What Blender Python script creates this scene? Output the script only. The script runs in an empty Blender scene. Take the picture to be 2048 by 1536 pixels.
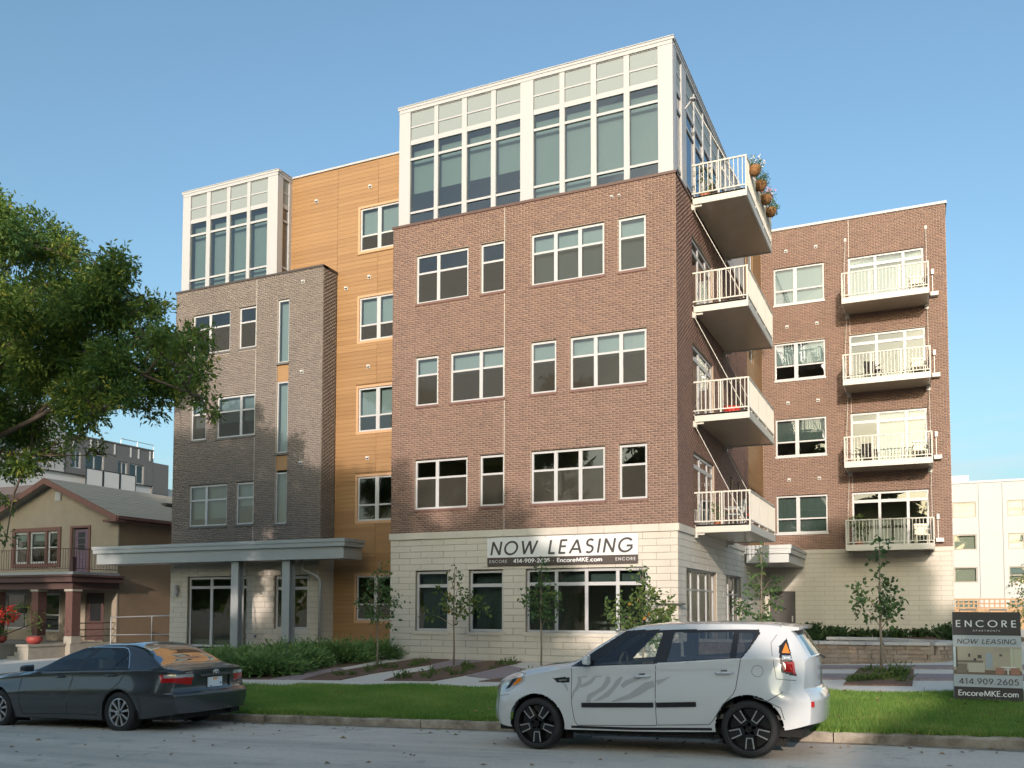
import bpy, bmesh, math, random
import numpy as np
from mathutils import Vector, Matrix
R = math.radians
random.seed(7)
rng = np.random.default_rng(11)
scene = bpy.context.scene
col = scene.collection

# ---------------------------------------------------------------- camera, sky, sun, exposure
cam_d = bpy.data.cameras.new('camera')
cam = bpy.data.objects.new('camera', cam_d)
col.objects.link(cam)
scene.camera = cam
F_PX = 1792.78
cam_d.sensor_width = 36.0
cam_d.lens = 36.0 * F_PX / 2048.0
cam_d.shift_y = (1123.4 - 768.0) / 2048.0
cam_d.clip_start = 0.1
cam_d.clip_end = 3000.0
yaw, pitch, roll = 0.42935748, 0.05170297, 0.00209720
fw = Vector((-math.sin(yaw) * math.cos(pitch), math.cos(yaw) * math.cos(pitch), math.sin(pitch)))
rt = Vector((math.cos(yaw), math.sin(yaw), 0))
up = rt.cross(fw)
rt2 = math.cos(roll) * rt + math.sin(roll) * up
up2 = -math.sin(roll) * rt + math.cos(roll) * up
cam.matrix_world = Matrix(((rt2.x, up2.x, -fw.x, 0), (rt2.y, up2.y, -fw.y, 0), (rt2.z, up2.z, -fw.z, 0), (0, 0, 0, 1)))

SUN_EL, SUN_AZ = 13.5, 12.0        # degrees above the horizon; degrees to the right of straight behind the camera's street side
w = bpy.data.worlds.new('World')
scene.world = w
w.use_nodes = True
wn = w.node_tree
sky = wn.nodes.new('ShaderNodeTexSky')
sky.sky_type = 'NISHITA'
sky.sun_disc = False
sky.sun_elevation = R(SUN_EL)
sky.sun_rotation = R(180 - SUN_AZ)
sky.altitude = 0
sky.air_density = 1.0
sky.dust_density = 4.0
sky.ozone_density = 3.0
bg = wn.nodes['Background']
bg.inputs['Strength'].default_value = 0.15
tint = wn.nodes.new('ShaderNodeMix'); tint.data_type = 'RGBA'; tint.blend_type = 'MULTIPLY'; tint.inputs['Factor'].default_value = 1.0
tint.inputs['B'].default_value = (0.96, 1.0, 0.88, 1)      # a slightly milky evening sky
wn.links.new(sky.outputs['Color'], tint.inputs['A']); 
# thin streaky cloud low in the sky, all the way round
wc = wn.nodes.new('ShaderNodeTexCoord'); wm = wn.nodes.new('ShaderNodeMapping'); wm.inputs['Scale'].default_value = (2.2, 2.2, 16)
wno = wn.nodes.new('ShaderNodeTexNoise'); wno.inputs['Scale'].default_value = 2.0; wno.inputs['Detail'].default_value = 7
wr = wn.nodes.new('ShaderNodeMapRange'); wr.inputs['From Min'].default_value = 0.50; wr.inputs['From Max'].default_value = 0.72; wr.inputs['To Max'].default_value = 0.5
sx = wn.nodes.new('ShaderNodeSeparateXYZ'); el = wn.nodes.new('ShaderNodeMapRange'); el.inputs['From Min'].default_value = 0.26; el.inputs['From Max'].default_value = 0.15
mu_ = wn.nodes.new('ShaderNodeMath'); mu_.operation = 'MULTIPLY'
cm = wn.nodes.new('ShaderNodeMix'); cm.data_type = 'RGBA'; cm.inputs['B'].default_value = (2.6, 2.75, 2.9, 1)
wn.links.new(wc.outputs['Generated'], wm.inputs['Vector']); wn.links.new(wm.outputs['Vector'], wno.inputs['Vector']); wn.links.new(wno.outputs['Fac'], wr.inputs['Value'])
wn.links.new(wc.outputs['Generated'], sx.inputs['Vector']); wn.links.new(sx.outputs['Z'], el.inputs['Value']); wn.links.new(wr.outputs['Result'], mu_.inputs[0]); wn.links.new(el.outputs['Result'], mu_.inputs[1])
wn.links.new(mu_.outputs['Value'], cm.inputs['Factor']); wn.links.new(tint.outputs['Result'], cm.inputs['A']); wn.links.new(cm.outputs['Result'], bg.inputs['Color'])
sd = bpy.data.lights.new('sun', 'SUN')
sd.energy = 2.0
sd.angle = R(0.55)
sd.color = (1.0, 0.845, 0.735)
sun = bpy.data.objects.new('sun', sd)
col.objects.link(sun)
ld = Vector((-math.sin(R(SUN_AZ)) * math.cos(R(SUN_EL)), math.cos(R(SUN_AZ)) * math.cos(R(SUN_EL)), -math.sin(R(SUN_EL))))
sun.rotation_euler = ld.to_track_quat('-Z', 'Y').to_euler()
sun.location = (10, -40, 30)
vs = scene.view_settings
vs.view_transform = 'Standard'
vs.look = 'None'
vs.exposure = 1.02
vs.gamma = 1.0
vs.use_curve_mapping = False
scene.cycles.max_bounces = 8
scene.cycles.transparent_max_bounces = 16
scene.cycles.caustics_reflective = False
scene.cycles.caustics_refractive = False

# ---------------------------------------------------------------- helpers
class MB:
    """collects verts and faces of ONE mesh"""
    def __init__(s):
        s.v = []; s.f = []
    def add(s, vs_, fs_):
        b = len(s.v)
        s.v.extend([tuple(p) for p in vs_])
        s.f.extend([tuple(i + b for i in f) for f in fs_])
    def quad(s, a, b, c, d):
        s.add((a, b, c, d), ((0, 1, 2, 3),))
    def box(s, x0, x1, y0, y1, z0, z1):
        s.add(((x0, y0, z0), (x1, y0, z0), (x1, y1, z0), (x0, y1, z0), (x0, y0, z1), (x1, y0, z1), (x1, y1, z1), (x0, y1, z1)),
              ((0, 3, 2, 1), (4, 5, 6, 7), (0, 1, 5, 4), (1, 2, 6, 5), (2, 3, 7, 6), (3, 0, 4, 7)))
    def fbox(s, fr, u0, u1, z0, z1, d0, d1):
        """box on a wall frame, from depth d0 (inside) to d1 (outside)"""
        P = fr.P
        s.add((P(u0, z0, d1), P(u1, z0, d1), P(u1, z0, d0), P(u0, z0, d0), P(u0, z1, d1), P(u1, z1, d1), P(u1, z1, d0), P(u0, z1, d0)),
              ((0, 3, 2, 1), (4, 5, 6, 7), (0, 1, 5, 4), (1, 2, 6, 5), (2, 3, 7, 6), (3, 0, 4, 7)))
    def fquad(s, fr, u0, u1, z0, z1, d):
        P = fr.P
        s.quad(P(u0, z0, d), P(u1, z0, d), P(u1, z1, d), P(u0, z1, d))
    def tube(s, pts, r, n=8, cap=True):
        pts = [Vector(p) for p in pts]
        rs = r if isinstance(r, (list, tuple)) else [r] * len(pts)
        b = len(s.v); prev = None
        for i, p in enumerate(pts):
            t = (pts[min(i + 1, len(pts) - 1)] - pts[max(i - 1, 0)])
            t = t.normalized() if t.length > 1e-9 else Vector((0, 0, 1))
            ref = Vector((0, 0, 1)) if abs(t.z) < 0.9 else Vector((1, 0, 0))
            a = t.cross(ref).normalized() if prev is None else (prev - t * prev.dot(t)).normalized()
            prev = a; c = t.cross(a)
            for k in range(n):
                an = 2 * math.pi * k / n
                s.v.append(tuple(p + (a * math.cos(an) + c * math.sin(an)) * rs[i]))
        for i in range(len(pts) - 1):
            for k in range(n):
                k2 = (k + 1) % n
                s.f.append((b + i * n + k, b + i * n + k2, b + (i + 1) * n + k2, b + (i + 1) * n + k))
        if cap:
            s.f.append(tuple(b + k for k in range(n - 1, -1, -1)))
            s.f.append(tuple(b + (len(pts) - 1) * n + k for k in range(n)))
    def lathe(s, prof, c, n=24, axis='z'):
        """prof: list of (radius, height along the axis)"""
        b = len(s.v)
        for r_, h in prof:
            for k in range(n):
                an = 2 * math.pi * k / n
                q = (r_ * math.cos(an), r_ * math.sin(an))
                s.v.append((c[0] + q[0], c[1] + q[1], c[2] + h) if axis == 'z' else (c[0] + q[0], c[1] - h, c[2] + q[1]))
        for i in range(len(prof) - 1):
            for k in range(n):
                k2 = (k + 1) % n
                s.f.append((b + i * n + k, b + i * n + k2, b + (i + 1) * n + k2, b + (i + 1) * n + k))
    def prism(s, poly, z0, z1):
        """horizontal polygon (x, y), anticlockwise from above, from z0 to z1"""
        n = len(poly)
        s.add([(x, y, z0) for x, y in poly] + [(x, y, z1) for x, y in poly],
              [tuple(range(n - 1, -1, -1)), tuple(range(n, 2 * n))] + [(i, (i + 1) % n, n + (i + 1) % n, n + i) for i in range(n)])

class Frame:
    """a wall plane: u runs along it, d stands out of it"""
    def __init__(s, o, U, N):
        s.o = Vector(o); s.U = Vector(U); s.N = Vector(N)
    def P(s, u, z, d=0.0):
        p = s.o + s.U * u + s.N * d
        return (p.x, p.y, p.z + z)

def front(y): return Frame((0, y, 0), (1, 0, 0), (0, -1, 0))
def right(x): return Frame((x, 0, 0), (0, 1, 0), (1, 0, 0))
def left(x): return Frame((x, 0, 0), (0, -1, 0), (-1, 0, 0))

PW = {}
def put(o, parent, at):
    at = Vector(at) if at is not None else (PW[parent.name] if parent else Vector((0, 0, 0)))
    if parent:
        o.parent = parent
        o.location = at - PW[parent.name]
    else:
        o.location = at
    PW[o.name] = at
    col.objects.link(o)
    return at

def mesh_of(name, verts, faces, at=(0, 0, 0), smooth=False):
    me = bpy.data.meshes.new(name)
    a = np.array(verts, dtype=np.float64).reshape(-1, 3) - np.array(at)
    me.from_pydata(a.tolist() if len(a) < 60000 else a, [], faces)
    if smooth:
        me.polygons.foreach_set('use_smooth', np.ones(len(me.polygons), dtype=bool))
    me.update()
    return me

def big_mesh(name, V, quads, at=(0, 0, 0), rnd=None, tri=False, smooth=False):
    """numpy arrays straight into a mesh (V: n x 3, quads: m x 4 or m x 3)"""
    me = bpy.data.meshes.new(name)
    V = np.asarray(V, dtype=np.float32) - np.array(at, dtype=np.float32)
    k = quads.shape[1]; m = len(quads)
    me.vertices.add(len(V)); me.vertices.foreach_set('co', V.ravel())
    me.loops.add(m * k); me.loops.foreach_set('vertex_index', quads.astype(np.int32).ravel())
    me.polygons.add(m)
    me.polygons.foreach_set('loop_start', np.arange(0, m * k, k, dtype=np.int32))
    if smooth: me.polygons.foreach_set('use_smooth', np.ones(m, dtype=bool))
    if rnd is not None:
        at_ = me.attributes.new('rnd', 'FLOAT', 'POINT')
        at_.data.foreach_set('value', np.asarray(rnd, dtype=np.float32))
    me.update(calc_edges=True)
    return me

def props(o, label=None, cat=None, group=None, kind=None):
    if label: o['label'] = label
    if cat: o['category'] = cat
    if group: o['group'] = group
    if kind: o['kind'] = kind
    return o

def obj(name, mb, m, parent=None, at=None, smooth=False, local=False, **k):
    """ONE mesh object from a builder; mesh data in world coordinates unless local"""
    where = Vector(at) if at is not None else (PW[parent.name] if parent else Vector((0, 0, 0)))
    me = mesh_of(name, mb.v, mb.f, (0, 0, 0) if local else where, smooth)
    o = bpy.data.objects.new(name, me)
    for q in (m if isinstance(m, (list, tuple)) else [m]): me.materials.append(q)
    put(o, parent, where)
    return props(o, **k)

def mobj(name, me, m, parent=None, at=None, **k):
    o = bpy.data.objects.new(name, me)
    if m is not None and not me.materials: me.materials.append(m)
    put(o, parent, at)
    return props(o, **k)

def empty(name, at, label=None, cat=None, group=None, parent=None):
    o = bpy.data.objects.new(name, None)
    o.empty_display_size = 0.2
    put(o, parent, at)
    return props(o, label, cat, group)

def copy_tree(root, at, rotz=None, scale=None, label=None):
    """a copy of a thing with copies of its parts and sub-parts (mesh data shared)"""
    r = root.copy(); col.objects.link(r)
    r.location = at; PW[r.name] = Vector(at)
    if rotz is not None: r.rotation_euler = (0, 0, rotz)
    if scale is not None: r.scale = scale
    if label: r['label'] = label
    for ch in list(root.children):
        c = ch.copy(); col.objects.link(c); c.parent = r
        for g in list(ch.children):
            d = g.copy(); col.objects.link(d); d.parent = c
    return r

# ---------------------------------------------------------------- materials
MATS = {}
def mat(name, c, rough=0.7, metal=0.0, var=0.0, vscale=3.0, bump=0.0, bscale=20.0, spec=0.5, c2=None, rnd=0.0, rc2=None, coat=0.0, stretch=None, detail=5.0, obj_rnd=0.0, blotch=0.0):
    """procedural Principled material: colour c, mixed to c2 by noise (var), by the 'rnd' attribute (rnd) and per object (obj_rnd), with bump"""
    m = bpy.data.materials.new(name); m.use_nodes = True
    nt = m.node_tree; N = nt.nodes; L = nt.links
    b = N['Principled BSDF']
    b.inputs['Base Color'].default_value = (*c, 1)
    b.inputs['Roughness'].default_value = rough
    b.inputs['Metallic'].default_value = metal
    b.inputs['Specular IOR Level'].default_value = spec
    if coat: b.inputs['Coat Weight'].default_value = coat; b.inputs['Coat Roughness'].default_value = 0.03
    src = None
    tc = N.new('ShaderNodeTexCoord')
    vec = tc.outputs['Object']
    if stretch:
        mp = N.new('ShaderNodeMapping'); mp.inputs['Scale'].default_value = stretch
        L.new(vec, mp.inputs['Vector']); vec = mp.outputs['Vector']
    def mix(fac, a, bcol, fscale=1.0, off=0.0):
        mx = N.new('ShaderNodeMix'); mx.data_type = 'RGBA'
        mr = N.new('ShaderNodeMapRange'); mr.inputs['To Min'].default_value = off; mr.inputs['To Max'].default_value = fscale
        L.new(fac, mr.inputs['Value']); L.new(mr.outputs['Result'], mx.inputs['Factor'])
        if a is None: mx.inputs['A'].default_value = (*c, 1)
        else: L.new(a, mx.inputs['A'])
        mx.inputs['B'].default_value = (*bcol, 1)
        return mx.outputs['Result']
    if rnd:
        at = N.new('ShaderNodeAttribute'); at.attribute_name = 'rnd'
        src = mix(at.outputs['Fac'], src, rc2 or c2 or tuple(x * 0.6 for x in c), rnd)
    if obj_rnd:
        oi = N.new('ShaderNodeObjectInfo')
        src = mix(oi.outputs['Random'], src, rc2 or c2 or tuple(x * 0.7 for x in c), obj_rnd)
    if blotch:
        nb_ = N.new('ShaderNodeTexNoise'); nb_.inputs['Scale'].default_value = 0.55; nb_.inputs['Detail'].default_value = 6
        mp2 = N.new('ShaderNodeMapping'); mp2.inputs['Scale'].default_value = (1.6, 1.6, 0.45); gc = N.new('ShaderNodeNewGeometry')
        L.new(gc.outputs['Position'], mp2.inputs['Vector']); L.new(mp2.outputs['Vector'], nb_.inputs['Vector'])
        mr2 = N.new('ShaderNodeMapRange'); mr2.inputs['From Min'].default_value = 0.42; mr2.inputs['From Max'].default_value = 0.70
        L.new(nb_.outputs['Fac'], mr2.inputs['Value']); src = mix(mr2.outputs['Result'], src, tuple(x * 0.62 for x in c), blotch)
    if var:
        no = N.new('ShaderNodeTexNoise'); no.inputs['Scale'].default_value = vscale; no.inputs['Detail'].default_value = detail
        no.inputs['Roughness'].default_value = 0.65
        L.new(vec, no.inputs['Vector'])
        mr = N.new('ShaderNodeMapRange'); mr.inputs['From Min'].default_value = 0.36; mr.inputs['From Max'].default_value = 0.66
        L.new(no.outputs['Fac'], mr.inputs['Value'])
        src = mix(mr.outputs['Result'], src, c2 or tuple(x * 0.6 for x in c), var)
    if src is not None: L.new(src, b.inputs['Base Color'])
    if bump:
        nb = N.new('ShaderNodeTexNoise'); nb.inputs['Scale'].default_value = bscale; nb.inputs['Detail'].default_value = 4
        L.new(vec, nb.inputs['Vector'])
        bp = N.new('ShaderNodeBump'); bp.inputs['Strength'].default_value = bump; bp.inputs['Distance'].default_value = 0.02
        L.new(nb.outputs['Fac'], bp.inputs['Height']); L.new(bp.outputs['Normal'], b.inputs['Normal'])
    MATS[name] = m
    return m

def glass(name, tint, refl=0.08, rough=0.0, wav=0.02, wscale=1.2):
    """window glass: transparent tint under a clear reflection that grows towards grazing"""
    m = bpy.data.materials.new(name); m.use_nodes = True
    nt = m.node_tree; N = nt.nodes; L = nt.links
    N.remove(N['Principled BSDF'])
    out = N['Material Output']
    tr = N.new('ShaderNodeBsdfTransparent'); tr.inputs['Color'].default_value = (*tint, 1)
    gl = N.new('ShaderNodeBsdfGlossy'); gl.inputs['Roughness'].default_value = rough; gl.inputs['Color'].default_value = (0.95, 0.97, 1, 1)
    fr = N.new('ShaderNodeFresnel'); fr.inputs['IOR'].default_value = 1.5
    ad = N.new('ShaderNodeMath'); ad.operation = 'ADD'; ad.use_clamp = True; ad.inputs[1].default_value = refl
    mx = N.new('ShaderNodeMixShader')
    L.new(fr.outputs['Fac'], ad.inputs[0]); L.new(ad.outputs['Value'], mx.inputs['Fac'])
    L.new(tr.outputs['BSDF'], mx.inputs[1]); L.new(gl.outputs['BSDF'], mx.inputs[2])
    L.new(mx.outputs['Shader'], out.inputs['Surface'])
    if wav:
        tc = N.new('ShaderNodeTexCoord')
        nb = N.new('ShaderNodeTexNoise'); nb.inputs['Scale'].default_value = wscale; nb.inputs['Detail'].default_value = 0
        L.new(tc.outputs['Object'], nb.inputs['Vector'])
        bp = N.new('ShaderNodeBump'); bp.inputs['Strength'].default_value = wav; bp.inputs['Distance'].default_value = 0.1
        L.new(nb.outputs['Fac'], bp.inputs['Height']); L.new(bp.outputs['Normal'], gl.inputs['Normal'])
    MATS[name] = m
    return m

def screen_mat(name, c, see=0.3):
    m = bpy.data.materials.new(name); m.use_nodes = True
    nt = m.node_tree; N = nt.nodes; L = nt.links
    N.remove(N['Principled BSDF'])
    tr = N.new('ShaderNodeBsdfTransparent'); df = N.new('ShaderNodeBsdfDiffuse'); df.inputs['Color'].default_value = (*c, 1)
    mx = N.new('ShaderNodeMixShader'); mx.inputs['Fac'].default_value = 1 - see
    L.new(tr.outputs['BSDF'], mx.inputs[1]); L.new(df.outputs['BSDF'], mx.inputs[2])
    L.new(mx.outputs['Shader'], N['Material Output'].inputs['Surface'])
    MATS[name] = m
    return m

def leaf_mat(name, c1, c2, c3=None, trans=0.35, rough=0.55):
    """leaves: colour by the 'rnd' attribute, light passing through"""
    m = bpy.data.materials.new(name); m.use_nodes = True
    nt = m.node_tree; N = nt.nodes; L = nt.links
    b = N['Principled BSDF']; b.inputs['Roughness'].default_value = rough; b.inputs['Specular IOR Level'].default_value = 0.3
    at = N.new('ShaderNodeAttribute'); at.attribute_name = 'rnd'
    cr = N.new('ShaderNodeValToRGB')
    cr.color_ramp.elements[0].color = (*c1, 1); cr.color_ramp.elements[1].color = (*(c3 or c2), 1)
    if c3:
        e = cr.color_ramp.elements.new(0.72); e.color = (*c2, 1)
    L.new(at.outputs['Fac'], cr.inputs['Fac'])
    L.new(cr.outputs['Color'], b.inputs['Base Color'])
    tl = N.new('ShaderNodeBsdfTranslucent'); L.new(cr.outputs['Color'], tl.inputs['Color'])
    mx = N.new('ShaderNodeMixShader'); mx.inputs['Fac'].default_value = trans
    L.new(b.outputs['BSDF'], mx.inputs[1]); L.new(tl.outputs['BSDF'], mx.inputs[2])
    L.new(mx.outputs['Shader'], N['Material Output'].inputs['Surface'])
    MATS[name] = m
    return m

M_brick = mat('red_brown_brick', (0.245, 0.147, 0.115), 0.85, rnd=1.0, rc2=(0.160, 0.100, 0.086), bump=0.15, bscale=60, blotch=0.3)
M_mortar = mat('pale_mortar', (0.40, 0.315, 0.25), 0.95, var=0.3, vscale=2.0, c2=(0.33, 0.26, 0.205))
M_gbrick = mat('grey_brown_brick', (0.205, 0.172, 0.152), 0.85, rnd=1.0, rc2=(0.138, 0.118, 0.109), bump=0.15, bscale=60, blotch=0.3)
M_gmortar = mat('grey_mortar', (0.42, 0.365, 0.315), 0.95, var=0.3, vscale=2.0)
M_stone = mat('cream_limestone', (0.58, 0.545, 0.485), 0.9, var=0.25, vscale=1.3, c2=(0.52, 0.485, 0.425), obj_rnd=0.45, rc2=(0.54, 0.50, 0.44), bump=0.2, bscale=40, blotch=0.35)
M_joint = mat('grey_stone_joint', (0.30, 0.26, 0.21), 0.95)
M_wood = mat('honey_wood_siding', (0.345, 0.202, 0.092), 0.5, var=0.6, vscale=2.0, c2=(0.265, 0.145, 0.062), stretch=(0.35, 3, 22), obj_rnd=0.85, rc2=(0.262, 0.146, 0.064), bump=0.06, bscale=8)
M_white = mat('off_white_metal', (0.405, 0.41, 0.425), 0.45, var=0.12, vscale=0.8, c2=(0.38, 0.385, 0.40))
M_frame = mat('white_vinyl', (0.455, 0.46, 0.475), 0.4)
M_cream = mat('cream_painted_steel', (0.52, 0.50, 0.455), 0.45, var=0.1, vscale=3, c2=(0.46, 0.435, 0.385))
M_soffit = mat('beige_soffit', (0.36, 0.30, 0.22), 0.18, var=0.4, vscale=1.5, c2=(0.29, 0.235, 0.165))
M_panel = mat('grey_green_panel', (0.235, 0.27, 0.275), 0.5, var=0.15, vscale=1.0, c2=(0.215, 0.25, 0.255), bump=0.05, bscale=90)
M_coping = mat('dark_coping', (0.055, 0.045, 0.042), 0.5)
M_bcoping = mat('brown_coping', (0.10, 0.055, 0.045), 0.5)
M_sill = mat('brown_sill', (0.16, 0.085, 0.07), 0.6)
M_gsill = mat('grey_sill', (0.12, 0.115, 0.11), 0.6)
M_canopy = mat('grey_aluminium', (0.40, 0.42, 0.43), 0.38, metal=0.35, var=0.1, vscale=2)
M_bronze = mat('dark_bronze_door', (0.045, 0.042, 0.040), 0.45)
M_room = mat('room_wall', (0.50, 0.45, 0.37), 0.9, var=0.4, vscale=0.5, c2=(0.30, 0.265, 0.215))
M_shade = mat('grey_roller_shade', (0.27, 0.29, 0.265), 0.9, var=0.2, vscale=3, stretch=(8, 8, 0.3), c2=(0.23, 0.25, 0.23))
M_blind = mat('pale_blind', (0.34, 0.37, 0.375), 0.9, var=0.3, vscale=3, stretch=(9, 9, 0.3), c2=(0.27, 0.295, 0.30))
M_dshade = mat('dark_green_blind', (0.13, 0.155, 0.14), 0.9, var=0.6, vscale=3, stretch=(14, 14, 0.2), c2=(0.07, 0.085, 0.078))
M_curtain = mat('white_curtain', (0.46, 0.46, 0.445), 0.9, var=0.8, vscale=6, stretch=(6, 6, 0.05), c2=(0.24, 0.245, 0.24))
M_glass = glass('window_glass', (0.62, 0.72, 0.72), 0.055)
M_cglass = glass('blue_green_glass', (0.56, 0.68, 0.69), 0.09)
M_screen = screen_mat('insect_screen', (0.075, 0.070, 0.060), 0.5)
M_roof = mat('flat_roof', (0.25, 0.25, 0.25), 0.9)
M_alu = mat('pale_vent_metal', (0.55, 0.54, 0.52), 0.4)
M_black = mat('black_plastic', (0.02, 0.02, 0.02), 0.5)
M_woodgap = mat('siding_joint', (0.20, 0.115, 0.05), 0.9)
M_dark = mat('dark_recess', (0.012, 0.012, 0.012), 0.9)
M_steel = mat('galvanised_steel', (0.45, 0.46, 0.47), 0.4, metal=0.6)
# ---------------------------------------------------------------- the lie of the land
def kerb_z(x): return -1.525 + 0.0262 * max(-60, min(60, x))
def walk_z(x): return -1.372 + 0.0268 * max(-60, min(60, x))
def gz(x, y):
    kt = kerb_z(x); sw = walk_z(x)
    if y < 12.2:
        yy = 12.05 - y
        return kt - 0.14 + (0.03 * yy if yy < 4.5 else max(0.03 * (9 - yy), -0.03))
    if y < 16: return kt + (sw - kt) * (y - 12.2) / 3.8
    if y < 17.6: return sw
    z24 = -1.56 + 0.035 * min(14, max(0, x + 8.5)) + 0.03 * max(-34, min(0, x + 16))
    if y < 24: return sw + (z24 - sw) * (y - 17.6) / 6.4
    return z24 + 0.012 * (min(y, 60) - 24)

def sheet(name, x0, x1, y0, y1, nx, ny, m, dz=0.0, fn=gz, kind='structure', parent=None, smooth=True, **k):
    mb = MB()
    xs = np.linspace(x0, x1, nx + 1); ys = np.linspace(y0, y1, ny + 1)
    for y in ys:
        for x in xs: mb.v.append((x, y, fn(x, y) + dz))
    for j in range(ny):
        for i in range(nx):
            a = j * (nx + 1) + i
            mb.f.append((a, a + 1, a + nx + 2, a + nx + 1))
    return obj(name, mb, m, parent, smooth=smooth, kind=kind, **k)

def road_material():
    m = mat('worn_concrete_road', (0.72, 0.635, 0.53), 0.9, var=0.65, vscale=0.5, c2=(0.54, 0.48, 0.405), bump=0.5, bscale=55, detail=10)
    nt = m.node_tree; N = nt.nodes; L = nt.links; b = N['Principled BSDF']
    tc = N.new('ShaderNodeTexCoord'); src = b.inputs['Base Color'].links[0].from_socket
    def over(fac, colr, src):
        mx = N.new('ShaderNodeMix'); mx.data_type = 'RGBA'; L.new(fac, mx.inputs['Factor']); L.new(src, mx.inputs['A']); mx.inputs['B'].default_value = (*colr, 1); return mx.outputs['Result']
    def noise(scale, st, lo, hi, to, det=6):
        mp = N.new('ShaderNodeMapping'); mp.inputs['Scale'].default_value = st; L.new(tc.outputs['Object'], mp.inputs['Vector'])
        n = N.new('ShaderNodeTexNoise'); n.inputs['Scale'].default_value = scale; n.inputs['Detail'].default_value = det; n.inputs['Roughness'].default_value = .7; L.new(mp.outputs['Vector'], n.inputs['Vector'])
        r = N.new('ShaderNodeMapRange'); r.inputs['From Min'].default_value = lo; r.inputs['From Max'].default_value = hi; r.inputs['To Max'].default_value = to; L.new(n.outputs['Fac'], r.inputs['Value']); return r.outputs['Result']
    src = over(noise(1.0, (.12, 1.1, 1), .47, .70, .7), (0.36, 0.33, 0.29), src)       # tyre-worn lanes along the street
    src = over(noise(26, (1, 1, 1), .52, .70, .5, 3), (0.36, 0.33, 0.29), src)            # aggregate speckle
    src = over(noise(1.7, (1, 1, 1), .57, .72, .65), (0.25, 0.228, 0.20), src)           # oil and damp stains
    nz = N.new('ShaderNodeTexNoise'); nz.inputs['Scale'].default_value = 1.3; nz.inputs['Detail'].default_value = 5; L.new(tc.outputs['Object'], nz.inputs['Vector'])
    mv = N.new('ShaderNodeMix'); mv.data_type = 'VECTOR'; mv.inputs['Factor'].default_value = .35; L.new(tc.outputs['Object'], mv.inputs['A']); L.new(nz.outputs['Color'], mv.inputs['B'])
    vo = N.new('ShaderNodeTexVoronoi'); vo.feature = 'DISTANCE_TO_EDGE'; vo.inputs['Scale'].default_value = .33; L.new(mv.outputs['Result'], vo.inputs['Vector'])
    r = N.new('ShaderNodeMapRange'); r.inputs['From Min'].default_value = .008; r.inputs['From Max'].default_value = .002; r.inputs['To Max'].default_value = 1.0; L.new(vo.outputs['Distance'], r.inputs['Value'])
    mm = N.new('ShaderNodeMath'); mm.operation = 'MULTIPLY'; L.new(r.outputs['Result'], mm.inputs[0]); L.new(noise(.9, (1, 1, 1), .48, .66, .45, 3), mm.inputs[1])
    src = over(mm.outputs['Value'], (0.16, 0.148, 0.13), src)                             # hairline cracks
    L.new(src, b.inputs['Base Color'])
    return m
M_road = road_material()
M_gutter = mat('gutter_grit', (0.36, 0.30, 0.23), 0.95, var=.8, vscale=7, c2=(0.17, 0.14, 0.105), bump=.8, bscale=40)
M_kerb = mat('worn_kerb', (0.44, 0.39, 0.32), 0.95, var=0.9, vscale=3.5, c2=(0.16, 0.13, 0.10), bump=0.4, bscale=25, detail=8)
M_walk = mat('pale_concrete', (0.64, 0.60, 0.54), 0.9, var=0.3, vscale=1.5, c2=(0.55, 0.515, 0.46), bump=0.1, bscale=50)
M_gravel = mat('purple_gravel', (0.36, 0.29, 0.29), 0.95, var=0.8, vscale=28, c2=(0.20, 0.155, 0.16), bump=0.9, bscale=40)
M_mulch = mat('brown_mulch', (0.19, 0.115, 0.075), 0.95, var=0.8, vscale=22, c2=(0.08, 0.045, 0.032), bump=1.0, bscale=30)
M_soil = mat('lawn_soil', (0.060, 0.085, 0.022), 0.95, var=0.6, vscale=5, c2=(0.035, 0.055, 0.015))
M_far = mat('distant_ground', (0.16, 0.15, 0.11), 0.95, var=0.4, vscale=0.1)

def far_fn(x, y):
    return gz(x, y) - 0.12 if -60 < y < 80 else gz(x, max(-60, min(80, y))) - 0.12
mbf = MB()
sheet('ground', -900, 900, -900, 1400, 60, 76, M_far, 0, lambda x, y: far_fn(x, y) - 0.25)
sheet('street', -90, 40, 1.0, 12.06, 65, 20, M_road, 0)
sheet('far_verge', -90, 40, -12, 0.85, 40, 6, M_soil, 0.12)
sheet('yard', -70, 30, 17.6, 60, 100, 42, M_walk, -0.02)
sheet('lawn_strip', -70, 40, 12.2, 16.0, 80, 8, M_soil, 0.0)
# sidewalk: slabs with open joints, each slab a part
sw = empty('sidewalk', (-5, 16.8, walk_z(-5)), kind=None) if False else None
walk = sheet('sidewalk', -70, 40, 15.98, 17.62, 60, 2, M_joint, -0.015)
for i in range(-26, 12):
    x0 = i * 1.6
    if -20 < x0 < 4:
        mb = MB()
        z0, z1 = walk_z(x0), walk_z(x0 + 1.588)
        mb.add(((x0, 16, z0), (x0 + 1.588, 16, z1), (x0 + 1.588, 17.6, z1), (x0, 17.6, z0), (x0, 16, z0 - .05), (x0 + 1.588, 16, z1 - .05), (x0 + 1.588, 17.6, z1 - .05), (x0, 17.6, z0 - .05)),
               ((0, 1, 2, 3), (4, 5, 1, 0), (5, 6, 2, 1), (6, 7, 3, 2), (7, 4, 0, 3)))
        obj('paving_slab', mb, M_walk, walk)
sheet('sidewalk_far', -70, -20.8, 16, 17.6, 30, 2, M_walk, 0.0)
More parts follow.
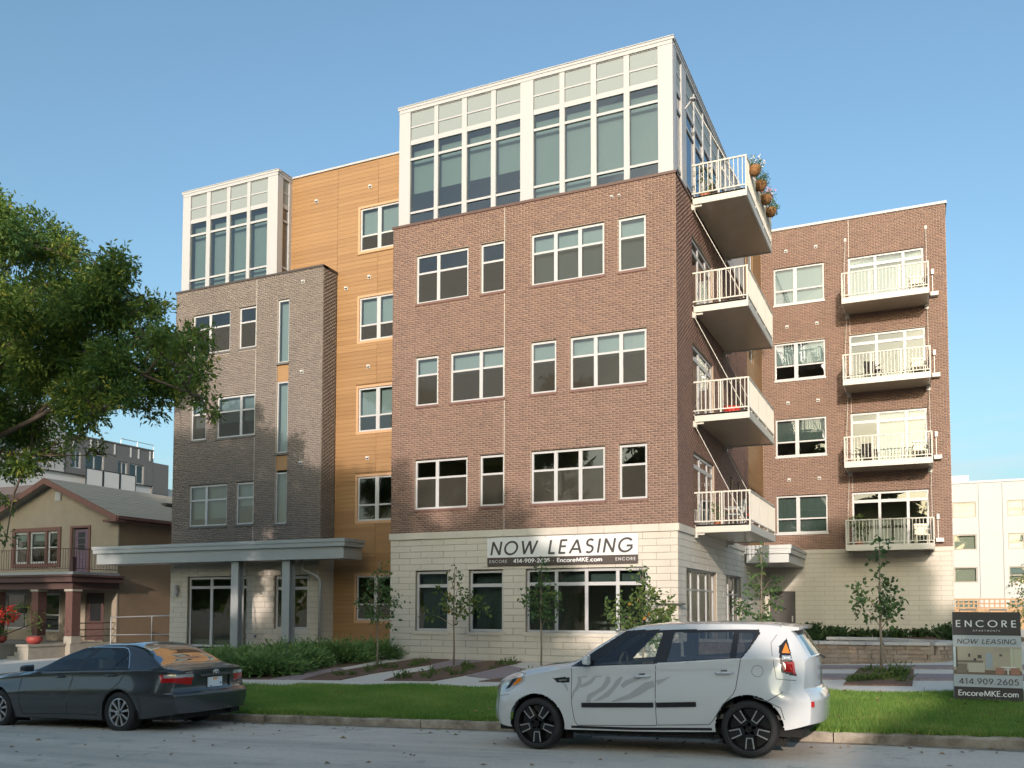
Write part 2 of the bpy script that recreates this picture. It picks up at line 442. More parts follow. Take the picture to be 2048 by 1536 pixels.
# kerb: cast lengths with joints, worn edges
mb = MB(); mb.box(-90, 40, 12.07, 12.19, -6, -5.9)
kerb = obj('kerb', mb, M_kerb, kind='structure')
def kerb_len(x0, x1):
    mb = MB(); n = 20; prof = [(12.05, -0.16), (12.045, -0.03), (12.06, -0.006), (12.085, 0.0), (12.22, 0.004), (12.22, -0.16)]
    for i in range(n + 1):
        x = x0 + (x1 - x0) * i / n; z = kerb_z(x)
        for j, (y, h) in enumerate(prof):
            jit = random.uniform(-.011, .008) if 0 < j < 4 else 0
            mb.v.append((x, y + jit, z + h + jit))
    m_ = len(prof)
    for i in range(n):
        for j in range(m_ - 1):
            a = i * m_ + j; mb.f.append((a, a + m_, a + m_ + 1, a + 1))
    mb.f.append(tuple(range(m_ - 1, -1, -1))); mb.f.append(tuple(n * m_ + j for j in range(m_)))
    return obj('kerb_stone', mb, M_kerb, kerb)
xk = -34.05
while xk < 9:
    kerb_len(xk, xk + 2.985); xk += 3.0
mb = MB()
for x0 in np.arange(-90, 40, 5.0):
    mb.add(((x0, .8, kerb_z(x0) - .16), (x0 + 5, .8, kerb_z(x0 + 5) - .16), (x0 + 5, 1.0, kerb_z(x0 + 5) - .01), (x0, 1.0, kerb_z(x0) - .01)), ((0, 1, 2, 3),))
    mb.add(((x0, .8, kerb_z(x0) - .01), (x0 + 5, .8, kerb_z(x0 + 5) - .01), (x0 + 5, 1.0, kerb_z(x0 + 5) - .01), (x0, 1.0, kerb_z(x0) - .01)), ((0, 1, 2, 3),))
obj('far_kerb', mb, M_kerb, kind='structure')

def patch(name, poly, m, dz, kind='structure', thick=0.05, sub=6):
    """a flush ground patch following the slope (thin slab)"""
    n = len(poly)
    bm = bmesh.new()
    vs_ = [bm.verts.new((x, y, 0)) for x, y in poly]
    f = bm.faces.new(vs_)
    if f.normal.z < 0 or f.calc_area() == 0: bmesh.ops.reverse_faces(bm, faces=[f])
    bm.normal_update()
    if bm.faces[:][0].normal.z < 0: bmesh.ops.reverse_faces(bm, faces=bm.faces[:])
    bmesh.ops.triangulate(bm, faces=bm.faces[:])
    bmesh.ops.subdivide_edges(bm, edges=bm.edges[:], cuts=3, use_grid_fill=True)
    ext = bmesh.ops.extrude_face_region(bm, geom=bm.faces[:])
    top = [e for e in ext['geom'] if isinstance(e, bmesh.types.BMVert)]
    ts = set(top)
    for v in bm.verts:
        v.co.z = gz(v.co.x, v.co.y) + (dz if v in ts else dz - thick)
    bmesh.ops.recalc_face_normals(bm, faces=bm.faces[:])
    me = bpy.data.meshes.new(name); bm.to_mesh(me); bm.free()
    return mobj(name, me, m, None, (0, 0, 0), kind=kind)

# grit and leaf litter lying along the gutter
gb = MB(); xs_g = np.arange(-40, 10, .12); rr = np.random.default_rng(5)
for i, x in enumerate(xs_g):
    wd = .10 + .09 * math.sin(x * 1.7) * math.sin(x * .53 + 1) + rr.uniform(-.02, .03)
    for y in (12.05, 12.05 - max(.03, wd)): gb.v.append((x, y, gz(x, min(y, 12.049)) + (.012 if y > 12.04 else .004)))
for i in range(len(xs_g) - 1): gb.f.append((2 * i + 1, 2 * i + 3, 2 * i + 2, 2 * i))
obj('gutter_dirt', gb, M_gutter, kind='stuff')
M_dryleaf = mat('dry_leaf', (.30, .20, .09), .9, obj_rnd=0, var=.6, vscale=2, c2=(.16, .09, .05))
lv = MB()
for i in range(420):
    x = random.uniform(-14, 2.5); y = random.choice((random.uniform(12.2, 15.9), random.gauss(11.9, .25), random.uniform(7, 12)) if i % 3 else (random.uniform(12.2, 15.9),) * 3)
    z = gz(x, y) + (.055 if y > 12.2 else .006); a = random.uniform(0, 6.28); l = random.uniform(.025, .05); t = random.uniform(-.4, .4)
    c_, s_ = math.cos(a) * l, math.sin(a) * l
    lv.add(((x - c_, y - s_, z), (x + s_ * .5, y - c_ * .5, z + .012 + abs(t) * l), (x + c_, y + s_, z + .004), (x - s_ * .5, y + c_ * .5, z + abs(t) * l * .5)), ((0, 1, 2, 3),))
obj('fallen_leaves', lv, M_dryleaf, kind='stuff')
# planting bands between the sidewalk and the building
patch('mulch_bed', [(-25.5, 17.64), (-14.6, 17.64), (-14.83, 18.57), (-14.9, 21.5), (-15.2, 24.0), (-19.0, 25.4), (-25.8, 25.4)], M_mulch, 0.004)
patch('gravel_band', [(-14.62, 17.64), (-13.66, 17.64), (-14.14, 18.98), (-14.30, 20.3), (-14.86, 20.8)], M_gravel, 0.012)
patch('mulch_bed', [(-13.62, 17.64), (-12.62, 17.64), (-12.86, 19.49), (-12.74, 22.2), (-13.05, 23.98), (-14.2, 23.98), (-14.24, 21.78), (-14.1, 19.2)], M_mulch, 0.010)
patch('gravel_band', [(-12.70, 22.26), (-11.9, 21.04), (-11.78, 21.2), (-11.87, 23.98), (-12.92, 23.98)], M_gravel, 0.012)
patch('mulch_bed', [(-11.32, 17.64), (-10.12, 17.64), (-10.1, 19.2), (-10.50, 22.5), (-10.66, 23.98), (-11.72, 23.98), (-11.72, 20.86), (-11.9, 19.4)], M_mulch, 0.012)
patch('gravel_band', [(-10.02, 19.26), (-8.95, 18.5), (-8.75, 18.7), (-9.46, 21.47), (-10.40, 22.5)], M_gravel, 0.010)
patch('mulch_bed', [(-8.9, 17.7), (-7.0, 17.7), (-6.2, 20.5), (-7.6, 22.6), (-8.6, 20.2)], M_mulch, 0.012)
# banded paving in the forecourt on the right
patch('gravel_band', [(-5.5, 18.95), (-1.40, 18.95), (-1.36, 20.2), (-5.5, 20.2)], M_gravel, 0.010)
patch('gravel_band', [(-0.18, 18.95), (3.0, 18.95), (3.0, 20.2), (-0.19, 20.2)], M_gravel, 0.010)
patch('gravel_band', [(-5.5, 21.85), (3.0, 21.55), (3.0, 22.6), (-0.9, 22.6), (-5.5, 22.95)], M_gravel, 0.010)
patch('mulch_bed', [(-1.36, 17.68), (-0.20, 17.68), (-0.20, 21.2), (-1.32, 21.75)], M_mulch, 0.022)
patch('mulch_bed', [(-6.0, 34.0), (-3.0, 33.6), (3.2, 33.6), (3.2, 38.6), (-6.0, 38.6)], M_mulch, 0.010)
# ---------------------------------------------------------------- the apartment building
APT = empty('apartment_building', (-12, 26, -1.56), 'five storey brick apartment building with honey wood siding and white glazed top corners', 'building')

def in_hole(u, z, holes):
    return any(h[0] - 1e-6 < u < h[1] + 1e-6 and h[2] - 1e-6 < z < h[3] + 1e-6 for h in holes)

def wall_back(name, fr, u0, u1, z0, z1, holes, m, parent, d=-0.008, reveal=0.14, mb=None, done=True):
    mb = mb or MB()
    us = sorted({u0, u1, *[min(max(h[i], u0), u1) for h in holes for i in (0, 1)]})
    zs = sorted({z0, z1, *[min(max(h[i], z0), z1) for h in holes for i in (2, 3)]})
    for a, b in zip(us, us[1:]):
        for c, e in zip(zs, zs[1:]):
            if not in_hole((a + b) / 2, (c + e) / 2, holes): mb.fquad(fr, a, b, c, e, d)
    P = fr.P
    for a, b, c, e in holes:
        q = d - reveal
        mb.quad(P(a, c, d), P(a, e, d), P(a, e, q), P(a, c, q))
        mb.quad(P(b, c, d), P(b, c, q), P(b, e, q), P(b, e, d))
        mb.quad(P(a, e, d), P(b, e, d), P(b, e, q), P(a, e, q))
        mb.quad(P(a, c, d), P(a, c, q), P(b, c, q), P(b, c, d))
    return obj(name, mb, m, parent) if done else mb

def free_spans(u0, u1, zc, holes):
    sp = [(u0, u1)]
    for a, b, c, e in holes:
        if c < zc < e:
            n = []
            for s, t in sp:
                if b <= s or a >= t: n.append((s, t)); continue
                if a > s: n.append((s, a))
                if b < t: n.append((b, t))
            sp = n
    return sp

def bricks(fr, u0, u1, z0, z1, holes, m, parent, L=0.2, H=0.0652, joint=0.0125, depth=0.010, name='brickwork'):
    """real bricks in running bond: thousands on each wall, so joined per wall"""
    rows = int(round((z1 - z0) / H)); H = (z1 - z0) / rows
    A = []
    for r in range(rows):
        zc = z0 + (r + .5) * H; off = (r % 2) * L / 2
        for s, t in free_spans(u0, u1, zc, holes):
            k = math.floor((s - off) / L)
            while k * L + off < t:
                a = max(s, k * L + off); b = min(t, (k + 1) * L + off)
                if b - a > 0.03: A.append((a + joint / 2, b - joint / 2, zc - H / 2 + joint / 2, zc + H / 2 - joint / 2))
                k += 1
    A = np.array(A); n = len(A)
    o = np.array(fr.o); U = np.array(fr.U); N = np.array(fr.N); Z = np.array((0, 0, 1.0))
    dj = rng.uniform(-.002, .002, n)
    def pt(u, z, d): return o + u[:, None] * U + z[:, None] * Z + d[:, None] * N
    back = np.full(n, -depth)
    V = np.stack([pt(A[:, 0], A[:, 2], dj), pt(A[:, 1], A[:, 2], dj), pt(A[:, 1], A[:, 3], dj), pt(A[:, 0], A[:, 3], dj),
                  pt(A[:, 0], A[:, 2], back), pt(A[:, 1], A[:, 2], back), pt(A[:, 1], A[:, 3], back), pt(A[:, 0], A[:, 3], back)], 1).reshape(-1, 3)
    q = np.array([(0, 1, 2, 3), (4, 5, 1, 0), (5, 6, 2, 1), (6, 7, 3, 2), (7, 4, 0, 3)])
    Q = (q[None] + (np.arange(n) * 8)[:, None, None]).reshape(-1, 4)
    r_ = np.repeat(np.clip(rng.beta(1.6, 2.2, n), 0, 1), 8)
    where = PW[parent.name]
    return mobj(name, big_mesh(name, V, Q, where, r_), m, parent, kind='stuff')

N_BLOCK = [0]
BLK = {}
def blocks(fr, u0, u1, z0, z1, holes, parent, L=0.785, H=0.193, joint=0.010, depth=0.02, limit=300, cap=None):
    """split-faced stone blocks, each one its own part up to the limit"""
    rows = int(round((z1 - z0) / H)); H = (z1 - z0) / rows; rest = MB(); off0 = random.uniform(0, .3)
    for r in range(rows):
        zc = z1 - (r + .5) * H; off = (r % 2) * L / 2 + off0
        for s, t in free_spans(u0, u1, zc, holes):
            k = math.floor((s - off) / L)
            while k * L + off < t:
                a = max(s, k * L + off); b = min(t, (k + 1) * L + off); k += 1
                if b - a < 0.05: continue
                a += joint / 2; b -= joint / 2; h = H - joint
                dj = random.choice((-.002, 0, .002))
                if N_BLOCK[0] >= limit:
                    rest.fbox(fr, a, b, zc - h / 2, zc + h / 2, -depth, dj); continue
                N_BLOCK[0] += 1
                key = (round(b - a, 3), round(h, 3), dj, tuple(fr.N))
                if key not in BLK:
                    mb = MB(); f2 = Frame((0, 0, 0), fr.U, fr.N); w_ = b - a; e = 0.006
                    P = f2.P
                    mb.add((P(0, 0, -depth), P(w_, 0, -depth), P(w_, h, -depth), P(0, h, -depth), P(0, 0, dj - e), P(w_, 0, dj - e), P(w_, h, dj - e), P(0, h, dj - e), P(e, e, dj), P(w_ - e, e, dj), P(w_ - e, h - e, dj), P(e, h - e, dj)),
                           ((8, 9, 10, 11), (4, 5, 9, 8), (5, 6, 10, 9), (6, 7, 11, 10), (7, 4, 8, 11), (0, 1, 5, 4), (1, 2, 6, 5), (2, 3, 7, 6), (3, 0, 4, 7)))
                    BLK[key] = mesh_of('limestone_block', mb.v, mb.f); BLK[key].materials.append(M_stone)
                mobj('limestone_block', BLK[key], None, parent, fr.P(a, zc - h / 2, 0))
    if rest.v: obj('limestone_blocks', rest, M_stone, parent, kind='stuff')

def window(fr, u0, u1, z0, z1, cols=(), rails=(), parent=APT, d=-0.07, fw=0.06, mw=0.11, rw=0.06, cover=(), shade=None, shade_m=None, frame_m=None, glass_m=None, sill=None, name='window', back=0.16):
    """frame with mullions and rails as the part; panes, screens, shades as its sub-parts.
    cover: cells (column, row from the bottom) with an insect screen; shade: height down to which a shade hangs (number or list per column)"""
    frame_m = frame_m or M_frame; glass_m = glass_m or M_glass
    mb = MB()
    t = 0.05
    mb.fbox(fr, u0, u1, z0, z0 + fw, d - t, d + .012); mb.fbox(fr, u0, u1, z1 - fw, z1, d - t, d + .012)
    mb.fbox(fr, u0, u0 + fw, z0 + fw, z1 - fw, d - t, d + .010); mb.fbox(fr, u1 - fw, u1, z0 + fw, z1 - fw, d - t, d + .010)
    ue = [u0 + fw]
    for c in cols:
        mb.fbox(fr, c - mw / 2, c + mw / 2, z0 + fw, z1 - fw, d - t, d + .008); ue += [c - mw / 2, c + mw / 2]
    ue.append(u1 - fw)
    cu = list(zip(ue[::2], ue[1::2]))
    ze = [z0 + fw]
    for r in rails: ze += [r - rw / 2, r + rw / 2]
    ze.append(z1 - fw)
    cz = list(zip(ze[::2], ze[1::2]))
    for a, b in cu:
        for r in rails: mb.fbox(fr, a, b, r - rw / 2, r + rw / 2, d - t, d + .006)
    W = obj(name, mb, frame_m, parent, at=fr.P((u0 + u1) / 2, z0, d))
    if sill:
        ms = MB(); ms.fbox(fr, u0 - .03, u1 + .03, z0 - .075, z0 - .002, -0.12, .028); obj('sill', ms, sill, W)
    for i, (a, b) in enumerate(cu):
        for j, (c, e) in enumerate(cz):
            mp = MB(); J = [random.uniform(-.005, .005) * (b - a) for _ in range(4)]; mp.quad(fr.P(a, c, d - .018 + J[0]), fr.P(b, c, d - .018 + J[1]), fr.P(b, e, d - .018 + J[2]), fr.P(a, e, d - .018 + J[3])); obj('pane', mp, glass_m, W)
            if (i, j) in cover:
                mp = MB(); mp.fquad(fr, a, b, c, e, d - .004); obj('insect_screen', mp, M_screen, W)
        if shade is not None:
            zs = shade[i] if isinstance(shade, (list, tuple)) else shade
            if zs is not None and zs < z1 - fw:
                mp = MB(); mp.fbox(fr, a - .02, b + .02, max(zs, z0), z1 - .02, d - back - .01, d - back); obj('shade', mp, shade_m or M_blind, W)
    return W

Z0 = [3.05, 6.30, 9.55]
# --- main block, front (y = 24)
FM = front(24.0); XL, XR = -15.195, -6.024; ZST, ZBR = 2.324, 12.10
spec = []        # (u0, u1, z0, z1, cols, rail, shade, shade material)
for k, z in ((0, Z0[0]), (2, Z0[2])):
    h = 1.53
    sh = k == 2
    spec += [(-14.33, -12.49, z, z + h, (-13.56,), None, None), (-12.06, -11.255, z, z + h, (), None, None),
             (-10.38, -8.11, z, z + h, (-9.62, -8.86), z + .05 if sh else None, M_blind if sh else None), (-7.68, -6.88, z, z + h, (), z + .05 if sh else None, M_blind if sh else None)]
z = Z0[1]
spec += [(-14.335, -13.53, z, z + 1.53, (), z + .9, M_blind), (-13.09, -11.265, z, z + 1.53, (-12.06,), z + .9, M_blind),
         (-10.39, -9.59, z, z + 1.53, (), z + .9, M_blind), (-9.15, -6.88, z, z + 1.53, (-8.39, -7.63), z + .9, M_blind)]
holesM = [(s[0] - .005, s[1] + .005, s[2] - .075, s[3] + .03) for s in spec]
gw = [(-14.27, -13.14, -.70, 1.12, (), .68), (-12.41, -11.29, -.70, 1.12, (), .68), (-10.54, -6.90, -.70, 1.13, (-9.62, -8.70, -7.77), .70)]
holesG = [(a - .01, b + .01, c - .06, e + .03) for a, b, c, e, _, _ in gw]
W1 = wall_back('brick_wall', FM, XL, XR, ZST, ZBR, holesM, M_mortar, APT)
bricks(FM, XL, -11.262, ZST + .005, ZBR, holesM, M_brick, W1)
bricks(FM, -11.246, XR, ZST + .005, ZBR, holesM, M_brick, W1)
mb = MB(); mb.fbox(FM, -11.262, -11.246, ZST, ZBR, -.01, -.001); obj('control_joint', mb, M_cream, W1)
for (a, b, c, e, cols, sh, shm) in spec:
    rl = e - .56
    window(FM, a, b, c, e, cols, (rl,), W1 if False else APT, cover=[(i, 0) for i in range(len(cols) + 1)], shade=sh, shade_m=shm, sill=M_sill)
S1 = wall_back('limestone_wall', FM, XL, XR, -1.75, ZST - .0, holesG, M_joint, APT, d=-.016, reveal=.16)
# cap course standing proud
def cap_course(fr, u0, u1, z0, z1, parent, L=0.79, proud=0.045):
    u = u0
    while u < u1 - .05:
        b = min(u1, u + L); mb = MB(); mb.fbox(fr, u, b - .008, z0, z1, -.05, proud); obj('cap_stone', mb, M_stone, parent); u += L
cap_course(FM, XL - .03, XR + .045, 2.118, 2.322, S1)
blocks(FM, XL, XR, -1.75, 2.113, holesG, S1)
for a, b, c, e, cols, rl in gw:
    window(FM, a, b, c, e, cols, (rl,), APT, d=-.11, fw=.07, mw=.10, rw=.10, frame_m=M_frame, glass_m=M_cglass, shade=(c + .05 if b - a < 2 else e - .35), shade_m=M_dshade, back=.3)
    mb = MB(); mb.fbox(FM, a - .08, b + .08, c - .11, c - .004, -.10, .035); obj('stone_sill', mb, M_stone, S1)
# --- main block, right side (x = -6.024)
FS = right(XR); YE = 38.7
side_doors = [(25.95, 28.80, 2.55 + 3.25 * k, 4.58 + 3.25 * k) for k in range(3)]
small = [(31.45 + 1.45 * j, 31.95 + 1.45 * j, 3.25 + 3.25 * k, 4.6 + 3.25 * k) for k in range(3) for j in range(2)]
holesS = [(a - .005, b + .005, c - .01, e + .03) for a, b, c, e in side_doors + small]
W2 = wall_back('brick_wall', FS, 24.0, 35.1, ZST, ZBR, holesS, M_mortar, APT)
bricks(FS, 24.013, 35.1, ZST + .005, ZBR, holesS, M_brick, W2)
def balcony_door(fr, a, b, c, e, shade=None, shade_m=None, k=0):
    w3 = (b - a)
    return window(fr, a, b, c, e, (a + w3 * .365, a + w3 * .735), (e - .36,), APT, fw=.07, mw=.10, rw=.12, name='balcony_door', shade=shade, shade_m=shade_m)
for k, (a, b, c, e) in enumerate(side_doors): balcony_door(FS, a, b, c, e, c + .05 if k == 1 else None, M_curtain)
for a, b, c, e in small: window(FS, a, b, c, e, (), (e - .5,), APT, frame_m=M_bronze)
sgw = [(24.95, 29.0, -1.2, 1.17, (25.96, 26.97, 27.98), .55), (30.5, 33.3, -1.2, 1.19, (31.43, 32.36), .5)]
holesSG = [(a - .01, b + .01, c - .05, e + .03) for a, b, c, e, _, _ in sgw]
S2 = wall_back('limestone_wall', FS, 24.0, YE, -1.75, ZST, holesSG, M_joint, APT, d=-.016, reveal=.16)
cap_course(FS, 24.0 + .05, 35.1, 2.118, 2.322, S2)
for a, b, c, e, cols, rl in sgw:
    window(FS, a, b, c, e, cols, (rl,), APT, d=-.11, fw=.07, mw=.06, rw=.05, frame_m=M_canopy, glass_m=M_cglass)
# wood siding return and upper floors beyond the brick
M_core = M_room
holesRW = [(35.5, 36.6, 3.3 + 3.25 * k, 4.7 + 3.25 * k) for k in range(4)]
WR = wall_back('siding_wall', FS, 35.1, YE, ZST, 16.0, holesRW, M_woodgap, APT, d=-.02)
for a, b, c, e in holesRW: window(FS, a + .005, b - .005, c + .005, e - .005, (), (c + .55,), APT)
mb = MB()
for r in range(int((16.0 - ZST) / .15)):
    z = ZST + r * .15
    for s, t in free_spans(35.1, YE - .01, z + .07, holesRW): mb.fbox(FS, s, t, z + .003, z + .146, -.03, 0)
obj('siding_boards', mb, M_wood, WR, kind='stuff')

# --- glazed white top storey, main
def glazed(fr, posts, panes, zt, zb, y_in, shade, name='glazed_storey', panel=True, cap=(0, 0)):
    """posts: (u0,u1) solid white; panes: (u0,u1); zt top, zb foot"""
    mb = MB()
    ua = min([p[0] for p in posts + panes]); ub = max([p[1] for p in posts + panes])
    for a, b in posts: mb.fbox(fr, a, b, zb, zt - .17, -.12, 0)
    mb.fbox(fr, ua, ub, zt - .20, zt - .09, -.12, .012); mb.fbox(fr, ua - cap[0], ub + cap[1], zt - .09, zt - .012, -.12, .03); mb.fbox(fr, ua - cap[0], ub + cap[1], zt - .012, zt + .012, -.2, .05)
    G = obj(name, mb, M_white, APT, at=fr.P(ua, zb, 0))
    lev = [(zt - .68, zt - .22), (zt - 1.13, zt - .73), (zt - 1.72, zt - 1.29), (zt - 3.48, zt - 1.80), (zb, zt - 3.55)]
    mu = MB()
    pu = sorted(panes)
    for i, (a, b) in enumerate(pu[:-1]):
        if pu[i + 1][0] - b < .3: mu.fbox(fr, b, pu[i + 1][0], zb, zt - .20, -.12, -.012)
    for a, b in panes:
        zz = zt - .20
        for c, e in lev:
            if zz - e > .01: mu.fbox(fr, a, b, e, zz, -.12, -.03)
            zz = c
    obj('mullions', mu, M_white, G)
    for i, (a, b) in enumerate(pu):
        for j, (c, e) in enumerate(lev):
            mp = MB()
            if j < 2:
                mp.fbox(fr, a + .012, b - .012, c + .012, e - .012, -.10, -.045); obj('infill_panel', mp, M_panel, G)
            else:
                J = [-.07 + random.uniform(-.005, .005) * (b - a) for _ in range(4)]; mp.quad(fr.P(a, c, J[0]), fr.P(b, c, J[1]), fr.P(b, e, J[2]), fr.P(a, e, J[3])); obj('pane', mp, M_cglass, G)
        zs = shade[i] if i < len(shade) else None
        if zs is not None:
            mp = MB(); mp.fbox(fr, a - .05, b + .05, zs, zt - 1.35, -.34, -.33); obj('shade', mp, M_shade, G)
    return G
FW = front(24.1)
PM = [(-14.65, -13.78), (-13.64, -12.79), (-12.62, -11.78), (-11.62, -10.79), (-10.36, -9.52), (-9.36, -8.54), (-8.37, -7.54), (-7.37, -6.53)]
ZT = 16.11
glazed(FW, [(-15.06, -14.65), (-10.79, -10.36), (-6.53, -6.102)], PM, ZT, ZBR, 0, [13.35, 13.38, 13.38, 13.38, 12.2, 12.2, 12.62, 12.66], cap=(.04, .05))
FWS = right(-6.10)
PS = [(24.52, 25.13)] + [(25.68 + 1.22 * i, 26.78 + 1.22 * i) for i in range(5)]
glazed(FWS, [(24.224, 24.52), (25.13, 25.68), (31.66, YE)], PS, ZT, ZBR, 0, [], cap=(-.03, 0))
mb = MB(); FWL = left(-15.06); mb.fquad(FWL, -26.3, -24.1, ZBR - .1, ZT, 0); obj('end_wall', mb, M_white, APT)
# --- copings
mb = MB(); mb.fbox(FM, XL - .03, XR + .03, ZBR, ZBR + .075, -.11, .03); mb.fbox(FS, 24.0, 35.1, ZBR, ZBR + .075, -.085, .03); obj('coping', mb, M_bcoping, APT)
# --- grey brick block on the left (y = 25.45)
FG = front(25.45); GX0, GX1 = -25.87, -19.0; GZ = 12.03
gs = [(-25.0, -23.19, 9.52, 11.05, (-24.19,), 10.5), (-22.76, -21.97, 9.52, 11.05, (), 10.5), (-25.02, -24.27, 6.27, 7.80, (), 7.25), (-23.75, -21.965, 6.27, 7.80, (-22.64,), 7.25),
      (-25.02, -23.19, 3.02, 4.55, (-24.22,), 4.0), (-22.76, -21.965, 3.02, 4.55, (), 4.0)]
slots = [(-20.98, -20.47, 8.79, 11.08), (-20.98, -20.47, 5.52, 8.10), (-20.98, -20.47, 2.98, 4.82)]
holesGr = [(a - .005, b + .005, c - .075, e + .03) for a, b, c, e, _, _ in gs] + [(-20.985, -20.465, 2.93, 11.11)]
W3 = wall_back('brick_wall', FG, GX0, GX1, 1.9, GZ, holesGr, M_gmortar, APT)
bricks(FG, GX0, -21.962, 1.9, GZ, holesGr, M_gbrick, W3)
bricks(FG, -21.946, GX1, 1.9, GZ, holesGr, M_gbrick, W3)
mb = MB(); mb.fbox(FG, -21.962, -21.946, 1.9, GZ, -.01, -.001); obj('control_joint', mb, M_cream, W3)
for n_, (a, b, c, e, cols, rl) in enumerate(gs):
    window(FG, a, b, c, e, cols, (rl,), APT, cover=[(i, 0) for i in range(len(cols) + 1)] if n_ < 4 else [], shade=(None, None, c + .5, c + .6, c + .3, c + .7)[n_], shade_m=M_blind, sill=M_gsill)
for a, b, c, e in slots: window(FG, a, b, c, e, (), (), APT, fw=.05, shade=c + .04, shade_m=M_blind, sill=M_gsill)
mb = MB(); mb.fbox(FG, -20.98, -20.47, 8.105, 8.71, -.10, -.05); obj('spandrel_panel', mb, M_wood, APT)
mb = MB(); mb.fbox(FG, -20.98, -20.47, 4.90, 5.44, -.10, -.05); obj('spandrel_panel', mb, M_wood, APT)
FGS = right(GX1)
W4 = wall_back('brick_wall', FGS, 25.45, 26.3, -1.7, GZ, [], M_gmortar, APT)
bricks(FGS, 25.463, 26.3, 2.1, GZ, [], M_gbrick, W4)
FGL = left(GX0)
W5 = wall_back('brick_wall', FGL, -40, -25.45, -2.2, GZ, [], M_gmortar, APT)
bricks(FGL, -30, -25.463, 1.9, GZ, [], M_gbrick, W5)
mb = MB(); mb.fbox(FG, GX0 - .03, GX1 + .03, GZ, GZ + .07, -.30, .03); mb.fbox(FGS, 25.45, 26.28, GZ, GZ + .07, -.30, .03); mb.fbox(FGL, -40, -25.45, GZ, GZ + .07, -.25, .03); obj('coping', mb, M_coping, APT)
lgw = [(-24.99, -22.20, -1.45, 1.12, (-23.92, -22.95), .74), (-20.93, -19.50, -.76, 1.10, (-20.35,), .68)]
holesLG = [(a - .01, b + .01, c - .05, e + .03) for a, b, c, e, _, _ in lgw]
S3 = wall_back('limestone_wall', FG, GX0, GX1, -2.1, 1.9, holesLG, M_joint, APT, d=-.016, reveal=.16)
blocks(FG, GX0, GX1, -2.07, 1.9, holesLG, S3)
for a, b, c, e, cols, rl in lgw:
    window(FG, a, b, c, e, cols, (rl,), APT, d=-.11, fw=.08, mw=.13, rw=.10, frame_m=M_frame, glass_m=M_cglass)
S4 = wall_back('limestone_wall', FGS, 25.45, 26.3, -2.0, 2.1, [], M_joint, APT, d=-.016)
blocks(FGS, 25.46, 26.3, -2.0, 2.1, [], S4)
blocks(FS, 24.012, YE, -1.75, 2.113, holesSG, S2)
# glazed top storey, left
FWG = front(25.5)
glazed(FWG, [(-25.68, -25.29), (-21.57, -21.102)], [(-25.29, -24.50), (-24.31, -23.51), (-23.35, -22.54), (-22.39, -21.57)], 16.0, GZ, 0, [12.1] * 4, cap=(.04, .05))
FWGS = right(-21.10)
glazed(FWGS, [(25.624, 25.79), (26.15, 26.3)], [(25.79, 26.15)], 16.0, GZ, 0, [])
mb = MB(); mb.fquad(left(-25.68), -38, -25.5, GZ - .1, 16.0, 0); obj('end_wall', mb, M_white, APT)
# --- honey wood siding (y = 26.3), board by board
FWD = front(26.3); WX0, WX1 = -21.1, -15.1; WZ0, WZ1 = -1.55, 15.95
wz = [12.70, 9.45, 6.20, 3.04, -.44]
wood_w = [(-18.04, -16.0, z, z + 1.56) for z in wz]
holesW = [(a - .09, b + .01, c - .10, e + .09) for a, b, c, e in wood_w]
W6 = wall_back('siding_wall', FWD, WX0, WX1, -1.7, WZ1, holesW, M_woodgap, APT, d=-.024, reveal=.05)
BRD = {}
for r in range(int((WZ1 - WZ0) / .15) + 1):
    z = WZ0 + r * .15; h = min(.1475, WZ1 - z)
    for s0, s1 in ((WX0, -19.02), (-19.015, -17.285), (-17.28, WX1)):
        for s, t in free_spans(s0, s1 - .004, z + .07, holesW):
            if s < -19.02 and z < 11.9 or t - s < .03 or h < .05: continue
            key = (round(t - s, 3), round(h, 3))
            if key not in BRD:
                mb = MB(); f2 = Frame((0, 0, 0), (1, 0, 0), (0, -1, 0)); w_ = t - s; P = f2.P
                mb.add((P(0, 0, -.02), P(w_, 0, -.02), P(w_, h, -.02), P(0, h, -.02), P(0, .002, 0), P(w_, .002, 0), P(w_, h - .002, 0), P(0, h - .002, 0)),
                       ((4, 5, 6, 7), (0, 1, 5, 4), (1, 2, 6, 5), (2, 3, 7, 6), (3, 0, 4, 7)))
                BRD[key] = mesh_of('siding_board', mb.v, mb.f); BRD[key].materials.append(M_wood)
            mobj('siding_board', BRD[key], None, W6, FWD.P(s, z + .002, random.uniform(-.0015, .0015)))
M_trim = mat('tan_window_trim', (0.50, 0.30, 0.17), 0.55)
for n_, (a, b, c, e) in enumerate(wood_w):
    mb = MB(); mb.fbox(FWD, a - .085, a - .002, c - .095, e + .085, -.05, .01); mb.fbox(FWD, a - .002, b, e + .002, e + .085, -.05, .01); mb.fbox(FWD, a - .002, b, c - .095, c - .002, -.05, .012)
    obj('window_trim', mb, M_trim, W6)
    window(FWD, a, b, c, e, (-17.25, -16.62) if False else (-17.25,), (c + .56,), APT, d=-.05, mw=.15, cover=[(0, 0), (1, 0)] if n_ < 2 else [], shade=(c + .6 if n_ < 3 else None), shade_m=M_blind)
mb = MB(); mb.fbox(FWD, WX0, -15.06, WZ1, WZ1 + .07, -.3, .05); obj('coping', mb, M_white, APT)
